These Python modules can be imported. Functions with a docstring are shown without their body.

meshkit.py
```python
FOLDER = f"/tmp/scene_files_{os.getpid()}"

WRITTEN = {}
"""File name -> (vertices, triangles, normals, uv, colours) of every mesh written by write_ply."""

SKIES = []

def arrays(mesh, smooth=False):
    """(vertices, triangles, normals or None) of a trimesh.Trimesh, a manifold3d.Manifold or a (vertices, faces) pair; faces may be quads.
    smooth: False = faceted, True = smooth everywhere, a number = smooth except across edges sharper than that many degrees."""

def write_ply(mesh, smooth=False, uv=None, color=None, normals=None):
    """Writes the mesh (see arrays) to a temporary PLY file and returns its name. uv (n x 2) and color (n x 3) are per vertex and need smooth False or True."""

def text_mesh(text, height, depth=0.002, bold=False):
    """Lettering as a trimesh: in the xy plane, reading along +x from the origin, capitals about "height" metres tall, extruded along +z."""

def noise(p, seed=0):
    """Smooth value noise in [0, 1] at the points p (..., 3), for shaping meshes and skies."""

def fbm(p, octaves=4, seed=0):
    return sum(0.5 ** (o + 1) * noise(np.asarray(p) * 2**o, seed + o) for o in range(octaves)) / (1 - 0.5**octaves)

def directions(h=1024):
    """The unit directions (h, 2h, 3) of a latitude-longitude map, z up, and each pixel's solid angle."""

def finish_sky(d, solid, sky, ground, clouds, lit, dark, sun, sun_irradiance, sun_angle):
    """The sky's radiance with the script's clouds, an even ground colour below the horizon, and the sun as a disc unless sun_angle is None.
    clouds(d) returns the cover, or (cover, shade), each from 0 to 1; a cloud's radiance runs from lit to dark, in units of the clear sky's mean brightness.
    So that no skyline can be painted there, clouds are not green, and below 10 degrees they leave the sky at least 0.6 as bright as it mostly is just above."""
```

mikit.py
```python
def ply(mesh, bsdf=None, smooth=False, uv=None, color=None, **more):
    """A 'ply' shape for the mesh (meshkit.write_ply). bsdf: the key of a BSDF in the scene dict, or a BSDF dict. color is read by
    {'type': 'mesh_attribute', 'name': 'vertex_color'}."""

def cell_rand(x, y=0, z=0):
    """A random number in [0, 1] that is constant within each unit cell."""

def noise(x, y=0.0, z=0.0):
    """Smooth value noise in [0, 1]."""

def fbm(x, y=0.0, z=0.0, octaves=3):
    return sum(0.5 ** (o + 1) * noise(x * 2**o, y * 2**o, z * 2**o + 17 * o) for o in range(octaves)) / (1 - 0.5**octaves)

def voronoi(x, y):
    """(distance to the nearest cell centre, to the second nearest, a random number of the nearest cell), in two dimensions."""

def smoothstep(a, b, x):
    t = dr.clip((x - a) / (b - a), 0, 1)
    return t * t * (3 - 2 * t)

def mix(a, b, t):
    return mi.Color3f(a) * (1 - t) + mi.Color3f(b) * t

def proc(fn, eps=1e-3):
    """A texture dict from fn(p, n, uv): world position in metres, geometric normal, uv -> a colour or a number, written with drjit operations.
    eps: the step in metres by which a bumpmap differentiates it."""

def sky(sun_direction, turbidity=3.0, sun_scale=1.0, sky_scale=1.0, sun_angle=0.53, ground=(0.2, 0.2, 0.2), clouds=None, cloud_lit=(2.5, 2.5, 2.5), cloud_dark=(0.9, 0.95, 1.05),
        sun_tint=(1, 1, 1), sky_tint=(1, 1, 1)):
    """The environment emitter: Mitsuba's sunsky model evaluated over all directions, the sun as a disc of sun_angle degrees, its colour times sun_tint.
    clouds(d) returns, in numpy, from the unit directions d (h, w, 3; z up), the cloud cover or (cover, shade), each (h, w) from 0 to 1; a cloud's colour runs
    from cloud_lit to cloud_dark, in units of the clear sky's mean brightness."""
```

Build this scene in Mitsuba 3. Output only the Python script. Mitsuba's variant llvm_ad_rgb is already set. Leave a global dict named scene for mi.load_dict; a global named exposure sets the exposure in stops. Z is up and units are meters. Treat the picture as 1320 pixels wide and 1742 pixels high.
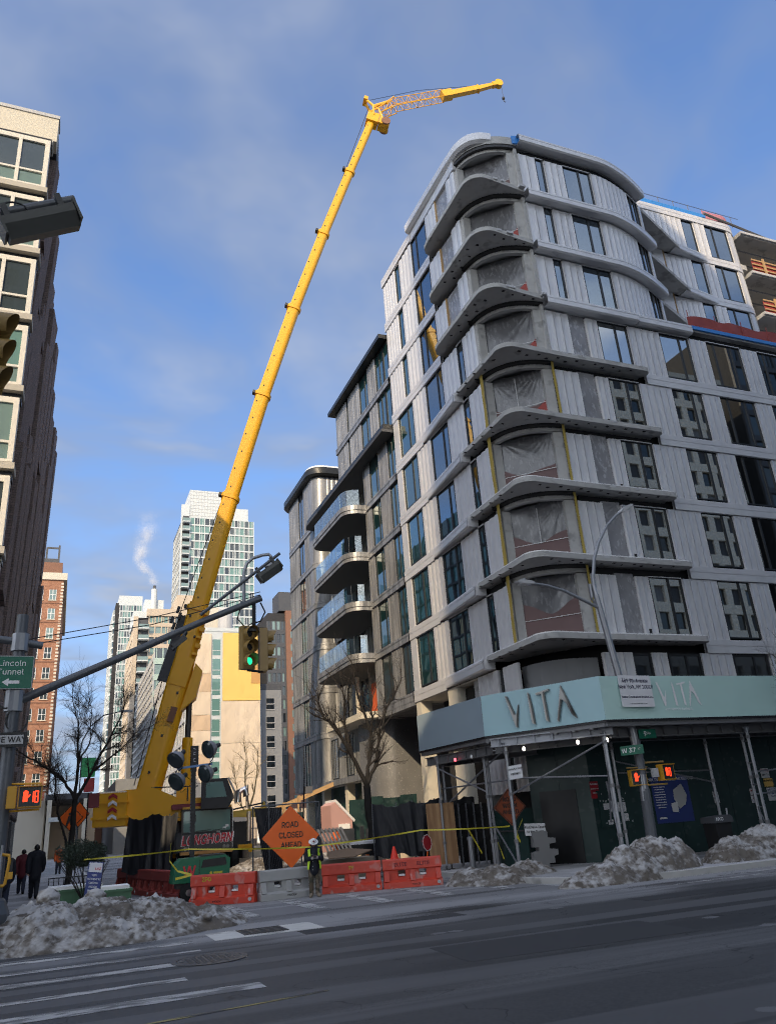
import math, random
import numpy as np, trimesh, mitsuba as mi, drjit as dr, mikit, meshkit, shapely
import shapely.geometry as sg
import manifold3d as m3
from mikit import noise, fbm, smoothstep, mix, voronoi, cell_rand
T = mi.ScalarTransform4f
scene, labels = {'type': 'scene'}, {}
exposure = 3.62

# ---------------------------------------------------------------- camera, sky
YAW, PITCH, ROLL = 0.402898, 0.378166, -0.074702
_f = np.array([math.sin(YAW) * math.cos(PITCH), math.cos(YAW) * math.cos(PITCH), math.sin(PITCH)])
_r0 = np.array([math.cos(YAW), -math.sin(YAW), 0.0])
_u = -_r0 * math.sin(ROLL) + np.cross(_r0, _f) * math.cos(ROLL)
EYE = np.array([0, 0, 1.9])
scene['camera'] = {'type': 'perspective', 'fov': 53.0, 'fov_axis': 'x', 'near_clip': 0.1, 'far_clip': 6000.0,
                   'to_world': T().look_at(EYE.tolist(), (EYE + _f).tolist(), _u.tolist())}
SUN = np.array([-1.0, -1.55, 1.0])


def clouds(d):
    q = d / np.maximum(d[..., 2:3], 0.06)
    a = q.copy()
    a[..., 2] = 0.0
    ang = 0.5
    x = a[..., 0] * math.cos(ang) + a[..., 1] * math.sin(ang)
    y = -a[..., 0] * math.sin(ang) + a[..., 1] * math.cos(ang)
    p = np.stack([x * 1.15, y * 1.45, 0 * x], -1)
    warp = meshkit.fbm(p * 0.9 + 3.1, 4, 5)[..., None] - 0.5
    n = meshkit.fbm(p * 1.15 + warp * 1.6, 6, 11)
    m = meshkit.fbm(p * 3.2 + warp * 2.0 + 7.0, 5, 23)
    c = np.clip((n * 0.62 + m * 0.38 - 0.38) / 0.34, 0, 1)
    low = np.clip(1.0 - d[..., 2] / 0.42, 0, 1)
    c = 0.14 + 0.72 * c * (1 - 0.2 * low) + 0.55 * low ** 1.2
    # thin cloud: brightness raised on unseen sunward side to fill shade, grey blue opposite
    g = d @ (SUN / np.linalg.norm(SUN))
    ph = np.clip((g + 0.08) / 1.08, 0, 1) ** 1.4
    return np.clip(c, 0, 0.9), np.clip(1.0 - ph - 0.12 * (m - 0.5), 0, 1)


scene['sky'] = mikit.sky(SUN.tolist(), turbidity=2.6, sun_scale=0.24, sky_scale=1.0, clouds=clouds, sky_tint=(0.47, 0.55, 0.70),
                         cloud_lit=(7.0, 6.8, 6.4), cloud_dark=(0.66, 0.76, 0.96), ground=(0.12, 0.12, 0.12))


# ---------------------------------------------------------------- naming
def numbered(key):
    if key not in scene and key not in labels:
        return key
    i = 1
    while f'{key}_{i:03d}' in scene or f'{key}_{i:03d}' in labels:
        i += 1
    return f'{key}_{i:03d}'


_next = {}


def _num(key):
    if key not in scene and key not in labels:
        return key
    i = _next.get(key, 0) + 1
    while f'{key}_{i:03d}' in scene or f'{key}_{i:03d}' in labels:
        i += 1
    _next[key] = i
    return f'{key}_{i:03d}'


def thing(name, label, cat, group=None):
    key = _num(name)
    labels[key] = {'label': label, 'category': cat}
    if group:
        labels[key]['group'] = group
    return key


def put(parent, name, geo, mat, smooth=False, label=None, kind=None, **more):
    """one entry of the scene: a part of parent, or a top-level object"""
    key = _num(parent + '__' + name if parent else name)
    if isinstance(geo, M):
        geo = geo.get()
    scene[key] = mikit.ply(geo, mat, smooth, **more)
    d = {}
    if label:
        d['label'] = label
    if kind:
        d['kind'] = kind
    if d:
        labels[key] = d
    return key


def single(name, geo, mat, label, cat, group=None, smooth=False, **more):
    key = _num(name)
    if isinstance(geo, M):
        geo = geo.get()
    scene[key] = mikit.ply(geo, mat, smooth, **more)
    labels[key] = {'label': label, 'category': cat}
    if group:
        labels[key]['group'] = group
    return key


def struct(name, geo, mat, smooth=False, kind='structure', **more):
    key = _num(name)
    if isinstance(geo, M):
        geo = geo.get()
    scene[key] = mikit.ply(geo, mat, smooth, **more)
    labels[key] = {'kind': kind}
    return key


# ---------------------------------------------------------------- geometry
BOXF = np.array([[0, 2, 3], [0, 3, 1], [4, 5, 7], [4, 7, 6], [0, 1, 5], [0, 5, 4], [2, 6, 7], [2, 7, 3], [0, 4, 6], [0, 6, 2], [1, 3, 7], [1, 7, 5]])[:, ::-1]


def unit(v):
    v = np.asarray(v, float)
    return v / np.linalg.norm(v)


class M:
    """a growing mesh"""

    def __init__(self):
        self.v, self.f, self.n = [], [], 0

    def add(self, v, f):
        v, f = np.asarray(v, float), np.asarray(f, int)
        if f.shape[1] == 4:
            f = np.vstack([f[:, [0, 1, 2]], f[:, [0, 2, 3]]])
        self.v.append(v)
        self.f.append(f + self.n)
        self.n += len(v)
        return self

    def mesh(self, m):
        return self.add(m.vertices, m.faces)

    def box(self, x0, x1, y0, y1, z0, z1):
        x0, x1, y0, y1, z0, z1 = min(x0, x1), max(x0, x1), min(y0, y1), max(y0, y1), min(z0, z1), max(z0, z1)
        return self.add([(x, y, z) for x in (x0, x1) for y in (y0, y1) for z in (z0, z1)], BOXF)

    def obox(self, c, right, up, w, h, d):
        """box centred at c, w along right, h along up, d along right x up"""
        r, u = unit(right), unit(up)
        n = np.cross(r, u)
        c = np.asarray(c, float)
        return self.add([c + r * w * a + u * h * b + n * d * e for a in (-.5, .5) for b in (-.5, .5) for e in (-.5, .5)], BOXF)

    def tube(self, path, r, n=8, cap=True):
        p = np.asarray(path, float)
        r = np.broadcast_to(np.asarray(r, float), (len(p),))
        t = np.gradient(p, axis=0) if len(p) > 2 else np.array([p[1] - p[0]] * 2)
        t /= np.linalg.norm(t, axis=1, keepdims=True) + 1e-12
        a = np.cross(t[0], [0, 0, 1.0] if abs(t[0][2]) < .9 else [1.0, 0, 0])
        ang = np.arange(n) * 2 * np.pi / n
        vs = []
        for i in range(len(p)):
            a = a - t[i] * (a @ t[i])
            a /= np.linalg.norm(a) + 1e-12
            b = np.cross(t[i], a)
            vs.append(p[i] + r[i] * (np.cos(ang)[:, None] * a + np.sin(ang)[:, None] * b))
        vs = np.vstack(vs)
        k = np.arange(n)
        f = []
        for i in range(len(p) - 1):
            q = i * n
            f.append(np.stack([q + k, q + (k + 1) % n, q + n + (k + 1) % n, q + n + k], 1))
        f = np.vstack(f)
        f = np.vstack([f[:, [0, 1, 2]], f[:, [0, 2, 3]]])
        if cap:
            c0, c1 = len(vs), len(vs) + 1
            vs = np.vstack([vs, p[:1], p[-1:]])
            f = np.vstack([f, np.stack([(k + 1) % n, k, k * 0 + c0], 1), np.stack([(len(p) - 1) * n + k, (len(p) - 1) * n + (k + 1) % n, k * 0 + c1], 1)])
        return self.add(vs, f)

    def prism(self, pts, z0, z1):
        """vertical extrusion of a plan polygon"""
        m = trimesh.creation.extrude_polygon(sg.Polygon(pts).buffer(0), z1 - z0, engine='earcut')
        v = np.array(m.vertices)
        v[:, 2] += z0
        return self.add(v, m.faces)

    def slab(self, poly, origin, right, up, d):
        """2D polygon (right, up) extruded by d along right x up from origin"""
        if not hasattr(poly, 'exterior'):
            poly = sg.Polygon(poly)
        m = trimesh.creation.extrude_polygon(poly, d, engine='earcut')
        return self.local(m, origin, right, up)

    def local(self, m, origin, right, up):
        r, u = unit(right), unit(up)
        n = np.cross(r, u)
        v = np.asarray(m.vertices)
        return self.add(np.asarray(origin, float) + v[:, :1] * r + v[:, 1:2] * u + v[:, 2:3] * n, m.faces)

    def quad(self, a, b, c, d):
        return self.add([a, b, c, d], [[0, 1, 2], [0, 2, 3]])

    def grid(self, P, flip=False):
        """P (m, n, 3)"""
        m, n = P.shape[:2]
        i = np.arange(m * n).reshape(m, n)
        f = np.stack([i[:-1, :-1], i[1:, :-1], i[1:, 1:], i[:-1, 1:]], -1).reshape(-1, 4)
        return self.add(P.reshape(-1, 3), f[:, ::-1] if flip else f)

    def lathe(self, prof, origin=(0, 0, 0), axis=(0, 0, 1), n=16):
        """prof: (radius, height) along the axis"""
        ax = unit(axis)
        a = np.cross(ax, [0, 0, 1.0] if abs(ax[2]) < .9 else [1.0, 0, 0])
        a = unit(a)
        b = np.cross(ax, a)
        t = np.arange(n + 1) * 2 * np.pi / n
        P = np.array([[np.asarray(origin) + ax * h + r * (math.cos(q) * a + math.sin(q) * b) for q in t] for r, h in prof])
        return self.grid(P, True)

    def get(self):
        return (np.vstack(self.v), np.vstack(self.f))


def B(*a):
    return M().box(*a)


def text(s, h, origin, right, up, depth=0.004, bold=False, center=True, sx=1.0, slant=0.0):
    m = meshkit.text_mesh(s, h, depth, bold)
    v = np.array(m.vertices)
    if center:
        v[:, 0] -= (v[:, 0].min() + v[:, 0].max()) / 2
    v[:, 0] = v[:, 0] * sx + v[:, 1] * slant
    m.vertices = v
    return M().local(m, origin, right, up)


def rrect(w, h, r):
    return sg.box(-w / 2 + r, -h / 2 + r, w / 2 - r, h / 2 - r).buffer(r, quad_segs=4)


def hull(points_r, seg=10):
    """manifold hull of spheres [(x,y,z,r), ...]"""
    return m3.Manifold.batch_hull([m3.Manifold.sphere(r, seg).translate((x, y, z)) for x, y, z, r in points_r])


def blob(chains, edge=0.04, it=8, seg=12):
    """union of hull chains, refined and smoothed -> trimesh"""
    parts = []
    for ch in chains:
        for a, b in zip(ch[:-1], ch[1:]):
            parts.append(hull([a, b], seg))
        if len(ch) == 1:
            parts.append(m3.Manifold.sphere(ch[0][3], seg).translate(ch[0][:3]))
    m = m3.Manifold.batch_boolean(parts, m3.OpType.Add).refine_to_length(edge).to_mesh()
    t = trimesh.Trimesh(m.vert_properties[:, :3], m.tri_verts, process=True)
    trimesh.smoothing.filter_taubin(t, iterations=it)
    return t


def ease(t):
    return t * t * (3 - 2 * t)
# ---------------------------------------------------------------- materials
def lin(h):
    c = np.array([int(h[i:i + 2], 16) for i in (1, 3, 5)]) / 255.0
    return np.where(c < .04045, c / 12.92, ((c + .055) / 1.055) ** 2.4).tolist()


def rgb(c):
    return {'type': 'rgb', 'value': lin(c) if isinstance(c, str) else [float(x) for x in c]}


def mat(name, color, rough=0.5, metal=0.0, spec=0.5, **more):
    c = color if isinstance(color, dict) else rgb(color)
    scene[name] = {'type': 'twosided', 'b': {'type': 'principled', 'base_color': c, 'roughness': rough, 'metallic': metal, 'specular': spec, **more}}
    return name


def f_panel(p, n, uv):
    a = fbm(p.x * 0.7 + p.y * 0.7, p.z * 0.35, 0, 3)
    c = cell_rand(dr.floor((p.x + p.y) * 0.43), dr.floor((p.z - 8.08) / 3.2), 0)
    st = smoothstep(0.62, 0.8, fbm(p.x * 2.5 + p.y * 2.5, p.z * 0.6, 6, 3))
    return mix((0.56, 0.557, 0.565), (0.66, 0.655, 0.65), a * 0.5 + c * 0.5) * (1 - 0.06 * st)


def f_dark(p, n, uv):
    s = fbm(p.x * 5 + p.y * 5, p.z * 0.35, 2, 3)
    k = noise(p.x * 14 + p.y * 14, p.z * 0.8, 7)
    return mix((0.185, 0.186, 0.188), (0.345, 0.346, 0.348), smoothstep(0.25, 0.8, s * 0.7 + k * 0.3))


def f_conc(p, n, uv):
    a = fbm(p.x * 0.9, p.y * 0.9, p.z * 1.6, 4)
    b = fbm(p.x * 7, p.y * 7, p.z * 7 + 3, 3)
    g = mix((0.31, 0.305, 0.29), (0.46, 0.455, 0.435), a * 0.6 + b * 0.4)
    return g * (1 - 0.35 * smoothstep(0.58, 0.75, fbm(p.x * 2.2 + 9, p.y * 2.2, p.z * 2.2, 3)))


def f_asphalt(p, n, uv):
    a = fbm(p.x * 0.5, p.y * 0.9, 0, 4)
    tr = fbm(p.x * 0.06 + 0.03 * p.y, p.y * 0.8 - 0.02 * p.x, 5, 4)
    wet = smoothstep(0.50, 0.62, fbm(p.x * 0.10, p.y * 0.42, 31, 4))
    g = noise(p.x * 60, p.y * 60, 0) * 0.5 + noise(p.x * 28, p.y * 28, 3) * 0.5
    base = mix((0.027, 0.0275, 0.029), (0.050, 0.0495, 0.050), a * 0.55 + g * 0.45)
    base = base * (1 - 0.45 * wet)
    # dried road salt: streaks along the avenue near the kerb, film over the side street
    kerb = smoothstep(14.5, 18.6, p.y + 1.2 * (fbm(p.x * 0.35, p.y * 0.3, 9, 3) - 0.5) * 2)
    st = smoothstep(0.46, 0.64, tr + 0.32 * (kerb - 0.55) + 0.05 * g)
    c = mix(base, (0.22, 0.22, 0.225), dr.clip(st * (0.30 + 0.6 * kerb), 0, 1))
    crack = dr.abs(fbm(p.x * 0.55, p.y * 0.75, 21, 4) - 0.5)
    c = c * (1 - 0.5 * (1 - smoothstep(0.0, 0.006, crack)))
    d1, d2, w = voronoi(p.x * 0.55 + 0.3, p.y * 0.8)
    spot = (1 - smoothstep(0.08, 0.10, d1 + 0.05 * (noise(p.x * 9, p.y * 9) - 0.5))) * dr.select(w > 0.8, 1.0, 0.0)
    track = smoothstep(0.50, 0.60, fbm(p.x * 0.035 + 7, p.y * 1.5 + 0.04 * p.x, 13, 4))
    c = mix(c, (0.085, 0.085, 0.088), track * 0.55)
    return mix(c, (0.13, 0.13, 0.135), spot * 0.6)


def f_walk(p, n, uv):
    a = fbm(p.x * 0.8, p.y * 0.8, 0, 4)
    g = noise(p.x * 40, p.y * 40, 0)
    s = smoothstep(0.5, 0.68, fbm(p.x * 0.6, p.y * 0.9, 14, 4))
    c = mix((0.17, 0.17, 0.172), (0.27, 0.27, 0.27), a * 0.7 + g * 0.3)
    return mix(c, (0.36, 0.36, 0.375), s * 0.55)


def f_paint(p, n, uv):
    w = smoothstep(0.40, 0.60, fbm(p.x * 2.2, p.y * 9, 3, 4))
    return mix((0.31, 0.31, 0.305), (0.07, 0.07, 0.072), w * 0.85)


def f_snow(p, n, uv):
    a = fbm(p.x * 2.0, p.y * 2.0, p.z * 3.0, 4)
    b = fbm(p.x * 9, p.y * 9, p.z * 9 + 5, 3)
    up = dr.clip(n.z, 0, 1)
    d = smoothstep(0.30, 0.62, a * 0.55 + b * 0.5 - 0.08 * (up - 0.6) - 0.10 * smoothstep(0.35, 1.1, p.z))
    c = mix((0.41, 0.405, 0.40), (0.11, 0.093, 0.075), d * 0.96)
    return mix(c, (0.07, 0.06, 0.05), smoothstep(0.6, 0.72, b) * 0.65)


def f_brick(p, n, uv):
    u = p.x + p.y
    row = dr.floor(p.z / 0.085)
    x = (u + dr.select((row - 2 * dr.floor(row / 2)) > 0.5, 0.115, 0.0)) / 0.23
    m = smoothstep(0.02, 0.05, dr.minimum(x - dr.floor(x), 1 - (x - dr.floor(x)))) * smoothstep(0.06, 0.14, dr.minimum(p.z / 0.085 - row, 1 - (p.z / 0.085 - row)))
    r = cell_rand(dr.floor(x), row, 3)
    a = fbm(u * 0.6, p.z * 0.6, 1, 3)
    c = mix((0.105, 0.074, 0.066), (0.20, 0.145, 0.128), r * 0.6 + a * 0.4)
    return mix((0.06, 0.052, 0.05), c, m)


def f_redbrick(p, n, uv):
    a = fbm(p.x * 1.2, p.y * 1.2, p.z * 0.9, 4)
    b = cell_rand(dr.floor((p.x + p.y) / 0.35), dr.floor(p.z / 0.16), 1)
    return mix((0.20, 0.085, 0.05), (0.40, 0.21, 0.13), a * 0.6 + b * 0.4)


def f_canvas(p, n, uv):
    a = fbm(p.x * 0.4, p.y, p.z * 0.12, 4)
    b = fbm(p.x * 3.0, p.y, p.z * 0.25, 3)
    return mix((0.50, 0.40, 0.285), (0.68, 0.56, 0.42), a * 0.6 + b * 0.4)


def f_plastic(p, n, uv):
    u = p.x * 0.7 - p.y * 0.7
    a = fbm(u * 1.3, p.z * 1.1, p.x, 3)
    s = smoothstep(0.56, 0.74, fbm(u * 11 + p.z * 2.0, p.z * 3.5 - u * 4.0, 3, 3))  # pale streaks paint the sheen of the wrinkles into the colour
    return mix(mix((0.15, 0.147, 0.153), (0.30, 0.30, 0.31), a), (0.50, 0.50, 0.51), s * 0.45)


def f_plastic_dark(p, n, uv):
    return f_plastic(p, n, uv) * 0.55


def f_tarp(p, n, uv):
    a = fbm(p.x * 1.1, p.y * 1.1, p.z * 1.1, 3)
    return mix((0.40, 0.58, 0.535), (0.44, 0.62, 0.57), a)


def f_yellow(p, n, uv):
    a = fbm(p.x * 1.5, p.y * 1.5, p.z * 0.7, 4)
    return mix((0.68, 0.335, 0.008), (0.80, 0.42, 0.014), a)


def f_red(p, n, uv):
    a = fbm(p.x * 2.5, p.y * 2.5, p.z * 2.5, 4)
    s = smoothstep(0.60, 0.74, fbm(p.x * 6, p.y * 6, p.z * 3 + 4, 3)) * (1 - 0.6 * smoothstep(0.3, 0.8, p.z))
    return mix(mix((0.42, 0.035, 0.018), (0.60, 0.06, 0.03), a), (0.45, 0.33, 0.30), s * 0.6)


def f_wood(p, n, uv):
    a = fbm(p.x * 9 + p.y * 9, p.z * 0.7, 0, 4)
    return mix((0.24, 0.13, 0.06), (0.40, 0.24, 0.12), smoothstep(0.2, 0.8, a))


def f_bark(p, n, uv):
    a = fbm(p.x * 14, p.y * 14, p.z * 5, 3)
    return mix((0.006, 0.0055, 0.005), (0.020, 0.017, 0.015), a)


def f_green(p, n, uv):
    a = fbm(p.x * 1.2, p.y * 1.2, p.z * 1.2, 4)
    s = smoothstep(0.62, 0.74, fbm(p.x * 5, p.y * 5, p.z * 5, 3))
    return mix(mix((0.008, 0.028, 0.026), (0.016, 0.045, 0.042), a), (0.06, 0.08, 0.08), s * 0.4)


def f_camo(p, n, uv):
    a = fbm(p.x * 9, p.y * 9, p.z * 7, 2)
    return dr.select(a > 0.55, mi.Color3f(0.10, 0.075, 0.05), dr.select(a > 0.43, mi.Color3f(0.05, 0.05, 0.035), mi.Color3f(0.16, 0.12, 0.09)))


def f_granite(p, n, uv):
    a = fbm(p.x * 1.3, p.y * 1.3, p.z * 1.3, 3)
    s = noise(p.x * 26, p.y * 26, p.z * 26)
    return mix(mix((0.15, 0.15, 0.153), (0.23, 0.23, 0.232), a), (0.5, 0.5, 0.5), smoothstep(0.80, 0.9, s))


P = mikit.proc
mat('granite', P(f_granite), 0.35, 0.15)
mat('tealgrey', (0.24, 0.30, 0.34), 0.6, sheen=0.3)
mat('tealblue', (0.33, 0.50, 0.53), 0.6, sheen=0.3)
mat('letterchrome', (0.11, 0.112, 0.112), 0.08, 1.0)
mat('navyink', (0.012, 0.014, 0.05), 0.5)
mat('whiteplastic', (0.34, 0.34, 0.33), 0.5)
mat('redfaded', (0.30, 0.055, 0.045), 0.6)
mat('palewood', (0.36, 0.31, 0.25), 0.85)
mat('cardboard', (0.17, 0.115, 0.075), 0.85)
mat('shopgreen', (0.05, 0.36, 0.12), 0.6)
mat('darkorange', (0.22, 0.045, 0.012), 0.5)
mat('stonepale', (0.78, 0.72, 0.60), 0.85)
mat('shedgrey', (0.20, 0.20, 0.20), 0.6)
mat('rendergreen', (0.17, 0.21, 0.18), 0.8)
mat('panel', P(f_panel), 0.42, 0.25)
mat('panel_dark', P(f_dark), 0.40, 0.40)
mat('concrete', P(f_conc), 0.85)
mat('asphalt', P(f_asphalt), 0.62)
mat('walk', P(f_walk), 0.75)
mat('paint', P(f_paint), 0.7)
mat('snow', P(f_snow), 0.75, spec=0.35)
mat('brick', P(f_brick), 0.8)
mat('redbrick', P(f_redbrick), 0.85)
mat('canvas', P(f_canvas), 0.85)
mat('plastic', P(f_plastic), 0.28, spec=0.6)
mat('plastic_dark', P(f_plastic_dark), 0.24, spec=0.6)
mat('tealcloth', P(f_tarp), 0.6, sheen=0.3)
mat('yellow', (0.74, 0.375, 0.010), 0.42)
mat('red', P(f_red), 0.42)
mat('wood', P(f_wood), 0.7)
mat('bark', P(f_bark), 0.9)
mat('greenboard', P(f_green), 0.45)
mat('camo', P(f_camo), 0.9)
for name, c, r, m in [
    ('black', (0.012, 0.012, 0.013), 0.5, 0), ('frame', (0.022, 0.024, 0.026), 0.4, 0.3), ('core', (0.03, 0.03, 0.032), 0.9, 0),
    ('tarp', (0.010, 0.011, 0.015), 0.55, 0), ('white', (0.72, 0.72, 0.71), 0.5, 0), ('offwhite', (0.55, 0.54, 0.50), 0.55, 0), ('greywhite', (0.42, 0.42, 0.42), 0.5, 0),
    ('galv', (0.30, 0.31, 0.33), 0.42, 0.75), ('polegrey', (0.10, 0.108, 0.12), 0.45, 0.3), ('greybox', (0.075, 0.078, 0.072), 0.5, 0.1), ('lampgrey', (0.25, 0.26, 0.28), 0.4, 0.3),
    ('signal', (0.27, 0.17, 0.05), 0.45, 0), ('signalyellow', (0.52, 0.27, 0.02), 0.45, 0), ('signgreen', (0.0, 0.115, 0.065), 0.4, 0), ('orange', (0.85, 0.14, 0.012), 0.45, 0),
    ('dullorange', (0.55, 0.10, 0.02), 0.5, 0), ('stopred', (0.33, 0.015, 0.02), 0.4, 0), ('conered', (0.75, 0.04, 0.02), 0.45, 0), ('navy', (0.02, 0.035, 0.16), 0.45, 0), ('blueprint', (0.025, 0.045, 0.19), 0.5, 0),
    ('paper', (0.62, 0.62, 0.63), 0.7, 0), ('rednet', (0.28, 0.05, 0.04), 0.7, 0), ('darknet', (0.135, 0.082, 0.078), 0.7, 0), ('insul', (0.36, 0.27, 0.06), 0.9, 0), ('bluetarp', (0.03, 0.20, 0.55), 0.5, 0),
    ('cream', (0.55, 0.51, 0.42), 0.75, 0), ('palesill', (0.42, 0.39, 0.33), 0.8, 0), ('bayframe', (0.60, 0.57, 0.50), 0.6, 0), ('beige', (0.46, 0.38, 0.29), 0.8, 0), ('canvas_dark', (0.52, 0.38, 0.25), 0.85, 0), ('ochre', (0.72, 0.47, 0.13), 0.8, 0), ('ochre_dark', (0.50, 0.27, 0.09), 0.8, 0),
    ('towerwhite', (0.50, 0.53, 0.53), 0.6, 0), ('greywall', (0.20, 0.205, 0.21), 0.7, 0), ('palegreen', (0.36, 0.47, 0.42), 0.4, 0), ('blind', (0.30, 0.42, 0.37), 0.5, 0), ('slate', (0.055, 0.058, 0.065), 0.6, 0), ('rustbrick', (0.20, 0.10, 0.065), 0.8, 0),
    ('maroon', (0.16, 0.012, 0.02), 0.5, 0), ('letterred', (0.55, 0.015, 0.03), 0.4, 0), ('gengreen', (0.0, 0.125, 0.055), 0.4, 0), ('chassis', (0.022, 0.022, 0.024), 0.5, 0), ('cabgrey', (0.055, 0.053, 0.050), 0.4, 0.2), ('steel', (0.45, 0.45, 0.46), 0.3, 0.9), ('chrome', (0.75, 0.75, 0.76), 0.12, 1.0),
    ('barblue', (0.14, 0.26, 0.48), 0.45, 0), ('tape', (0.50, 0.43, 0.03), 0.5, 0), ('lime', (0.50, 0.75, 0.04), 0.6, 0), ('coat', (0.008, 0.010, 0.018), 0.8, 0), ('skin', (0.35, 0.20, 0.14), 0.6, 0), ('glove', (0.36, 0.34, 0.33), 0.8, 0), ('jean', (0.02, 0.025, 0.045), 0.9, 0), ('wine', (0.09, 0.010, 0.018), 0.8, 0), ('boot', (0.20, 0.16, 0.12), 0.8, 0),
    ('leaf', (0.018, 0.030, 0.018), 0.7, 0), ('paletree', (0.42, 0.30, 0.14), 0.8, 0), ('twig', (0.05, 0.040, 0.034), 0.9, 0), ('twigdark', (0.022, 0.018, 0.016), 0.9, 0), ('planter', (0.055, 0.13, 0.07), 0.6, 0), ('rubber', (0.012, 0.012, 0.012), 0.8, 0), ('ply', (0.42, 0.27, 0.13), 0.8, 0), ('debris', (0.22, 0.19, 0.15), 0.9, 0),
    ('pink', (0.45, 0.27, 0.25), 0.8, 0), ('pinknet', (0.45, 0.18, 0.22), 0.8, 0), ('yellowpaint', (0.50, 0.36, 0.08), 0.8, 0), ('iron', (0.06, 0.06, 0.062), 0.5, 0.4), ('shedsteel', (0.16, 0.16, 0.165), 0.5, 0.3), ('steelbeam', (0.36, 0.37, 0.39), 0.6, 0.1),
]:
    mat(name, c, r, m)


def glass(name, refl, tint, body, w):
    """coated facade glass seen from outside: mirror coat over a dark room"""
    scene[name] = {'type': 'twosided', 'b': {'type': 'blendbsdf', 'weight': w, 'a': {'type': 'principled', 'base_color': rgb(body), 'roughness': 0.25, 'specular': 0.5},
                                             'c': {'type': 'conductor', 'specular_reflectance': rgb(tint), 'material': 'none'}}}


glass('glass', 0, (0.68, 0.86, 0.96), (0.006, 0.010, 0.012), 0.86)
glass('glass_ave', 0, (0.88, 0.90, 0.84), (0.006, 0.010, 0.012), 0.92)
glass('glass_teal', 0, (0.72, 1.0, 0.98), (0.03, 0.12, 0.115), 0.80)
glass('glass_aqua', 0, (0.8, 1.0, 1.0), (0.16, 0.46, 0.44), 0.40)
glass('glass_dark', 0, (0.6, 0.75, 0.80), (0.005, 0.007, 0.008), 0.45)
glass('glass_pale', 0, (0.75, 0.88, 0.90), (0.20, 0.30, 0.28), 0.35)
glass('glass_green', 0, (0.75, 0.92, 0.90), (0.15, 0.29, 0.26), 0.30)
glass('glass_grey', 0, (0.62, 0.72, 0.76), (0.045, 0.065, 0.07), 0.40)
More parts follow.
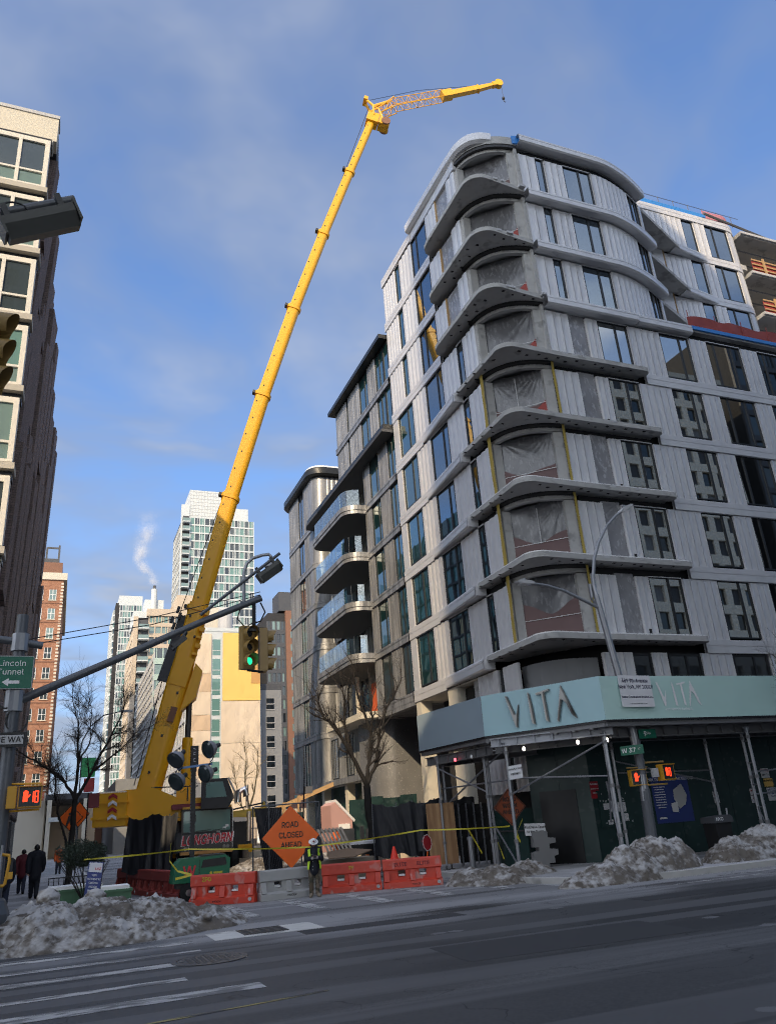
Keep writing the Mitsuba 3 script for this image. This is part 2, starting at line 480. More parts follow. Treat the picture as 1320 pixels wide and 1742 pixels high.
scene['glass_rail'] = {'type': 'thindielectric', 'int_ior': 1.6, 'specular_transmittance': rgb((0.75, 0.85, 0.86))}


def emis(name, color, k):
    return {'emitter': {'type': 'area', 'sampling_weight': 0.002, 'radiance': {'type': 'rgb', 'value': [c * k for c in color]}}}
# ---------------------------------------------------------------- ground
def sheet(x0, x1, y0, y1, z):
    return M().quad((x0, y0, z), (x1, y0, z), (x1, y1, z), (x0, y1, z))


struct('ground', sheet(-2500, 2500, -2500, 2500, -0.012), 'walk')
struct('road', sheet(-600, 600, -1.2, 18.35, 0.0), 'asphalt')
struct('side_street', sheet(2.0, 12.5, 18.35, 900, 0.0), 'asphalt')


def arcpts(cx, cy, r, a0, a1, n=10):
    return [(cx + r * math.cos(math.radians(a0 + (a1 - a0) * i / n)), cy + r * math.sin(math.radians(a0 + (a1 - a0) * i / n))) for i in range(n + 1)]


ne = [(12.5, 900)] + [(12.5, 22.0)] + arcpts(16.0, 21.85, 3.5, 180, 270) + [(600, 18.35), (600, 900)]
sw = [(-600, 900), (-600, 18.35)] + arcpts(-1.5, 21.85, 3.5, -90, 0) + [(2.0, 900)]
for name, poly in (('pavement', ne), ('pavement', sw)):
    pg = sg.Polygon(poly)
    struct(name, M().prism(pg.buffer(-0.16, join_style=2).exterior.coords, -0.1, 0.154), 'walk')
    kerb = pg.difference(pg.buffer(-0.157, join_style=2))
    m = trimesh.creation.extrude_polygon(kerb, 0.25, engine='earcut')
    m.apply_translation((0, 0, -0.1))
    struct('kerb', m, 'concrete')
struct('pavement', M().prism([(-600, -1.2), (-600, -6.2), (600, -6.2), (600, -1.2)], -0.1, 0.15), 'walk')
# paving flags of the left pavement, laid on the slab with open joints
for i in range(3):
    for j in range(18):
        x0, y0 = -1.85 + i * 1.22, 22.3 + j * 1.5
        put('pavement_001', 'flag', B(x0, x0 + 1.2, y0, y0 + 1.48, 0.15, 0.168), 'walk')


def bar(x0, x1, y0, y1, seed, z=0.004):
    """a worn painted bar with ragged edges"""
    rng = np.random.default_rng(seed)
    n = 24
    t = np.linspace(0, 1, n)
    long_x = abs(x1 - x0) > abs(y1 - y0)
    ja, jb = rng.normal(0, .018, n), rng.normal(0, .018, n)
    if long_x:
        a = [(x0 + (x1 - x0) * q, y0 + k) for q, k in zip(t, ja)]
        b = [(x0 + (x1 - x0) * q, y1 + k) for q, k in zip(t, jb)]
    else:
        a = [(x0 + k, y0 + (y1 - y0) * q) for q, k in zip(t, ja)]
        b = [(x1 + k, y0 + (y1 - y0) * q) for q, k in zip(t, jb)]
    P = np.array([[(*p, z) for p in a], [(*p, z) for p in b]])
    return M().grid(P, not long_x)


for i, (y, w, x1, x0) in enumerate([(17.25, .32, 2.6, -12), (15.95, .26, 2.55, -12), (14.62, .40, 3.07, -12), (13.1, .26, 1.9, -12), (11.80, .44, 2.71, -12), (8.9, .42, 2.6, -12), (6.0, .42, 2.6, -12)]):
    struct('crosswalk_bar', bar(x0, x1, y - w / 2, y + w / 2, i), 'paint')
for i in range(5):
    x = 4.3 + i * 1.75
    struct('crosswalk_bar', bar(x, x + .45, 20.6, 24.6, 30 + i), 'paint')
def f_yline(p, n, uv):
    return mix((0.26, 0.215, 0.07), (0.045, 0.045, 0.046), smoothstep(0.36, 0.54, fbm(p.x * 1.6, p.y * 14, 3, 4)))


mat('yellowline', P(f_yline), 0.7)
mat('patch', (0.026, 0.026, 0.027), 0.7)
for i, pts in enumerate([[(5.5, 11.2), (9.4, 10.9), (9.5, 12.6), (5.6, 12.8)], [(11.5, 14.8), (17.5, 14.6), (17.5, 15.3), (11.5, 15.5)], [(4.6, 16.3), (8.0, 16.2), (8.0, 16.9), (4.6, 17.0)]]):
    struct('road_patch', M().prism(pts, -.02, .0035), 'patch')

P_ = np.array([[(1.0 + 2.3 * t, 10.36 + .36 * t, .005) for t in np.linspace(0, 1, 14)], [(1.0 + 2.3 * t, 10.44 + .35 * t + .02 * math.sin(9 * t), .005) for t in np.linspace(0, 1, 14)]])
struct('lane_line', M().grid(P_), 'yellowline')
for i, (x0, x1, y) in enumerate([(14, 24, 16.9), (18, 40, 15.9), (16, 40, 17.6)]):
    struct('salt_streak', bar(x0, x1, y - .06, y + .06, 60 + i, .006), 'paint')
# manhole: ring and lid
mh = M().lathe([(.62, .003), (.62, .012), (.53, .012), (.53, .004)], (2.5, 14.75, 0), n=40)
k = thing('manhole_cover', 'round cast iron manhole cover in the road beside the crosswalk bars', 'manhole')
put(k, 'ring', mh, 'iron')
md = M().lathe([(.52, .004), (.52, .010), (0, .010)], (2.5, 14.75, 0), n=40)
for i in range(-4, 5):
    for j in range(-4, 5):
        if i * i + j * j < 17:
            md.box(2.5 + i * .11 - .035, 2.5 + i * .11 + .035, 14.75 + j * .11 - .035, 14.75 + j * .11 + .035, .01, .016)
put(k, 'lid', md, 'iron')
k = thing('catch_basin', 'iron drain grate set in pale concrete by the dirty snow bank', 'drain')
put(k, 'apron', B(3.0, 5.2, 17.05, 18.3, .0, .007), 'concrete')
g = M().box(3.62, 4.52, 17.3, 18.2, .006, .010)
put(k, 'pit', g, 'black')
g = M()
for i in range(8):
    g.box(3.62, 4.52, 17.32 + i * .115, 17.36 + i * .115, .010, .022)
for i in range(6):
    g.box(3.62 + i * .17, 3.66 + i * .17, 17.3, 18.2, .010, .020)
put(k, 'grate', g, 'iron')


# ---------------------------------------------------------------- snow
def heap(name, bumps, label, seed, res=.045, rough=.16, z0=.0, group=None, cat='snow heap', flat=1.0):
    x0 = min(b[0] - b[2] for b in bumps)
    x1 = max(b[0] + b[2] for b in bumps)
    y0 = min(b[1] - b[3] for b in bumps)
    y1 = max(b[1] + b[3] for b in bumps)
    nx, ny = int((x1 - x0) / res) + 2, int((y1 - y0) / res) + 2
    X, Y = np.meshgrid(np.linspace(x0, x1, nx), np.linspace(y0, y1, ny), indexing='ij')
    p = np.stack([X, Y, 0 * X + seed * 3.7], -1)
    h = 0 * X
    for bx, by, rx, ry, bh in bumps:
        d = ((X - bx) / rx) ** 2 + ((Y - by) / ry) ** 2
        h = np.maximum(h, bh * np.clip(1 - d, 0, 1) ** .75)
    lump = meshkit.fbm(p * 2.6, 3, seed) - .5
    # broken lumps: distance to scattered cell centres
    chunk = 1 - np.abs(2 * meshkit.fbm(p * 4.6 + 3, 3, seed + 5) - 1)
    fine = meshkit.fbm(p * 13, 3, seed + 9) - .5
    env = np.clip(h / .25, 0, 1)
    grit = meshkit.fbm(p * 31, 2, seed + 13) - .5
    hh = h * (1 + .45 * lump) + env * rough * (.8 * (chunk - .62) + .6 * lump + .7 * fine + .26 * grit)
    hh = hh - .05
    P = np.stack([X + .06 * env * (meshkit.fbm(p * 6, 2, seed + 20) - .5), Y + .06 * env * (meshkit.fbm(p * 6, 2, seed + 21) - .5), z0 + hh], -1)
    idx = np.arange(nx * ny).reshape(nx, ny)
    q = np.stack([idx[:-1, :-1], idx[1:, :-1], idx[1:, 1:], idx[:-1, 1:]], -1).reshape(-1, 4)
    top = P.reshape(-1, 3)
    keep = (hh.reshape(-1)[q] > -.02).any(1)
    q = q[keep]
    t = trimesh.Trimesh(top, np.vstack([q[:, [0, 1, 2]], q[:, [0, 2, 3]]]), process=False)
    t.remove_unreferenced_vertices()
    return single(name, t, 'snow', label, cat, group, smooth=38)


heap('snow_heap', [(-1.6, 19.6, 1.6, 1.5, .62), (-.2, 19.9, 1.3, 1.7, .78), (1.0, 20.4, 1.5, 1.7, .72), (2.1, 20.5, 1.4, 1.6, .66), (.8, 19.2, 2.4, 1.0, .42), (3.1, 20.3, 1.2, 1.3, .35), (-3.4, 19.6, 2.0, 1.4, .55)],
     'large dirty snow heap on the left corner in front of the leaning blue sign', 3, .035, .20, .04)
heap('snow_heap', [(12.3, 22.3, 1.1, .9, .42), (13.3, 22.5, 1.0, .8, .44), (11.7, 23.0, .9, .8, .36), (13.9, 22.9, .6, .5, .30)],
     'low grey snow heap between the red barrier and the shed posts', 8, .035, .16, .04)
heap('snow_heap', [(13.6, 19.0, 1.1, .7, .50), (14.6, 19.25, 1.1, .8, .78), (15.6, 19.5, 1.0, .9, 1.0), (16.2, 19.5, .9, .8, .92), (12.8, 18.9, .8, .5, .28)],
     'pointed dirty snow heap at the foot of the leaning lamp pole', 12, .035, .20, .02)
heap('snow_heap', [(18.9, 19.6, 1.5, .9, .78), (19.9, 19.7, 1.4, .9, .98), (21.3, 19.8, 1.8, .9, .86), (23.5, 19.8, 2.2, .9, .8), (18.0, 19.3, .8, .6, .4)],
     'dirty snow heap at the right edge below the dark green hoarding', 17, .04, .20, .02)
heap('snow_heap', [(.4, 22.9, 1.1, 1.2, .42), (1.1, 24.2, .9, 1.3, .40), (.3, 23.8, .6, 1.5, .35)], 'clean white snow bank around the bush behind the dirty heap', 23, .05, .06, .14)
heap('snow_heap', [(10.4, 36, 2.0, 1.6, .8), (9.0, 39, 2.2, 2, .7), (12.2, 34.5, 1.2, 1.1, .5)], 'trampled snow heap inside the closed street behind the barriers', 29, .07, .16, .0)
for i, (x, y, r, s, lab) in enumerate([(-.05, 21.05, .24, 1, 'grey boulder of frozen snow on the left heap'), (.95, 20.95, .20, .8, 'grey boulder of frozen snow under the blue leaning sign'), (3.2, 19.2, .09, .8, 'small broken lump of ice at the right foot of the left heap')]):
    t = trimesh.creation.icosphere(subdivisions=4, radius=r)
    v = t.vertices
    t.vertices = v * (1 + .5 * (meshkit.fbm(v * 6 + i, 4, i)[:, None] - .5)) * [1.1, .9, s] + [x, y, .72 + r * .3 if i < 2 else .25]
    single('snow_lump', t, 'snow', lab, 'snow lump', smooth=40)
# ---------------------------------------------------------------- facade tools
class Fac:
    """a facade line in plan: P(s) with the outward normal on the given side (+1: right of travel)"""

    def __init__(self, pts, side, s0=0.0):
        self.p = np.asarray(pts, float)
        d = np.linalg.norm(np.diff(self.p, axis=0), axis=1)
        self.s = s0 + np.r_[0, np.cumsum(d)]
        self.side = side

    def at(self, s, off=0.0):
        s = np.atleast_1d(np.asarray(s, float))
        sc = np.clip(s, self.s[0], self.s[-1])
        ex, s = s - sc, sc
        x = np.interp(s, self.s, self.p[:, 0])
        y = np.interp(s, self.s, self.p[:, 1])
        e = .12 if len(self.p) > 2 else .01
        a = np.clip(s - e, self.s[0], self.s[-1])
        b = np.clip(s + e, self.s[0], self.s[-1])
        dx = np.interp(b, self.s, self.p[:, 0]) - np.interp(a, self.s, self.p[:, 0])
        dy = np.interp(b, self.s, self.p[:, 1]) - np.interp(a, self.s, self.p[:, 1])
        L = np.hypot(dx, dy)
        n = np.stack([dy / L, -dx / L], -1) * self.side
        o = np.broadcast_to(np.asarray(off, float), ex.shape)[:, None]
        return np.stack([x + dx / L * ex, y + dy / L * ex], -1) + n * o

    def cuts(self, s0, s1):
        if len(self.p) == 2:
            return np.array([s0, s1])
        return np.r_[s0, [q for q in np.linspace(s0, s1, max(3, int((s1 - s0) / .25)))[1:-1]], s1]

    def strip(self, s0, s1, prof, taper=None, m=None):
        """sweeps the closed profile [(offset, z), ...] from s0 to s1; taper: (f0, f1) scales the offsets"""
        m = m or M()
        ss = self.cuts(s0, s1)
        pr = np.asarray(prof, float)
        if taper is not None and len(ss) == 2:
            ss = np.linspace(s0, s1, 6)
        rows = []
        for s in ss:
            q = 1.0 if taper is None else taper[0] + (taper[1] - taper[0]) * (s - s0) / (s1 - s0)
            off = np.where(pr[:, 0] > 0, pr[:, 0] * q, pr[:, 0])
            rows.append(np.c_[self.at(np.full(len(pr), s), off), pr[:, 1]])
        P = np.array(rows)
        m.grid(np.concatenate([P, P[:, :1]], 1), self.side > 0)
        poly = trimesh.creation.triangulate_polygon(sg.Polygon(pr), engine='earcut') if len(pr) > 4 else (pr, np.array([[0, 1, 2], [0, 2, 3]]))
        if len(poly[0]) == len(pr):
            order = [int(np.argmin(np.abs(pr - q).sum(1))) for q in poly[0]]
            f = np.array(order)[np.asarray(poly[1])]
            m.add(P[0], f)
            m.add(P[-1], f[:, ::-1])
        return m

    def flute(self, s0, s1, z0, z1, pitch=.41, depth=.048, off=0.0, rib=None):
        rib = self.side < 0 if rib is None else rib
        n = max(1, int(round((s1 - s0) / pitch)))
        t = np.linspace(0, 1, 7) if rib else np.array([0, .085, .09, .33, .56, .80, 1.0])
        k = 7
        ss, oo = [s0], [off - .16]
        for i in range(n):
            for j in range(k):
                ss.append(s0 + (s1 - s0) * (i + t[j]) / n)
                oo.append(off - (depth * abs(2 * t[j] - 1) ** 2.4 if rib else (.08 if j < 2 else .55 * depth * math.sin(math.pi * (t[j] - .11) / .89) ** .8 if j < k - 1 else 0.0)))
        ss.append(s1)
        oo.append(off - .16)
        q = self.at(np.array(ss), np.array(oo))
        P = np.array([np.c_[q, np.full(len(q), z0)], np.c_[q, np.full(len(q), z1)]])
        return M().grid(P, self.side < 0)

    def sheet(self, s0, s1, z0, z1, off, wav=0.0, seed=0, nx=None, nz=None, drape=None, fold=0.0):
        """a smooth sheet with waves of wav metres"""
        nx = nx or max(6, int((s1 - s0) / .18))
        nz = nz or max(6, int((z1 - z0) / .2))
        ss, zz = np.linspace(s0, s1, nx), np.linspace(z0, z1, nz)
        S, Z = np.meshgrid(ss, zz, indexing='ij')
        if drape is not None:
            Z = z0 + (Z - z0) * drape((S - s0) / (s1 - s0))
        w = wav * 2 * (meshkit.fbm(np.stack([S * 1.3, Z * .9, 0 * S + seed * 7.3], -1), 2, seed) - .5)
        if fold:
            r = np.random.default_rng(seed + 900)
            for _ in range(7):
                cs, cz = r.choice([s0, s1]), r.choice([z0, z1])
                a = np.arctan2(Z - cz, S - cs + 1e-6)
                w = w + fold * np.sin(a * r.uniform(14, 34) + r.uniform(0, 6)) * np.exp(-((S - cs) ** 2 + (Z - cz) ** 2) / r.uniform(.5, 3))
        q = self.at(S.ravel(), (off + w).ravel())
        P = np.c_[q, Z.ravel()].reshape(nx, nz, 3)
        return M().grid(P, self.side < 0)


def window(parent, fac, s0, s1, z0, z1, mull=(), gl='glass', fr='frame', recess=.10, seed=0, wav=.0016, fw=.055, trans=(), name='window', mw=.10):
    m = M()
    d0, d1 = -recess - .08, -recess + .045
    for a, b in ((s0, s0 + fw), (s1 - fw, s1)):
        m.box(0, 0, 0, 0, 0, 0) if False else fac.strip(a, b, [(d0, z0), (d0, z1), (d1, z1), (d1, z0)], m=m)
    for a, b in ((z0, z0 + fw), (z1 - fw, z1)):
        fac.strip(s0 + fw, s1 - fw, [(d0, a), (d0, b), (d1 - .003, b), (d1 - .003, a)], m=m)
    edges = [s0 + fw]
    for q in mull:
        c = s0 + (s1 - s0) * q
        fac.strip(c - mw / 2, c + mw / 2, [(d0, z0 + fw), (d0, z1 - fw), (d1 - .006, z1 - fw), (d1 - .006, z0 + fw)], m=m)
        edges += [c - mw / 2, c + mw / 2]
    edges.append(s1 - fw)
    for q in trans:
        c = z0 + (z1 - z0) * q
        fac.strip(s0 + fw, s1 - fw, [(d0, c - .03), (d0, c + .03), (d1 - .009, c + .03), (d1 - .009, c - .03)], m=m)
    w = put(parent, name, m, fr)
    for i in range(0, len(edges), 2):
        put(w, 'pane', fac.sheet(edges[i] - .01, edges[i + 1] + .01, z0 + fw - .01, z1 - fw + .01, -recess, wav, seed * 5 + i), gl, smooth=True)
    return w


XS, YA = 16.46, 24.7


def ZW(k):
    return 8.08 + 3.2 * k


# ---------------------------------------------------------------- the new corner building
bd = thing('apartment_building', 'pale grey fluted corner apartment building under construction with curved open corner bays', 'building')
south = Fac([(XS, 26.6), (XS, 36.9)], -1, 26.6)
ave = Fac([(19.07, YA), (46, YA)], 1, 19.07)
cv = [(19.07, YA), (23.9, YA)] + [(23.9 + 3.9 * t, YA + 1.25 * (t ** 1.6)) for t in np.linspace(.08, 1, 14)]
aveU = Fac(cv, 1, 19.07)
LU = aveU.s[-1]
endU = Fac([(27.8, 26.05), (28.15, 26.5), (28.1, 27.6), (28.0, 28.7)], 1, 0)
YB = 28.65
back = Fac([(28.6, YB), (37.6, YB)] + [(37.6 + 1.5 * math.sin(a), YB + 1.5 - 1.5 * math.cos(a)) for a in np.linspace(.15, 1.5, 10)] + [(39.15, 31.5)], 1, 28.6)

# dark structure behind the cladding
core_lo = [(16.78, 27.5), (16.78, 36.6), (46, 36.6), (46, 25.05), (19.5, 25.05), (19.35, 25.9), (17.9, 27.5)]
core_hi = [(16.78, 27.5), (16.78, 36.6), (39, 36.6), (39, 29.3), (28.0, 28.9), *[tuple(aveU.at(q_, -.22)[0]) for q_ in np.linspace(LU - .1, 20, 14)], (19.5, 25.05), (19.35, 25.9), (17.9, 27.5)]
put(bd, 'core', M().prism(core_lo, 8, 24.0), 'core')
put(bd, 'core', M().prism(core_hi, 24.0, 33.6), 'core')
put(bd, 'core', M().prism([(29, 29.0), (37.6, 29.0), (38.6, 30.2), (38.6, 36), (29, 36)], 33.6, 36.9), 'core')
put(bd, 'core', M().prism([(17.9, 29.5), (17.9, 36.6), (46, 36.6), (46, 25.5), (20.5, 25.5), (18.5, 27.8)], 0.1, 8), 'core')
put(bd, 'roof', M().prism([(16.9, 27.2), (16.9, 36.8), (38.9, 36.8), (38.9, 28.9), (28.2, 28.4)] + [tuple(aveU.at(q_, -.06)[0]) for q_ in np.linspace(LU, 19.2, 16)] + [(18.1, 25.2), (17.2, 26)], 33.5, 33.88), 'concrete')
put(bd, 'terrace', M().prism([(24.3, 24.75), (46, 24.75), (46, 28.5), (28.3, 28.5), (27.7, 26.1)], 23.92, 24.1), 'concrete')

LIP = .42


def lip(z, d, h=.30):
    """rounded cornice profile, d proud of the facade"""
    return [(-.12, z - .27), (d - .07, z - .27), (d, z - .20), (d, z + .03), (d - .025, z + .035), (d - .025, z + .06), (d, z + .065), (d, z + .16), (d - .05, z + .22), (-.12, z + .22)]


def flatband(z, d=.035):
    return [(-.12, z - .34), (d, z - .34), (d, z - .06), (d - .02, z - .055), (d - .02, z - .03), (d, z - .025), (d, z + .22), (-.12, z + .22)]


rs = np.random.default_rng(4)
for k in range(8):
    z0 = ZW(k) + (0 if k < 5 else 0)
    z1 = z0 + 2.55
    zb = z0 - .32
    zt = z0 + 2.62
    # ---- south face
    if k < 5:
        cols = [(26.75, 28.02), (28.64, 30.38), (32.42, 34.15)]
        wins = [(28.07, 28.60, (), 'glass', 'narrow_window'), (30.42, 32.38, (.30,), 'glass', 'window'), (34.2, 36.16, (.36,), 'glass_teal', 'window')]
        flats = [(36.2, 36.9)]
    else:
        cols = [(26.8, 27.75), (29.12, 30.45), (32.5, 34.3), (34.96, 36.88)]
        wins = [(30.5, 32.46, (.66,), 'glass', 'window'), (34.34, 34.93, (), 'glass_teal', 'narrow_window')]
        flats = []
    za, zc = zb + .22, zb + 3.2 - .36
    for a, b in cols:
        put(bd, 'fluted_panel', south.flute(a, b, za, zc, .40), 'panel', smooth=35)
    for a, b in flats:
        put(bd, 'flat_panel', south.strip(a, b, [(-.14, za), (-.14, zc), (.0, zc), (.0, za)]), 'panel')
    for i, (a, b, mu, gl, nm) in enumerate(wins):
        window(bd, south, a, b, z0, z1, mu, gl, seed=k * 7 + i, name=nm, wav=.0025 if gl == 'glass_teal' else .0012)
        put(bd, 'panel_head', south.strip(a, b, [(-.14, z1 + .004), (-.14, zc), (-.004, zc), (-.004, z1 + .004)]), 'panel')
    if k >= 5:
        put(bd, 'plastic_sheet', south.sheet(27.79, 29.05, z0 - .05, z1, -.12, .03, 60 + k, 30, 50, fold=.008), 'plastic', smooth=True)
        put(bd, 'opening_trim', south.strip(29.05, 29.11, [(-.16, z0 - .1), (-.16, z1), (-.02, z1), (-.02, z0 - .1)]), 'ply')
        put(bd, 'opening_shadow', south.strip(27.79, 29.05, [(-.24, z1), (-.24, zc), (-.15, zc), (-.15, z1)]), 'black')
    # bands
    if k < 5:
        put(bd, 'floor_band', south.strip(33.1, 36.92, flatband(zb)), 'panel')
        put(bd, 'floor_band', south.strip(28.72, 33.1, lip(zb, LIP), taper=(1.0, .22)), 'panel')
        put(bd, 'band_end', south.strip(28.62, 28.72, [(-.1, zb - .26), (.40, zb - .26), (.40, zb + .2), (-.1, zb + .2)]), 'panel')
    else:
        put(bd, 'floor_band', south.strip(30.2, 36.92, flatband(zb)), 'panel')

    # ---- avenue face
    if k < 5:
        cols = [(19.12, 20.38), (21.38, 22.02), (23.82, 25.70), (27.60, 28.68), (31.0, 32.1), (34.35, 36.2), (38.1, 40.0)]
        wins = [(22.06, 23.78, (.60,)), (25.74, 27.56, (.68,)), (28.72, 30.96, (.22, .74)), (32.14, 34.3, (.22, .74)), (36.24, 38.06, (.6,)), (40.04, 42.2, (.22, .74))]
        for a, b in cols:
            put(bd, 'fluted_panel', ave.flute(a, b, za, zc, .40), 'panel', smooth=35)
        for i, (a, b, mu) in enumerate(wins):
            window(bd, ave, a, b, z0, z1, mu, 'glass_ave', seed=100 + k * 7 + i, wav=.0006)
            put(bd, 'panel_head', ave.strip(a, b, [(-.14, z1 + .004), (-.14, zc), (-.004, zc), (-.004, z1 + .004)]), 'panel')
        put(bd, 'plastic_sheet', ave.sheet(20.40, 21.36, z0 - .1, z1 + .1, -.13, .03, 90 + k, 26, 60, fold=.008), 'plastic', smooth=True)
        if k < 4:
            put(bd, 'floor_band', ave.strip(24.3, 46, flatband(zb)), 'panel')
        else:
            put(bd, 'floor_band', ave.strip(24.3, 46, flatband(zb)), 'panel')
        if k < 4:
            t = text('E', .13, (21.62, YA - .004, z0 + .12), (1, 0, 0), (0, 0, 1), .003, True)
            put(bd, 'panel_mark', B(21.56, 21.68, YA - .003, YA + .02, z0 + .05, z0 + .30), 'black')
    else:
        u1 = LU
        wl = u1 - 1.55
        cols = [(19.12, 20.12), (20.68, 21.80), (23.56, 25.0), (25.0, wl - .06)]
        for a, b in cols:
            put(bd, 'fluted_panel', aveU.flute(a, b, za, zc, .40), 'panel', smooth=35)
        window(bd, aveU, 20.16, 20.62, z0, z1, (), 'glass', seed=300 + k, name='narrow_window')
        window(bd, aveU, 21.84, 23.52, z0, z1, (.58,), 'glass', seed=310 + k)
        window(bd, aveU, wl, u1 - .3, z0, z1, (.33, .72), 'glass', seed=320 + k)
        for a, b in ((20.16, 20.62), (21.84, 23.52), (wl, u1 - .3)):
            put(bd, 'panel_head', aveU.strip(a, b, [(-.14, z1 + .004), (-.14, zc), (-.004, zc), (-.004, z1 + .004)]), 'panel')
        put(bd, 'end_panel', aveU.strip(u1 - .28, u1, [(-.3, za), (-.3, zc), (0, zc), (0, za)]), 'panel')
        put(bd, 'end_panel', endU.strip(.02, endU.s[-1], [(-.2, za), (-.2, zc), (0, zc), (0, za)]), 'panel')
        if k > 5:
            put(bd, 'floor_band', aveU.strip(19.1, u1 + .0, lip(zb, LIP)), 'panel', smooth=12)
    if k == 5:
        put(bd, 'floor_band', ave.strip(19.1, 24.28, lip(zb, LIP)), 'panel')
        put(bd, 'floor_band', ave.strip(24.38, 27.7, lip(zb + .03, .30)), 'panel')
# roof edge lips
put(bd, 'roof_lip', aveU.strip(19.1, LU, lip(33.72, .40)), 'panel', smooth=12)
put(bd, 'roof_band', south.strip(32.3, 36.92, flatband(33.45)), 'panel')
capline = Fac([(17.9, 25.2), (17.3, 25.32), (16.85, 25.65), (16.62, 26.2), (16.55, 27.2), (16.50, 29), (16.46, 31.8), (16.46, 32.4)], -1, 0)
put(bd, 'roof_cap', capline.strip(0, capline.s[-1], [(-.6, 33.62), (.12, 33.58), (.27, 33.72), (.27, 34.12), (.16, 34.28), (-.6, 34.3)]), 'panel', smooth=35)
put(bd, 'roof_soffit_band', south.strip(26.7, 32.35, [(-.2, 33.05), (-.2, 33.58), (.01, 33.58), (.01, 33.05)]), 'panel')
put(bd, 'roof_tarp', M().prism([(18.9, 24.66), (19.5, 24.5), (19.6, 25.0), (19.0, 25.05)], 33.55, 34.05), 'bluetarp')

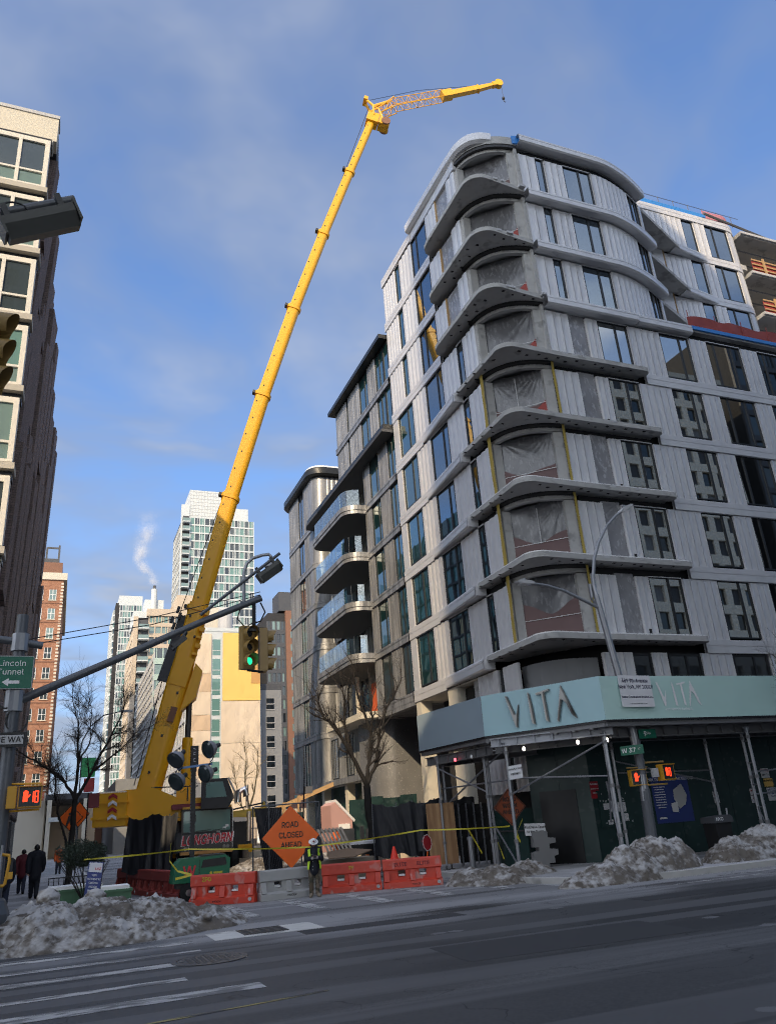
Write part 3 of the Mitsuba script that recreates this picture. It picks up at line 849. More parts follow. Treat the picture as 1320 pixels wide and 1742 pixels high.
# ---- curved open corner bays
arc = [(16.50, 27.15), (16.58, 26.55), (16.76, 25.98), (17.12, 25.48), (17.6, 25.1), (18.2, 24.86), (18.75, 24.75), (19.12, 24.72)]
arcl = Fac(arc, 1, 0)
La = arcl.s[-1]
for k in range(9):
    z0 = ZW(k)
    up = k >= 5
    zt, zl = z0 - .05, z0 - .27
    if k < 8:
        if up:
            outl = [(16.46, 30.16), (16.12, 30.02), (15.92, 29.72), (15.86, 29.35), (15.84, 25.25)] + arcpts(16.72, 25.15, .88, 180, 268, 8)[1:] + [(19.02, 24.5), (19.02, 25.9), (17.9, 27.1), (17.2, 28), (17.2, 30.16)]
        else:
            outl = [(16.46, 28.6), (16.18, 28.6), (16.16, 25.0)] + arcpts(16.86, 24.86, .72, 180, 268, 8)[1:] + [(19.0, 24.22), (23.6, 24.24)] + arcpts(23.95, 24.54, .3, -90, 80, 6) + [(24.1, 25.1), (19.3, 25.2), (17.9, 27.1), (17.2, 28.6)]
        s = put(bd, 'balcony_slab', M().prism(outl, zl, zt), 'concrete')
        h = M()
        r2 = np.random.default_rng(70 + k)
        spots = [(16.12 + .32 * (i % 2), 28.3 - i * .42) for i in range(8)] + ([(17.2 + i * .5, 24.42 + .18 * (i % 2)) for i in range(13)] if not up else [(16.9 + i * .55, 24.5 + .12 * (i % 2)) for i in range(4)])
        for x, y in spots:
            a = r2.uniform(.05, .075)
            h.box(x - a, x + a, y - a * .8, y + a * .8, zl - .012, zl + .002)
        if k < 7:
            put(s, 'fixing_pockets', h, 'black', kind='stuff')  # black blocks stand in for the dark inside the holes
        if k < 3:
            # a rim of snow on the slab
            sn = sg.Polygon(outl).buffer(-.03)
            put(s, 'snow_rim', M().prism(sn.exterior.coords, zt, zt + .05), 'white')
        # frost patches on the slab edge
        q = M()
        for t in r2.uniform(0, 1, 4):
            x = 16.9 + 2.0 * t if up else 17.0 + 6.4 * t
            y = 24.27 if up else 24.225
            q.box(x, x + r2.uniform(.08, .3), y - .006 + (.02 if up else 0), y + .2, zt - .10, zt + .006)
        put(s, 'edge_patches', q, 'greywhite', kind='stuff')
    zc = z0 + 2.93
    if k < 8:
        # head beam under the slab above, dark gutter track, pillars
        put(bd, 'bay_beam', arcl.strip(0, La, [(-.36, zc - .30), (-.36, zc - .02), (-.16, zc - .02), (-.16, zc - .30)]), 'concrete')
        put(bd, 'bay_track', arcl.strip(0, La, [(-.16, zc - .13), (-.16, zc + .01), (.02, zc + .01), (.02, zc - .13)]), 'black')
        put(bd, 'bay_pillar', M().prism([(16.62, 26.62), (17.02, 26.62), (17.02, 27.15), (16.62, 27.15)], zt, zc - .35), 'concrete')
        put(bd, 'bay_pillar', M().prism([(18.62, 24.92), (19.06, 24.82), (19.06, 25.2), (18.72, 25.3)], zt, zc - .35), 'concrete')
        put(bd, 'bay_ceiling', M().prism([(16.9, 26.5), (17.3, 25.6), (18.2, 25.05), (19.0, 24.95), (19.3, 25.8), (17.8, 27.4), (16.9, 27.4)], zc - .02, zc + .02), 'concrete')
        sh = Fac([(17.0, 26.75), (18.74, 25.12)], 1, 0)
        sag = lambda t, k=k: 1 - .03 * np.abs(np.sin(3.1 * t + k)) ** 2 - .02 * meshkit.noise(np.stack([t * 6, 0 * t + k, 0 * t], -1))
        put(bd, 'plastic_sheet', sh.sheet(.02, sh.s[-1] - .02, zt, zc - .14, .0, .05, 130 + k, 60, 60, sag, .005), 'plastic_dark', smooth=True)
        put(bd, 'bay_back', M().prism([(17.3, 27.45), (19.3, 25.6), (19.4, 25.7), (17.4, 27.55)], zt, zc), 'core')
        nl = Fac([(16.92, 26.70), (18.75, 25.02)], 1, 0)
        hh = (1.75, 1.45, 1.35, 1.2, 1.0, .6, .6, .6)[k]
        if k in (0, 1, 2, 3, 4):
            dr_ = lambda t, k=k: .72 + .28 * np.abs(2 * t - 1) ** 1.5 + .05 * np.sin(9 * t + k)
            put(bd, 'safety_net', nl.sheet(.03, nl.s[-1] - .02, zt, zt + hh, -.01, .06, 150 + k, 26, 6, dr_), 'darknet', smooth=True)
        if k >= 3:
            L = nl.s[-1]
            put(bd, 'safety_net', nl.sheet(L * .62, L - .02, zt, zt + 1.25, .03, .04, 170 + k, 10, 6, lambda t: .35 + .6 * t), 'rednet' if k < 7 else 'darknet', smooth=True)
        if k < 4:
            for fa, a, b in ((south, 26.56, 26.74), (ave, 18.98, 19.11)):
                ins = fa.sheet(a, b, zt, zc - .05, .01, .05, 190 + k, 5, 30) if fa is ave else Fac([(XS, 26.3), (XS, 27)], -1, 26.3).sheet(26.5, 26.74, zt, zc - .05, .01, .05, 195 + k, 5, 30)
                put(bd, 'insulation_strip', ins, 'insul', smooth=True)
        else:
            put(bd, 'jamb', B(18.96, 19.1, 24.72, 24.9, zt, zc), 'concrete')
        put(bd, 'sheet_seam', sh.strip(1.1 + .1 * (k % 3), 1.15 + .1 * (k % 3), [(.05, zt), (.05, zc - .4), (.056, zc - .4), (.056, zt)]), 'greywhite') if k in (1, 3) else None
        put(bd, 'work_rail', M().tube([(17.0, 26.6, zt + 1.0), (18.7, 25.0, zt + 1.02)], .012, 5), 'white')
# roof arc fascia of the corner
put(bd, 'corner_fascia', arcl.strip(0, La, [(-.3, 33.5), (-.3, 33.98), (.02, 33.98), (.02, 33.5)]), 'concrete')

# ---- storey below the first band (partly behind the shed)
for a, b in [(28.45, 30.2)]:
    put(bd, 'fluted_panel', south.flute(a, b, 2.6, 7.42, .42), 'panel', smooth=35)
put(bd, 'narrow_window', south.strip(28.02, 28.42, [(-.2, 2.6), (-.2, 7.4), (-.15, 7.4), (-.15, 2.6)]), 'glass_dark')
put(bd, 'fluted_panel', south.flute(26.8, 28.0, 2.6, 7.42, .42), 'panel', smooth=35)
put(bd, 'pillar', B(16.5, 17.0, 32.25, 33.2, .15, 7.42), 'cream')
put(bd, 'pillar', B(16.48, 17.1, 36.3, 36.86, .15, 7.42), 'cream')
put(bd, 'pillar', B(16.6, 17.2, 30.3, 30.75, .15, 7.42), 'concrete')
put(bd, 'soffit', B(16.5, 18.2, 28.5, 36.86, 7.38, 7.44), 'cream')
for a, b in ((19.12, 20.5), (21.45, 22.2), (23.95, 25.6), (27.7, 29.2), (31, 32.5)):
    put(bd, 'fluted_panel', ave.flute(a, b, 4.5, 7.42, .40), 'panel', smooth=35)
for i, (a, b, mu) in enumerate([(20.5, 21.45, ()), (22.3, 23.95, (.55,)), (25.7, 27.6, (.6,)), (29.3, 30.9, (.6,)), (32.6, 34.4, (.5,))]):
    window(bd, ave, a, b, 4.9, 7.40, mu, 'glass_dark', seed=400 + i, fw=.09)
put(bd, 'bay_wall', arcl.strip(0, La, [(-.5, 3.0), (-.5, 7.3), (-.45, 7.3), (-.45, 3.0)]), 'greywall')
for i in range(3):
    put(bd, 'window_opening', B(16.9, 17.3, 30.9 + 0 * i, 32.2, 4.4, 7.3), 'black') if i == 0 else None

# ---- set-back storeys on the right
for k in range(5, 9):
    z0 = ZW(k)
    z1, zb = z0 + 2.55, z0 - .32
    za, zc = zb + .22, zb + 2.84
    for a, b in [(29.6, 33.85), (34.85, 35.75), (37.68, 39.05), (39.1, back.s[-1] - .4)]:
        put(bd, 'fluted_panel', back.flute(a, b, za, zc, .42), 'panel', smooth=35)
    window(bd, back, 33.9, 34.8, z0, z1, (), 'glass', seed=500 + k, name='narrow_window')
    window(bd, back, 35.8, 37.64, z0, z1, (.34,), 'glass', seed=510 + k)
    for a, b in ((33.9, 34.8), (35.8, 37.64)):
        put(bd, 'panel_head', back.strip(a, b, [(-.14, z1 + .004), (-.14, zc), (-.004, zc), (-.004, z1 + .004)]), 'panel')
    if k > 5:
        put(bd, 'floor_band', back.strip(33.2, back.s[-1], flatband(zb)), 'panel')
        put(bd, 'flared_lip', back.strip(32.2, 35.2, lip(zb, .55), taper=(1.0, .1)), 'panel')
        put(bd, 'balcony_slab', M().prism([(27.9, 26.15), (32.6, 28.15), (33.4, YB + .02), (29, YB + .05), (28.0, 27.6)], zb - .22, zb + .02), 'concrete')
        put(bd, 'flat_panel', B(30.8, 31.6, YB - .05, YB + .1, zb - 2.9, zb - .25), 'panel')
        put(bd, 'opening_trim', B(31.62, 31.68, YB - .07, YB + .08, zb - 2.9, zb - .25), 'ply')
zr = ZW(9) - .32
put(bd, 'roof_band', back.strip(28.7, back.s[-1], flatband(zr)), 'panel')
put(bd, 'roof_tarp', back.strip(28.9, 36.2, [(-.1, zr + .25), (-.1, zr + .62), (-.04, zr + .62), (-.04, zr + .25)]), 'bluetarp')
put(bd, 'roof_net', back.sheet(36.0, 39.6, zr + .25, zr + 1.0, -.08, .05, 5), 'pinknet', smooth=True)
q = M()
for i in range(9):
    x = 28.9 + i * 1.2
    q.tube([(x, YB + .1, zr + .2), (x, YB + .1, zr + 1.15)], .02, 5)
q.tube([(28.8, YB + .1, zr + 1.1), (39.2, YB + .1, zr + 1.1)], .018, 5)
q.tube([(35.8, YB - .2, zr + .42), (46.5, YB + .9, zr + .42)], .09, 6)
put(bd, 'roof_rail', q, 'shedsteel')
# terrace edge net and blue membrane
put(bd, 'terrace_membrane', ave.strip(28.0, 46, [(-.1, 24.02), (-.1, 24.22), (.045, 24.22), (.045, 24.02)]), 'bluetarp')
put(bd, 'terrace_net', ave.sheet(27.9, 46, 24.2, 24.95, -.02, .10, 7, 90, 6, lambda t: .78 + .22 * np.abs(np.sin(t * 24)) ** .6), 'rednet', smooth=True)
q = M()
for i in range(10):
    q.tube([(28 + i * 1.8, YA + .05, 24.1), (28 + i * 1.8, YA + .05, 25.2)], .022, 5)
put(bd, 'net_posts', q, 'rednet', kind='stuff')
# open unfinished floors at the right end
for k in range(5, 10):
    z = ZW(k) - .3
    put(bd, 'open_slab', B(39.0, 47.2, YB + .1, 36, z - .28, z), 'concrete')
    put(bd, 'slab_edge', B(39.0, 47.2, YB - .02, YB + .1, z - .20, z - .02), 'greywhite')
    if k < 9:
        q = M()
        for h in (.35, .7, 1.05):
            q.box(39.4, 47.0, YB + .12, YB + .16, z + h - .05, z + h + .05)
        put(bd, 'guard_rail', q, 'ply')
        for i in range(4):
            put(bd, 'guard_post', B(40.3 + i * 2.1, 40.45 + i * 2.1, YB + .04, YB + .12, z, z + 1.25), 'ply')
        put(bd, 'guard_net', Fac([(39.4, YB + .2), (47, YB + .2)], 1, 0).sheet(0, 7.6, z, z + 1.0, 0, .04, k, 30, 5), 'rednet', smooth=True)
        put(bd, 'side_wall', B(46.3, 47.0, YB + .5, 33, z, z + 2.92), 'cream')
        q = M()
        for i in range(5):
            q.tube([(39.4, YB + 1.0 + i * 1.1, z + 2.5), (46.2, YB + 1.0 + i * 1.1, z + 2.5)], .05, 5)
        put(bd, 'ceiling_pipes', q, 'shedsteel', kind='stuff')
# ---------------------------------------------------------------- the dark building next to it
db = thing('apartment_building', 'dark grey metal apartment building with rounded glass balconies behind the bare black tree', 'building')


def ZD(k):
    return 7.8 + 3.10 * k


dA = Fac([(XS, 36.98), (XS, 42.15)], -1, 36.98)
dR = Fac([(17.75, 42.15), (17.75, 53.2)], -1, 42.15)
wing = Fac([(19.5, 53.0), (17.4, 53.0)] + arcpts(17.3, 53.84, .84, -90, -180, 8)[::1] + [(XS, 60.2)] + arcpts(17.2, 60.2, .74, 180, 90, 6)[1:] + [(19, 60.94)], -1, 0)
LW = wing.s[-1]
w0 = wing.s[11] - 54.0        # along the straight part: s = w0 + y
w0 = wing.s[2 + 8] - 53.84
put(db, 'core', M().prism([(16.8, 37.1), (16.8, 42.4), (18.0, 42.5), (18.0, 53.4), (17.6, 53.6), (16.85, 54.3), (16.85, 60.5), (40, 60.6), (40, 37.1)], 7.7, 23.3), 'core')
put(db, 'core', M().prism([(16.8, 37.1), (16.8, 46.9), (38, 46.9), (38, 37.1)], 23.3, 29.5), 'core')
put(db, 'core', M().prism([(17.6, 53.3), (16.85, 54.3), (16.85, 60.5), (38, 60.6), (38, 53.3)], 4.5, 27.5), 'core')
put(db, 'core', M().prism([(23, 37.2), (40, 37.2), (40, 60), (19.5, 60), (19.5, 47), (23, 47)], .1, 7.7), 'core')


def dband(z, d=.06):
    return [(-.12, z - .28), (d, z - .28), (d, z - .02), (d - .03, z - .01), (d - .03, z + .03), (d, z + .04), (d, z + .16), (-.12, z + .16)]


for k in range(5):
    zb, zt = ZD(k) + .16, ZD(k + 1) - .28
    gl = 'glass_teal' if k else 'glass_grey'
    for a, b in ((38.2, 39.72), (41.25, 42.1)):
        put(db, 'fluted_panel', dA.flute(a, b, zb, zt, .30, .06), 'panel_dark', smooth=35)
    window(db, dA, 37.02, 38.16, zb + .05, zt - .03, (.5,), gl, seed=600 + k, wav=.004, mw=.06)
    window(db, dA, 39.76, 41.21, zb + .05, zt - .03, (.28,), gl, seed=610 + k, wav=.004, mw=.06)
    put(db, 'floor_band', dA.strip(36.98, 42.15, dband(ZD(k))), 'panel_dark')
    # recess with balconies
    for a, b in ((42.2, 43.9), (45.4, 47.0), (48.4, 50.2), (51.3, 53.2)):
        put(db, 'fluted_panel', dR.flute(a, b, zb, zt + .2, .34, .07), 'panel_dark', smooth=35)
    for i, (a, b) in enumerate(((43.95, 45.35), (47.05, 48.35), (50.25, 51.25))):
        window(db, dR, a, b, zb, zt, (), 'glass', seed=620 + k * 3 + i, wav=.006)
    put(db, 'return_wall', B(XS - .02, 17.8, 42.1, 42.2, zb - .2, zt + .3), 'panel_dark')
    bal = arcpts(16.05, 43.05, 1.0, -90, -180, 8)
    bal = [(17.8, 42.05)] + bal + arcpts(15.65, 48.75, .6, 180, 90, 5) + [(17.8, 49.35)]
    if k == 0:
        bal0 = [(17.8, 42.3)] + arcpts(16.6, 43.3, 1.0, -90, -180, 8) + [(15.6, 49.3), (17.8, 49.3)]
        put(db, 'raw_balcony_slab', M().prism(bal0, ZD(0) - .35, ZD(0)), 'cream')
        put(db, 'orange_board', B(17.0, 17.05, 43.6, 44.6, ZD(0), ZD(0) + 1.9), 'dullorange')
        put(db, 'timber_post', B(16.2, 16.4, 44.9, 45.1, ZD(0), ZD(0) + 2.4), 'cream')
        continue
    z = ZD(k) + .05
    s = put(db, 'balcony', M().prism(bal, z - .42, z - .20), 'panel_dark')
    put(s, 'upper_rim', M().prism(sg.Polygon(bal).buffer(.05).intersection(sg.box(10, 40, 17.7, 60)).exterior.coords, z - .19, z + .12), 'panel_dark')
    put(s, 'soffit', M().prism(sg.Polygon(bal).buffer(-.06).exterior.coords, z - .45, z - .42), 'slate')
    ring = Fac([p for p in bal[1:-1]], -1, 0)
    L = ring.s[-1]
    q = M()
    n = 9
    cutp = [0, .9, 1.75] + list(np.linspace(2.9, L - .9, 7)) + [L]
    for a, b in zip(cutp[:-1], cutp[1:]):
        put(s, 'glass_panel', ring.strip(a + .015, b - .015, [(-.09, z + .12), (-.09, z + 1.2), (-.075, z + 1.2), (-.075, z + .12)]), 'glass_rail')
        q.tube([(*ring.at(b - .001, -.08)[0], z + .1), (*ring.at(b - .001, -.08)[0], z + 1.18)], .012, 5)
    put(s, 'rail_posts', q, 'steel', kind='stuff')
# ledge and upper storeys
put(db, 'roof_ledge', M().prism([(15.75, 37.0), (15.75, 52.9), (15.95, 53.6), (17.9, 53.6), (17.9, 37.0)], 22.95, 23.12), 'slate')
put(db, 'roof_ledge', M().prism([(15.85, 37.0), (15.85, 52.9), (16.0, 53.5), (17.9, 53.5), (17.9, 37.0)], 23.12, 23.45), 'frame')
dU = Fac([(XS, 36.95), (XS, 47.0)], -1, 36.95)
for k in range(2):
    zb, zt = 23.5 + 3.0 * k, 26.35 + 3.0 * k
    for a, b in ((39.15, 40.55), (42.15, 44.4), (44.75, 47.0)):
        put(db, 'fluted_panel', dU.flute(a, b, zb, zt, .30, .06), 'panel_dark', smooth=35)
    for i, (a, b, mu) in enumerate(((37.0, 37.8, ()), (37.85, 39.1, (.5,)), (40.6, 42.1, (.35,)), (44.42, 44.73, ()))):
        window(db, dU, a, b, zb + .1, zt - .05, mu, 'glass_teal', seed=640 + 5 * k + i, mw=.06)
    put(db, 'floor_band', dU.strip(36.95, 47.05, dband(26.5, .07)), 'panel_dark') if k == 0 else None
put(db, 'gable', B(16.5, 38, 46.95, 47.05, 23.4, 29.4), 'panel_dark')
put(db, 'roof_edge', M().prism([(15.98, 36.95), (15.98, 47.3), (38, 47.3), (38, 36.95)], 29.4, 29.68), 'frame')
put(db, 'roof_unit', B(17.2, 18.6, 38, 40, 29.7, 30.4), 'greywall')
# wing
sl = Fac([(0, 0), (1, 0)], 1)
for k in range(-1, 7):
    zb, zt = ZD(k) + .16, ZD(k + 1) - .28
    if k == -1:
        zb = 4.62
    if k == 6:
        zt = 27.4
        zb = ZD(6) - .1
        continue
    if k == 5:
        zt = 27.35
    gl = 'glass' if k > 2 else 'glass_pale'
    put(db, 'fluted_panel', wing.flute(.05, 1.95, zb, zt, .38, .05), 'panel_dark', smooth=35)
    put(db, 'corner_panel', wing.sheet(1.95, w0 + 54.6, zb, zt, -.01, 0, 0, 26, 2), 'panel_dark', smooth=True)
    put(db, 'fluted_panel', wing.flute(w0 + 54.6, w0 + 56.0, zb, zt, .35, .05), 'panel_dark', smooth=35)
    window(db, wing, w0 + 56.05, w0 + 57.5, zb, zt - .03, (.5,), gl, seed=660 + k, wav=.004, mw=.06)
    put(db, 'fluted_panel', wing.flute(w0 + 57.55, LW - 2.0, zb, zt, .30, .07), 'panel_dark', smooth=35)
    if k >= 0:
        put(db, 'floor_band', wing.strip(.05, LW - .3, dband(ZD(k), .06)), 'panel_dark', smooth=40)
put(db, 'floor_band', wing.strip(.05, LW - .3, dband(ZD(5), .06)), 'panel_dark', smooth=40)
put(db, 'roof_edge', wing.strip(.0, LW - .3, [(-.6, 27.35), (.30, 27.35), (.42, 27.5), (.42, 27.95), (.34, 28.05), (-.6, 28.05)]), 'frame', smooth=30)
put(db, 'roof_snow', wing.strip(.3, LW - 5, [(-.6, 28.05), (.28, 28.05), (.24, 28.22), (-.6, 28.22)]), 'white')
put(db, 'bottom_band', wing.strip(.05, LW - .3, [(-.3, 4.3), (.05, 4.3), (.05, 4.64), (-.3, 4.64)]), 'panel_dark', smooth=40)
put(db, 'bottom_slab', B(16.9, 20, 44, 60.5, 4.3, 4.62), 'concrete')
put(db, 'lower_front', dR.strip(44.5, 53.1, [(-.3, 4.3), (1.2, 4.3), (1.2, 4.66), (-.3, 4.66)]), 'panel_dark')
for i, (a, b) in enumerate(((45.2, 46.6), (48.2, 49.6), (51.2, 52.6))):
    window(db, Fac([(16.9, 44.4), (16.9, 53)], -1, 44.4), a, b, 4.75, 7.3, (.5,), 'glass_grey', seed=680 + i, mw=.06)
put(db, 'fluted_panel', Fac([(16.98, 44.4), (16.98, 53.1)], -1, 44.4).flute(44.4, 53.1, 4.66, 7.5, .36, .07), 'panel_dark', smooth=35)
for y in (45.5, 49.5, 54.5, 58.5):
    put(db, 'ground_pillar', B(16.9, 17.4, y, y + .5, .15, 4.3), 'cream')
put(db, 'ground_board', B(17.6, 17.7, 44.5, 60.5, .15, 4.3), 'greenboard')
# gateway wall under the overhang
gw = Fac([(23.5, 42.6), (18.0, 42.6)] + arcpts(17.7, 43.7, 1.1, -90, -180, 8)[1:] + [(16.6, 46)], -1, 0)
put(db, 'granite_wall', gw.sheet(0, gw.s[-1], .1, 7.55, 0, 0, 0, 40, 3), 'granite', smooth=True)
put(db, 'overhang', M().prism([(XS, 36.95), (XS, 42.15), (23, 42.6), (23, 36.95)], 7.42, 7.62), 'panel_dark')
put(db, 'overhang_edge', dA.strip(36.95, 42.15, [(-.3, 7.3), (.04, 7.3), (.04, 7.62), (-.3, 7.62)]), 'panel_dark')

# ---------------------------------------------------------------- the brick building on the left
lb = thing('brick_building', 'dark brown brick building with stacked white framed bay windows at the left edge', 'building')
XL = -2.0
put(lb, 'core', B(-14, XL - .45, YA + .5, 52, .1, 27.6), 'core')
put(lb, 'brick_wall', B(XL - .45, XL - .24, YA + .25, 52.1, 3.2, 27.0), 'brick')
put(lb, 'front_wall', B(-14, XL - .2, YA + .3, YA + .5, 3.2, 26.6), 'brick')
put(lb, 'cornice', M().box(-14, XL + .03, YA - .12, YA + .5, 26.62, 27.75), 'cream')
put(lb, 'cornice_side', M().box(XL - .45, XL + .02, YA + .5, 27.5, 26.75, 27.75), 'slate')
put(lb, 'parapet', M().box(-14, XL + .06, YA - .16, YA + .6, 27.75, 27.9), 'greywhite')
put(lb, 'cornice_foot', M().box(-14, XL - .08, YA - .2, YA + .4, 26.36, 26.62), 'palesill')
rb = np.random.default_rng(21)
put(lb, 'shadow_gap', B(XL - .26, XL - .235, YA + .3, 52.05, 3.2, 26.9), 'slate')  # dark sheet behind the brick panels, painting the shade in their gaps
for layer, sgn in ((0, 1), (1, -1)):
    y = YA + .3 + .7 * layer
    while y < 51.4:
        w = rb.uniform(.85, 1.3)
        z = 3.3 + rb.uniform(-7, 0)
        while z < 26.6:
            h = rb.uniform(5.0, 9.5)
            a, b = max(z, 3.3), min(z + h, 26.75)
            if b - a > 1.2 and (layer == 0 or rb.random() < .62):
                sk = sgn * rb.uniform(.35, .8) * (b - a) / 8
                t0, t1 = .05 + .13 * layer, .13 + .16 * layer + rb.uniform(0, .08)
                v = []
                for (yy, zz, t_) in ((y, a + .25, t0), (y + w, a, t0 + .03), (y + w + sk, b, t1 + .05), (y + sk, b - .3, t1)):
                    yy = min(max(yy, YA + .3), 52.1)
                    v.append((XL - .27, yy, zz))
                    v.append((XL - .27 + t_, yy, zz))
                f = [[1, 3, 5], [1, 5, 7], [0, 1, 7], [0, 7, 6], [2, 5, 3], [2, 4, 5], [0, 2, 3], [0, 3, 1], [6, 7, 5], [6, 5, 4]]
                put(lb, 'brick_panel', (np.array(v), np.array(f)), 'brick')
            z += h + rb.uniform(.05, .5)
        y += w + rb.uniform(.10, .22) + layer * .9
for zz in (20.2, 18.2):
    put(lb, 'narrow_window', B(XL - .3, XL - .1, 41.0, 41.6, zz - 1.4, zz + 2.2), 'offwhite')
for k in range(9):
    zs = 2.0 + 2.75 * k
    if k == 0:
        continue
    for j in range(2):
        x1 = -2.16 - j * 4.4
        x0 = x1 - 3.9
        bay = put(lb, 'bay_window', M().box(x0, x1, YA - .38, YA + .3, zs, zs + .06).box(x0, x1, YA - .38, YA + .3, zs + 2.22, zs + 2.34), 'bayframe')
        fr = M()
        for x in (x0 + .05, (x0 + x1) / 2 - 1.0, x0 + 1.95 + 1.0 - .03, x1 - .09):
            fr.box(x - .05, x + .07, YA - .42, YA - .28, zs + .06, zs + 2.22)
        fr.box(x1 - .13, x1 + .02, YA - .44, YA - .2, zs + .04, zs + 2.28)
        fr.box(x0, x1, YA - .41, YA - .30, zs + .70, zs + .78).box(x0, x1, YA - .41, YA - .30, zs + 2.12, zs + 2.24).box(x0, x1, YA - .41, YA - .30, zs + .05, zs + .14)
        fr.box(x1 - .07, x1 - .005, YA + .14, YA + .28, zs + .06, zs + 2.22)
        put(bay, 'frame', fr, 'bayframe')
        pf = Fac([(x0, YA - .34), (x1, YA - .34)], 1, 0)
        put(bay, 'pane', pf.sheet(.05, x1 - x0 - .05, zs + .1, zs + .72, 0, .003, k), 'glass_pale' if k % 3 else 'glass_grey', smooth=True)
        put(bay, 'pane', pf.sheet(.05, x1 - x0 - .05, zs + .76, zs + 2.18, 0, .003, k + 30), ('glass_grey', 'glass_green', 'glass_pale')[(k * 2 + j) % 3] if k < 7 else 'glass_grey', smooth=True)
        put(bay, 'side_pane', B(x1 - .05, x1 - .02, YA - .2, YA + .16, zs + .1, zs + 2.2), 'palegreen')
        put(bay, 'sill', B(x0 - .1, x1 + .10, YA - .5, YA + .32, zs - .22, zs - .005), 'palesill')
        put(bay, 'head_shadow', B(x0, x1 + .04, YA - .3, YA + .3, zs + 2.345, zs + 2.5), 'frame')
put(lb, 'shopfront', B(-14, -2.5, YA + .3, YA + .4, .15, 3.2), 'slate')
put(lb, 'shop_wall', B(XL - .4, XL - .25, YA + .4, 52, .15, 3.25), 'slate')
for i in range(8):
    put(lb, 'shop_pilaster', B(XL - .3, XL - .08, 26.3 + i * 3.2, 26.6 + i * 3.2, .15, 3.2), 'greywall' if i % 2 else 'slate')
for i in range(3):
    put(lb, 'downpipe', M().tube([(XL + .05, 29.0 + i * .5, .2), (XL + .05, 29.0 + i * .5, 4.6)], .06, 6), 'greywhite')
# ---------------------------------------------------------------- far buildings
def facgrid(parent, p0, p1, z0, z1, floors, bays, mats, band=.9, depth=.25, mull=.18, seed=0, slab='towerwhite', name='window', jitter=True, pane_parts=False):
    """a wall of windows between plan points p0 -> p1 (outward to the right of travel): spandrel bands, mullions and panes as geometry"""
    p0, p1 = np.asarray(p0, float), np.asarray(p1, float)
    L = np.linalg.norm(p1 - p0)
    fac = Fac([p0, p1], 1, 0)
    rng = np.random.default_rng(seed)
    fh = (z1 - z0) / floors
    bands, mul = M(), M()
    panes = {m: M() for m in mats}
    bw = L / bays
    for i in range(floors):
        z = z0 + i * fh
        fac.strip(0, L, [(-.3, z), (0, z), (0, z + band), (-.3, z + band)], m=bands)
        for j in range(bays):
            m = mats[int(rng.integers(len(mats)))]
            pq = fac.at(np.array([j * bw, (j + 1) * bw]), -depth)
            a, b = pq
            panes[m].quad((*a, z + band), (*b, z + band), (*b, z + fh), (*a, z + fh))
            if jitter and rng.random() < .5:
                c = (j + rng.choice([.33, .5, .66])) * bw
                fac.strip(c - mull * .3, c + mull * .3, [(-.3, z + band), (-.12, z + band), (-.12, z + fh), (-.3, z + fh)], m=mul)
    for j in range(bays + 1):
        c = min(max(j * bw, mull / 2), L - mull / 2)
        fac.strip(c - mull / 2, c + mull / 2, [(-.3, z0), (-.03, z0), (-.03, z1), (-.3, z1)], m=mul)
    put(parent, 'floor_bands', bands, slab, kind='stuff')
    put(parent, 'mullions', mul, slab, kind='stuff')
    for m, g in panes.items():
        if g.n:
            put(parent, name + '_panes', g, m, kind='stuff')


G4 = ['glass_green', 'glass_grey', 'glass_pale', 'glass_green', 'glass_dark']
# tall glass tower behind the crane boom
t1 = thing('glass_tower', 'tall pale green glass tower with a white crown behind the crane boom', 'building')
put(t1, 'core', B(32.8, 57.6, 260.4, 285, 0, 106), 'core')
facgrid(t1, (35.2, 260), (57.9, 260), 2, 106, 35, 13, G4, .5, .3, .24, 1)
facgrid(t1, (32.6, 284), (32.6, 262), 2, 105, 35, 9, G4, .5, .3, .24, 2)
put(t1, 'corner_wall', B(32.4, 35.2, 260.6, 262.2, 0, 111), 'towerwhite')
put(t1, 'crown', B(35.2, 46.5, 261, 280, 106, 117), 'towerwhite')
put(t1, 'crown_step', B(46.5, 56.0, 261, 280, 106, 111), 'towerwhite')
q = M()
for i in range(12):
    q.box(35.3 + i * 1.0, 35.36 + i * 1.0, 260.9, 261, 106, 117)
for i in range(8):
    q.box(35.2, 46.5, 260.9, 261, 107.2 + i * 1.3, 107.26 + i * 1.3)
put(t1, 'crown_joints', q, 'greywhite', kind='stuff')
for i in range(30):
    z = 18 + i * 2.97
    b = put(t1, 'balcony', B(32.7, 35.1, 258.6, 260.6, z - .35, z), 'towerwhite')
    put(b, 'rail', B(32.7, 35.1, 258.6, 258.66, z, z + 1.1), 'glass_pale')
    put(b, 'recess', B(32.9, 35.0, 260.5, 260.65, z, z + 2.5), 'slate')
# left glass tower
t2 = thing('glass_tower', 'slim glass tower rising at the far left end of the street', 'building')
put(t2, 'core', B(17.2, 28, 360.4, 395, 0, 102), 'core')
facgrid(t2, (18.9, 360), (28.6, 360), 2, 101, 33, 8, G4, .5, .3, .25, 3)
facgrid(t2, (16.4, 396), (16.4, 366), 2, 100, 33, 10, ['glass_green', 'glass_grey', 'glass_teal'], .7, .3, .35, 4)
facgrid(t2, (16.4, 366), (18.9, 360), 2, 100, 33, 3, ['glass_green', 'glass_teal'], .7, .3, .3, 5)
put(t2, 'crown', B(18.5, 28.6, 360.2, 385, 101, 105.5), 'towerwhite')
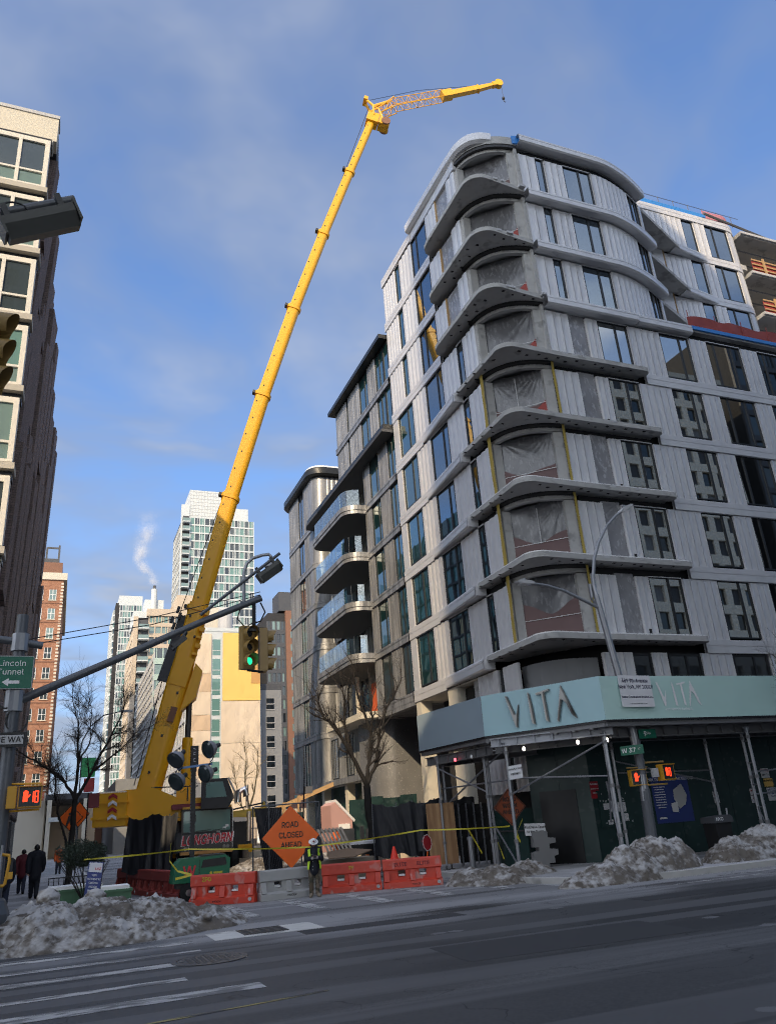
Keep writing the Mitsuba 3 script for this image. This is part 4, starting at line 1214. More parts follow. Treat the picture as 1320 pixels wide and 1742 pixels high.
# beige apartment block
t3 = thing('apartment_block', 'beige apartment block with stacked balconies and glazed strips in front of the smoking chimney', 'building')
put(t3, 'core', B(17, 37, 231.5, 262, 0, 62), 'core')
facgrid(t3, (20.3, 231), (37, 231), 3, 62.5, 19, 9, ['glass_green', 'glass_grey', 'glass_green', 'glass_pale'], 1.15, .35, .3, 6, 'beige')
facgrid(t3, (16.4, 262), (16.4, 232), 3, 60, 18, 7, ['glass_grey', 'glass_green'], 1.2, .35, 1.4, 7, 'beige')
put(t3, 'corner_pier', B(16.2, 17.4, 230.6, 232.5, 0, 62.2), 'beige')
put(t3, 'parapet', B(19.8, 37, 230.7, 233, 62.5, 64.6), 'beige')
put(t3, 'upper_block', B(28.5, 38, 234, 250, 64, 70), 'beige')
put(t3, 'penthouse', B(16.6, 26, 240, 252, 62, 66.2), 'towerwhite')
put(t3, 'roof_house', B(20.0, 25.6, 243, 250, 66, 70.8), 'towerwhite')
put(t3, 'chimney', M().lathe([(.9, 66), (.9, 74), (.75, 74), (.75, 73)], (22.6, 242.5, 0), n=10), 'towerwhite')
put(t3, 'flue', M().lathe([(.45, 74), (.45, 75.2), (.3, 75.2)], (22.6, 242.5, 0), n=10), 'slate')
for i in range(17):
    z = 8.5 + i * 3.13
    b = put(t3, 'balcony', B(17.5, 20.4, 229.0, 231.4, z - .35, z), 'towerwhite')
    put(b, 'rail', B(17.5, 20.4, 229.0, 229.06, z, z + 1.0), 'glass_pale')
    put(b, 'recess', B(17.45, 20.3, 231.3, 231.42, z, z + 2.75), 'slate')
# grey glass building and its lower front
t4 = thing('office_building', 'grey glass office building with a lattice of fine mullions behind the crane boom', 'building')
put(t4, 'core', B(16.9, 36, 172.4, 214, 0, 39), 'core')
facgrid(t4, (16.46, 172), (30, 172), 2, 40, 11, 7, ['glass_pale', 'glass_grey', 'glass_green'], 1.3, .25, .25, 8, 'palegreen')
facgrid(t4, (16.46, 214), (16.46, 172), 2, 39, 22, 14, ['glass_grey', 'glass_pale'], .35, .2, .3, 9, 'greywhite')
# canvas covered building
t5 = thing('apartment_block', 'mid street building hung with tan canvas and ochre sheets between two white window strips', 'building')
yC = 121.0
put(t5, 'core', B(16.9, 27.5, yC + .5, 168, 0, 31.2), 'core')
facgrid(t5, (16.46, 168), (16.46, yC + .2), 2, 30.5, 9, 13, ['glass_dark', 'glass_grey', 'glass_grey'], .5, .25, .25, 10, 'greywhite')
put(t5, 'front_wall', B(16.44, 27.8, yC, yC + .4, 0, 31.4), 'towerwhite')
put(t5, 'coping', B(16.4, 27.9, yC - .1, yC + .8, 31.4, 32.0), 'towerwhite')
tc = Fac([(16.46, yC - .06), (28, yC - .06)], 1, 16.46)
zz = [31.0, 24.8, 22.0, 18.6, 16.3, 12.9, 10.0, 6.0, 3.0, 0.5]
for i in range(9):
    put(t5, 'canvas_sheet', tc.sheet(16.75, 20.15, zz[i + 1] + .04, zz[i], .16, .12, 700 + i, 16, 8), 'canvas' if i % 2 == 0 else 'canvas_dark', smooth=True)
zz = [20.6, 14.4, 9.4, 4.2, .5]
for i in range(4):
    put(t5, 'canvas_sheet', tc.sheet(21.75, 27.7, zz[i + 1] + .05, zz[i], .16, .12, 720 + i, 22, 10), 'canvas', smooth=True)
put(t5, 'ochre_sheet', tc.sheet(21.9, 27.75, 20.7, 31.2, .12, .05, 731, 16, 16), 'ochre', smooth=True)
put(t5, 'ochre_patch', tc.sheet(26.3, 27.7, 23.3, 30.0, .20, .03, 732), 'ochre_dark', smooth=True)
for i in range(9):
    z = 3.0 + i * 3.05
    w = put(t5, 'window', B(20.35, 21.55, yC - .05, yC + .05, z + .3, z + 2.75), 'glass_green')
    put(w, 'transom', B(20.35, 21.55, yC - .1, yC - .05, z + .95, z + 1.05), 'towerwhite')
put(t5, 'roof_house', B(21.5, 24.8, yC + 8, yC + 20, 31.4, 37.5), 'cream')
put(t5, 'roof_tank', M().lathe([(1.2, 31.4), (1.2, 36.2), (1.0, 36.5), (0, 36.6)], (23.2, yC + 5, 0), n=14), 'greywhite')
# narrow grey building
t6 = thing('narrow_building', 'narrow grey rendered building with dark windows to the right of the canvas covered one', 'building')
put(t6, 'wall', B(27.95, 31.6, 123, 150, 0, 22.6), 'greywall')
for i in range(7):
    for j in range(1):
        w = put(t6, 'window', B(29.2, 30.4, 122.9, 123.1, 2.2 + i * 2.9, 3.9 + i * 2.9), 'glass_dark')
        put(w, 'frame', M().box(29.1, 30.5, 122.86, 122.98, 2.95 + i * 2.9, 3.05 + i * 2.9).box(29.1, 30.5, 122.86, 122.98, 2.1 + i * 2.9, 2.2 + i * 2.9), 'greywhite')
put(t6, 'rail', B(28, 31.6, 123.1, 123.2, 22.6, 23.6), 'slate')
# dark tower with brown brick flank
t7 = thing('dark_tower', 'dark tower with a brown brick flank beside the rounded grey corner', 'building')
put(t7, 'core', B(41.0, 50, 170.4, 190, 0, 48), 'core')
facgrid(t7, (40.6, 170), (45.0, 170), 2, 46, 15, 4, ['glass_grey', 'glass_dark', 'glass_pale'], 1.0, .2, .35, 12, 'slate')
put(t7, 'brick_flank', B(45.0, 54, 169.6, 190, 0, 48.5), 'rustbrick')
for i in range(15):
    put(t7, 'flank_window', B(46.0, 46.9, 169.52, 169.7, 4 + i * 2.93, 5.5 + i * 2.93), 'glass_pale')
put(t7, 'roof_frame', B(43.5, 54, 170, 176, 48.5, 53), 'slate')
# red brick tower at the left
t8 = thing('brick_tower', 'tall tan and red brick tower with white cornice beside the dark left building', 'building')
yB, xB = 135.0, -2.0
put(t8, 'wall', B(-7.4, xB, yB, yB + 40, 0, 43.0), 'redbrick')
put(t8, 'cornice', B(-7.6, xB + .5, yB - .3, yB + 40, 43.0, 44.2), 'cream')
put(t8, 'attic', B(-7.4, xB - .4, yB + .4, yB + 40, 44.2, 46.2), 'rustbrick')
put(t8, 'base', B(-7.5, xB + .1, yB - .15, yB + 40, 0, 9.5), 'cream')
rq = np.random.default_rng(8)
q = M()
for i in range(60):
    z = 9.8 + i * .55
    q.box(xB - .35, xB + rq.uniform(.02, .16), yB - .05, yB + .35, z, z + .3)
put(t8, 'corner_quoins', q, 'cream', kind='stuff')
for i in range(10):
    z = 10.6 + i * 3.22
    put(t8, 'string_course', B(-7.4, xB + .04, yB - .08, yB + .2, z - .62, z - .45), 'rustbrick')
    for j in range(3):
        x = xB - 2.05 - j * 2.0
        w = put(t8, 'window', B(x, x + 1.1, yB - .04, yB + .1, z, z + 1.75), 'glass_pale' if i > 6 else 'glass_grey')
        put(w, 'sash', M().box(x, x + 1.1, yB - .08, yB - .03, z + .82, z + .9).box(x + .5, x + .58, yB - .08, yB - .03, z, z + 1.75).box(x, x + .07, yB - .08, yB - .03, z, z + 1.75).box(x + 1.03, x + 1.1, yB - .08, yB - .03, z, z + 1.75), 'white')
        put(w, 'sill', B(x - .1, x + 1.2, yB - .14, yB, z - .14, z), 'cream')
for i in range(7):
    put(t8, 'red_awning_stripe', B(-6, xB - .1, yB - 1.6 + .2 * i, yB - 1.45 + .2 * i, 8.4 + .18 * i, 8.5 + .18 * i), 'dullorange')
t9 = thing('black_tower', 'plain black tower top with a roof rail rising behind the brick tower', 'building')
put(t9, 'wall', B(-9, -3.9, 178, 200, 0, 61.0), 'slate')
put(t9, 'roof_rail', M().box(-6.6, -3.9, 178, 178.2, 63.3, 63.7).box(-4.3, -3.9, 178, 178.3, 61, 64.2).box(-6.8, -6.4, 178, 178.3, 61, 63.6), 'slate')
# low things at the end of the street
t10 = thing('low_building', 'low pale building with a canopy and snow on it beyond the left tree', 'building')
put(t10, 'wall', B(-1.5, 6, 150, 170, 0, 9), 'beige')
put(t10, 'canopy', B(-1.8, 4.5, 130, 150, 8.2, 9.0), 'slate')
put(t10, 'canopy_edge', B(-1.2, 3.8, 129.6, 130, 5.2, 5.8), 'towerwhite')
put(t10, 'pillar', B(-1.5, -.9, 129.8, 130.4, 0, 8.2), 'cream')
put(t10, 'pillar', B(3.4, 3.9, 129.8, 130.4, 0, 8.2), 'cream')
t11 = thing('low_building', 'row of low brown and grey roofs at the end of the side street', 'building')
put(t11, 'wall', B(6, 16, 190, 205, 0, 9), 'rustbrick')
put(t11, 'wall', B(9, 15.9, 150, 189, 0, 12), 'greywall')
single('retaining_wall', B(17.5, 30, 100, 101, 0, 4.2), 'beige', 'low beige wall with a railing at the foot of the canvas covered building', 'wall')

# ---------------------------------------------------------------- the far side of the avenue and the side street (seen in the windows, and casting the shade)
r1 = thing('stone_building', 'beige stone apartment house with square windows across the avenue behind the camera', 'building')
put(r1, 'core', B(38.5, 66.5, -30, -8.5, 0, 44), 'core')
for args in [((67, -8), (38, -8), 16, 15), ((38, -8), (38, -30), 16, 11)]:
    facgrid(r1, args[0], args[1], 3, 45, args[2], args[3], ['slate', 'slate', 'glass_dark', 'greywall'], .95, .3, .75, 20, 'stonepale', jitter=False)
put(r1, 'cornice', B(37.6, 67.4, -30, -7.6, 45, 46.5), 'cream')
r2_ = thing('rendered_building', 'green grey rendered building with a blank wall across the avenue behind the camera', 'building')
put(r2_, 'wall', B(16.6, 35, -32, -7.5, 0, 50), 'rendergreen')
facgrid(r2_, (34, -7.3), (18, -7.3), 3, 24, 7, 6, ['glass_dark', 'glass_grey'], 1.4, .2, 1.2, 21, 'rendergreen', jitter=False)
r3 = thing('dark_tower', 'dark glass tower further along the avenue behind the camera', 'building')
put(r3, 'core', B(70.6, 105, -40, -8.6, 0, 56), 'core')
facgrid(r3, (105, -8), (70, -8), 3, 56, 16, 14, ['glass_dark', 'glass_grey'], .7, .2, .5, 22, 'slate')
r4 = thing('corner_building', 'low brick corner building across the avenue behind the camera', 'building')
put(r4, 'wall', B(-45, -2.6, -40, -8, 0, 28.5), 'greywall')
facgrid(r4, (-2.6, -7.8), (-45, -7.8), 4, 27, 7, 16, ['glass_grey', 'glass_dark'], 1.3, .2, 1.2, 23, 'greywall', jitter=False)
r5 = thing('shadow_tower', 'tall concrete tower set back across the avenue behind the camera', 'building')
put(r5, 'core', B(-20.5, -2.6, -48, -25, 28, 71), 'concrete')
facgrid(r5, (-2.6, -24.8), (-20.5, -24.8), 29, 70, 13, 7, ['glass_grey', 'glass_dark'], 1.2, .2, .9, 24, 'greywhite', jitter=False)
r6 = thing('glass_building', 'teal glass building on the left side of the street hidden behind the brick one', 'building')
put(r6, 'core', B(-40, -6.4, 58, 92, 0, 33.5), 'core')
put(r6, 'rear_core', B(-40, -6.4, 92, 118, 0, 21.5), 'core')
GT = ['glass_aqua', 'glass_aqua', 'glass_teal', 'glass_aqua', 'glass_pale']
facgrid(r6, (-6, 57.6), (-6, 92), 2, 34, 16, 22, GT, .22, .15, .16, 25, 'slate')
facgrid(r6, (-6, 92), (-6, 118), 2, 22, 10, 17, GT, .22, .15, .16, 27, 'slate')
facgrid(r6, (-40, 57.6), (-6, 57.6), 2, 34, 11, 14, ['glass_teal', 'glass_green'], .35, .15, .25, 26, 'palegreen')
# ---------------------------------------------------------------- the mobile crane
cr = thing('mobile_crane', 'yellow mobile crane with a long telescopic boom rising over the building', 'crane')
A_ = math.radians(-10)
ch = np.array([math.cos(A_), math.sin(A_), 0.0])        # heading of the boom
cn = np.array([math.sin(A_), -math.cos(A_), 0.0])       # towards the street corner
P0 = np.array([4.05, 42.0, 3.7])


def CP(s, z, n=0.0):
    return P0 + ch * s + cn * n + np.array([0, 0, z - P0[2]])


LB = 48.9
bd_ = unit(CP(14.06, 50.58) - P0)
bu = unit(np.cross(bd_, cn))                            # square to the boom in its plane
if bu[2] < 0:
    bu = -bu


def BX(t):
    return P0 + bd_ * t + bu * 1.05 * math.sin(math.pi * min(max(t / 48.9, 0), 1))


def bsec(w, h):
    """boom section outline: flat flanks above, rounded belly below (n across, u up)"""
    pts = [(-w / 2, -.08 * h), (-w / 2, h * .42), (-w / 2 + .08, h * .5), (w / 2 - .08, h * .5), (w / 2, h * .42), (w / 2, -.08 * h)]
    pts += [(w / 2 * math.cos(a), -.08 * h - .42 * h * math.sin(a)) for a in np.linspace(0, math.pi, 11)[1:-1]]
    return np.array(pts)


def boom(t0, t1, w, h, w1=None, h1=None):
    a, b = bsec(w, h), bsec(w1 or w, h1 or h)
    rows = []
    for t, q in ((t0, a), (t1, b)):
        c = BX(t)
        rows.append(c + q[:, :1] * cn + q[:, 1:] * bu)
    Pq = np.array(rows)
    m = M().grid(np.concatenate([Pq, Pq[:, :1]], 1), True)
    n = len(a)
    for k in (0, 1):
        m.add(np.vstack([Pq[k], Pq[k].mean(0)[None]]), [[i, (i + 1) % n, n] if k == 0 else [(i + 1) % n, i, n] for i in range(n)])
    return m


ts = [0, 9.7, 16.5, 23.6, 30.5, 37.2, 43.4, LB]
W = [.94, .80, .72, .65, .58, .52, .47]
Hh = [1.06, .90, .83, .75, .68, .61, .55]
b0 = put(cr, 'boom_section', boom(-1.3, 5.6, 1.00, 1.16).mesh(trimesh.Trimesh(*boom(5.6, 7.0, 1.00, 1.16, .94, 1.04).get(), process=False)).mesh(trimesh.Trimesh(*boom(7.0, 10.0, .94, 1.04).get(), process=False)), 'yellow', smooth=32)
for i in range(1, 7):
    s = put(cr, 'boom_section', boom(ts[i] - .3, ts[i + 1] + .25, W[i], Hh[i]), 'yellow', smooth=32)
for i in range(1, 7):
    w, h = W[i - 1], Hh[i - 1]
    put(cr, 'boom_collar', boom(ts[i] - .1, ts[i] + .12, w + .13, h + .15), 'yellow', smooth=32)
    put(cr, 'collar_bracket', M().obox(BX(ts[i]) + bu * (h * .5 + .16) + cn * .2, cn, bd_, .35, .18, .16), 'chassis')
# bracings and dark fittings on the base section
q = M()
for t, u_ in ((5.2, -.1), (8.2, -.2), (3.0, .1), (1.2, .25), (9.2, .3)):
    q.obox(BX(t) + cn * .51 + bu * u_, bd_, bu, .12, .10, .08)
put(cr, 'boom_bolts', q, 'chassis', kind='stuff')
put(cr, 'hose_tray', M().obox(BX(4.1) + cn * .53 - bu * .12, bd_, bu, .75, .32, .16), 'rustbrick')
q = M()
for i in range(6):
    q.obox(BX((7.3 + .45 * i)) - bu * (.44 + .05 * (i % 2)) + cn * .5, cn, bd_, .3, .22 if i % 2 else .12, .26)
put(cr, 'belly_brackets', q, 'yellow', kind='stuff')
put(cr, 'boom_side_plate', M().obox(BX(7.4) + bu * .74 + cn * .15, bd_, bu, 3.6, .50, .10), 'slate')
q = M()
for i in range(5):
    q.obox(BX((8.2 + .3 * i)) + bu * (.85 + .16 * (i % 3)) + cn * .3, bd_, bu, .35, .14, .2)
put(cr, 'winch_fittings', q, 'chassis', kind='stuff')
for s_ in (-1, 1):
    put(cr, 'boom_plate', M().obox(BX(6.3) + cn * s_ * .52, bd_, bu, 1.5, .9, .04), 'yellow')
# luffing ram
a, b = CP(1.75, 3.9), BX(5.6) - bu * .62
put(cr, 'boom_bracket', M().slab([(4.3, -.4), (6.9, -.4), (6.6, -.85), (5.2, -.95)], BX(0) + bu * .25 + cn * .45, bd_, bu if np.dot(np.cross(bd_, bu), cn) < 0 else bu, .9 if np.dot(np.cross(bd_, bu), cn) < 0 else -.9), 'yellow')
put(cr, 'luffing_cylinder', M().tube([a, a + (b - a) * .52], .26, 12), 'yellow', smooth=40)
put(cr, 'luffing_rod', M().tube([a + (b - a) * .5, b], .15, 10), 'iron', smooth=40)
put(cr, 'ram_foot', M().obox(CP(1.75, 3.75), ch, (0, 0, 1), .8, .7, .9), 'yellow')
# head, fly jib
hd = BX(LB)
put(cr, 'boom_head', M().obox(hd + bd_ * .3, cn, bd_, .8, .85, .9).obox(hd + bd_ * .2 - bu * .9, cn, bd_, .8, .6, .8), 'yellow')
q = M()
for s_ in (-.45, .45):
    q.lathe([(.0, -.06), (.34, -.06), (.34, .06), (0, .06)], hd - bu * 1.0 + cn * s_ + bd_ * .2, cn, 14)
put(cr, 'head_sheaves', q, 'rustbrick')


def lattice(p, u2, wx, h0, h1, L, n, r=.055):
    m = M()
    d = unit(p[1] - p[0])
    rows = []
    for i in range(n + 1):
        t = i / n
        c = p[0] + (p[1] - p[0]) * t
        h, w = h0 + (h1 - h0) * t, wx
        rows.append([c + cn * w / 2 + u2 * h / 2, c - cn * w / 2 + u2 * h / 2, c - cn * w / 2 - u2 * h / 2, c + cn * w / 2 - u2 * h / 2])
    rows = np.array(rows)
    for k in range(4):
        m.tube([rows[0][k], rows[-1][k]], r, 6)
        for i in range(n):
            m.tube([rows[i][k], rows[i][(k + 1) % 4]], r * .55, 5)
            m.tube([rows[i][k], rows[i + 1][(k + 1) % 4]] if i % 2 else [rows[i][(k + 1) % 4], rows[i + 1][k]], r * .6, 5)
    return m


j0, jk, j1, j2, jt = CP(14.6, 51.6), CP(16.05, 52.75), CP(20.0, 54.35), CP(23.0, 55.62), CP(24.75, 56.45)
ju = unit(np.cross(unit(j1 - jk), cn))
ju = ju if ju[2] > 0 else -ju
put(cr, 'jib_lattice', lattice([jk, j1], ju, .62, .74, .66, 0, 7, .030), 'yellow', smooth=40)
put(cr, 'jib_foot', lattice([j0 - np.array([0, 0, .1]), jk], ju, .8, .4, .84, 0, 3, .04), 'yellow', smooth=40)
put(cr, 'jib_sleeve', M().obox((j1 + CP(20.6, 54.6)) / 2, unit(j1 - jk), ju, .9, .64, .6), 'yellow')
d2 = unit(jt - j1)
u3 = unit(np.cross(d2, cn))
u3 = u3 if u3[2] > 0 else -u3
q = M()
for a, b, w, h in ((j1 + d2 * .3, j2, .42, .48), (j2, jt, .34, .38)):
    e0, e1 = (1.0, .86) if w > .38 else (1.0, .55)
    V = []
    for c, e in ((a, e0), (b, e1)):
        V += [c + cn * w / 2 * x + u3 * h / 2 * e * y for x in (-1, 1) for y in (-1, 1)]
    q.add(V, [[0, 1, 3], [0, 3, 2], [4, 6, 7], [4, 7, 5], [0, 4, 5], [0, 5, 1], [2, 3, 7], [2, 7, 6], [0, 2, 6], [0, 6, 4], [1, 5, 7], [1, 7, 3]])
put(cr, 'jib_box', q, 'yellow')
put(cr, 'jib_collar', M().obox(j2, d2, u3, .12, .52, .46), 'yellow')
put(cr, 'jib_tip', M().lathe([(0, -.2), (.34, -.2), (.34, .2), (0, .2)], jt + d2 * .1, cn, 12).obox(jt - d2 * .15, d2, u3, .7, .36, .4), 'yellow')
mt_ = CP(13.72, 52.75)
q = M()
for s_ in (-.4, .4):
    q.tube([hd + bd_ * .5 + cn * s_, CP(14.2, 51.9) + cn * s_, mt_ + cn * s_ * .4], [.07, .10, .10], 6)
    q.tube([hd + bd_ * .7 + bu * .3 + cn * s_, CP(14.6, 51.7) + cn * s_], .06, 6)
    q.tube([hd + bd_ * .4 - bu * .7 + cn * s_, j0 + cn * s_], .07, 6)
    q.tube([CP(14.2, 51.9) + cn * s_, j0 + cn * s_], .06, 6)
q.obox(mt_, cn, bd_, .7, .3, .3)
put(cr, 'jib_mast', q, 'yellow')
put(cr, 'jib_ram', M().tube([CP(14.35, 52.3), CP(15.5, 52.95)], .13, 8).tube([CP(15.5, 52.95), jk + ju * .55], .05, 6), 'yellow')
q = M().tube([mt_, CP(18.0, 54.6), j2 + u3 * .35], .022, 4).tube([CP(14.0, 52.3), BX(9.6) + bu * .9, CP(-.7, 4.4)], .022, 4)
put(cr, 'ropes', q, 'black')
for i in range(1, 7):
    q = M()
    for j in range(6):
        t = ts[i] + .6 + j * (ts[i + 1] - ts[i] - 1.2) / 5
        q.obox(BX(t) + cn * (W[i] / 2 + .006) + bu * (Hh[i] * (.30 if j % 2 else .18)), bd_, bu, .10, .07, .02)
    put(cr, 'pin_covers', q, 'chassis', kind='stuff')
put(cr, 'hoist_rope', M().tube([jt + d2 * .35, jt + d2 * .35 - np.array([0, 0, 1.5])], .016, 4), 'black')
put(cr, 'hook', M().lathe([(0, 0), (.11, .05), (.12, .22), (0, .3)], jt + d2 * .35 - np.array([0, 0, 1.8]), n=8).tube(jt + d2 * .35 + np.array([(0, 0, -1.8), (.0, 0, -1.95), (.1, 0, -2.05), (.16, 0, -1.95)]), .03, 5), 'chassis')
# superstructure
put(cr, 'slew_table', M().lathe([(1.3, 2.1), (1.3, 2.55), (1.05, 2.7)], (5.6, 42.3, 0), n=24), 'chassis')
q = M()
for s_ in (-.95, .95):
    q.slab([(-1.1, 2.7), (3.6, 2.55), (3.6, 3.3), (1.9, 3.45), (.3, 4.2), (-1.1, 4.15)], P0 + ch * 0 + cn * s_ - np.array([0, 0, P0[2]]) + cn * .06, ch, (0, 0, 1), .12)
put(cr, 'side_frame', q, 'yellow')
put(cr, 'engine_housing', M().obox(CP(2.3, 3.2), ch, (0, 0, 1), 2.8, .85, 1.6), 'yellow')
put(cr, 'deck_rail', M().tube([CP(.2, 4.2, 1), CP(2.4, 4.15, 1)], .03, 5).tube([CP(1.9, 3.5, 1), CP(1.9, 4.1, 1)], .03, 5), 'chassis')
put(cr, 'counterweight', M().obox(CP(-1.55, 3.3, .3), ch, (0, 0, 1), 1.45, 1.45, 3.1), 'yellow')
put(cr, 'counterweight_slab', M().obox(CP(-1.55, 2.95, .35), ch, (0, 0, 1), 1.6, .12, 3.2).obox(CP(-1.55, 3.6, .35), ch, (0, 0, 1), 1.55, .05, 3.16), 'yellow')
put(cr, 'counterweight_snow', M().obox(CP(-1.5, 4.06, .3), ch, (0, 0, 1), 1.2, .08, 2.8), 'white')
for i in range(4):
    q = M()
    c = CP(-1.42, 2.82 + i * .30, 1.94)
    q.slab([(-.2, 0), (0, .14), (.2, 0), (.2, .15), (0, .29), (-.2, .15)], c, ch, (0, 0, 1), .015)
    put(cr, 'chevron_stripe', q, 'stopred' if i % 2 else 'white')
oc = put(cr, 'operator_cab', M().slab([(0, 0), (1.25, 0), (1.55, .45), (1.2, 1.35), (0, 1.35)], CP(2.55, 3.05, 1.75), ch, (0, 0, 1), -.9), 'chassis')
put(oc, 'side_glass', M().slab([(.22, .5), (1.2, .5), (1.0, 1.2), (.22, 1.2)], CP(2.55, 3.05, 1.76), ch, (0, 0, 1), .01), 'glass_green')
put(oc, 'cab_guard', M().tube([CP(3.8, 4.4, 1.75), CP(4.1, 3.8, 1.78), CP(4.15, 3.2, 1.78)], .05, 6), 'steel')
put(cr, 'exhaust', M().tube([CP(4.3, 3.3, .6), CP(4.3, 3.75, .6), CP(4.6, 3.9, .6), CP(4.7, 3.55, .6)], .17, 10), 'chrome', smooth=40)
put(cr, 'exhaust_stack', M().tube([CP(4.75, 3.0, .3), CP(4.75, 4.1, .3)], .07, 8), 'steel')
# carrier along the street with its driver cab towards the corner
put(cr, 'carrier_deck', B(5.55, 8.45, 42.0, 56, 1.15, 2.1), 'chassis')
put(cr, 'fender', B(8.45, 8.75, 40.9, 43.5, .75, 1.15), 'chassis')
for x in (5.75, 8.0):
    for y in (42.2, 44.0, 48.0, 50.0, 52.0):
        w = put(cr, 'wheel', M().lathe([(.3, 0), (.62, .02), (.70, .1), (.70, .35), (.62, .43), (.3, .43)], (x, y, .70), (1, 0, 0), 20), 'rubber', smooth=40)
        put(w, 'rim', M().lathe([(0, .05), (.32, .02), (.34, .12)], (x, y, .7), (1, 0, 0), 14), 'steel')
yF = 40.2
XC = -.35
_n = len(scene)
cab = put(cr, 'driver_cab', M().slab(rrect(2.75, 1.95, .12), (7.0, yF + 1.7, 2.05), (1, 0, 0), (0, 0, 1), 1.7), 'cabgrey')
put(cab, 'windscreen', M().slab(rrect(2.55, .92, .08), (7.0, yF + .012, 2.42), (1, 0, 0), (0, 0, 1), .03), 'glass_green')
put(cab, 'screen_frame', M().box(5.64, 8.36, yF - .03, yF + .01, 2.90, 2.96).box(5.64, 8.36, yF - .03, yF + .01, 1.86, 1.94).box(8.28, 8.37, yF - .03, yF + .01, 1.9, 2.95), 'black')
put(cab, 'roof_band', B(5.66, 8.34, yF - .06, yF + .4, 2.98, 3.08), 'signalyellow')
put(cab, 'roof_fairing', M().slab(rrect(2.0, .24, .1), (6.1, yF + 1.2, 3.12), (1, 0, 0), (0, 0, 1), 1.0), 'maroon')
put(cab, 'lettering', text('LONGHORN', .40, (7.0, yF - .016, 1.42), (1, 0, .02), (0, 0, 1), .012, True, sx=.88, slant=.18), 'letterred')
put(cab, 'lettering_outline', text('LONGHORN', .40, (7.0, yF - .002, 1.41), (1, 0, .02), (0, 0, 1), .006, True, sx=.88, slant=.18).mesh(trimesh.Trimesh(*text('LONGHORN', .42, (6.98, yF - .002, 1.40), (1, 0, .02), (0, 0, 1), .006, True, sx=.85, slant=.18).get(), process=False)).mesh(trimesh.Trimesh(*text('LONGHORN', .43, (7.02, yF - .001, 1.415), (1, 0, .02), (0, 0, 1), .005, True, sx=.85, slant=.18).get(), process=False)), 'white')
for x in (5.85, 6.05, 7.95, 8.15):
    put(cab, 'headlight', M().lathe([(0, .02), (.085, .02), (.10, -.03), (.10, -.06)], (x, yF, 1.24), (0, -1, 0), 12), 'chrome')
put(cab, 'bumper', B(5.6, 8.4, yF - .06, yF + .3, .98, 1.12), 'ochre_dark')
put(cab, 'wiper', M().tube([(6.4, yF - .03, 1.98), (7.2, yF - .05, 2.02)], .012, 4).tube([(7.3, yF - .03, 1.98), (8.0, yF - .05, 2.02)], .012, 4), 'black')
put(cab, 'mirror', M().obox((6.25, yF - .25, 2.55), (1, 0, 0), (0, 0, 1), .16, .34, .1).tube([(6.3, yF - .25, 2.9), (6.25, yF - .25, 2.6)], .02, 4).tube([(6.3, yF, 2.95), (6.3, yF - .25, 2.9)], .02, 4), 'black')
put(cab, 'side_pillar', M().tube([(8.42, yF + .1, 1.15), (8.42, yF + .1, 2.9)], .03, 5), 'steel')
put(cab, 'beacon', M().lathe([(.09, 0), (.09, .12), (.04, .16), (0, .16)], (8.2, yF + .2, 3.08), n=10), 'orange')
put(cab, 'windscreen_papers', M().box(7.85, 8.05, yF - .03, yF - .022, 2.02, 2.1).box(8.0, 8.2, yF - .03, yF - .022, 2.1, 2.2).box(7.5, 7.7, yF - .03, yF - .022, 1.88, 1.94), 'white')
for _k in list(scene)[_n:]:
    scene[_k]['to_world'] = T().translate([6.62, 0, .12]).scale([.86, 1, 1]).translate([-7.0, 0, 0])
put(cr, 'side_board', M().box(4.7, 6.7, 41.0, 41.08, 2.85, 3.35), 'maroon')
put(cr, 'board_lettering', text('LO', .30, (5.75, 40.99, 2.93), (1, 0, 0), (0, 0, 1), .012, True, sx=1.2, slant=.18), 'letterred')
put(cr, 'side_silencer', M().tube([(8.75, yF + .6, 1.5), (8.75, yF + .6, 2.85)], .11, 10), 'steel', smooth=40)
put(cr, 'outrigger', B(4.3, 10.0, 45.4, 45.9, .9, 1.3), 'yellow')
put(cr, 'tool_locker', B(5.6, 8.4, 42.6, 44, 2.1, 2.5), 'chassis')
ex = thing('excavator', 'small yellow excavator arm resting beyond the crane cab', 'excavator')
put(ex, 'arm', M().slab([(0, 0), (1.9, -.1), (2.1, .25), (1.9, .42), (0, .28)], (8.9, 47, 2.75), (1, 0, 0), (0, 0, 1), .3), 'yellowpaint')
put(ex, 'bucket', M().slab([(0, .05), (.18, .62), (.5, -.2), (.45, -.42), (.05, -.3)], (10.7, 47.1, 2.85), (1, 0, 0), (0, 0, 1), .5), 'yellowpaint')
put(ex, 'ram', M().tube([(9.0, 46.8, 3.12), (11.0, 46.8, 3.42)], .05, 6), 'chassis')
put(ex, 'body', B(8.6, 10.4, 48, 50, .5, 2.5), 'chassis')
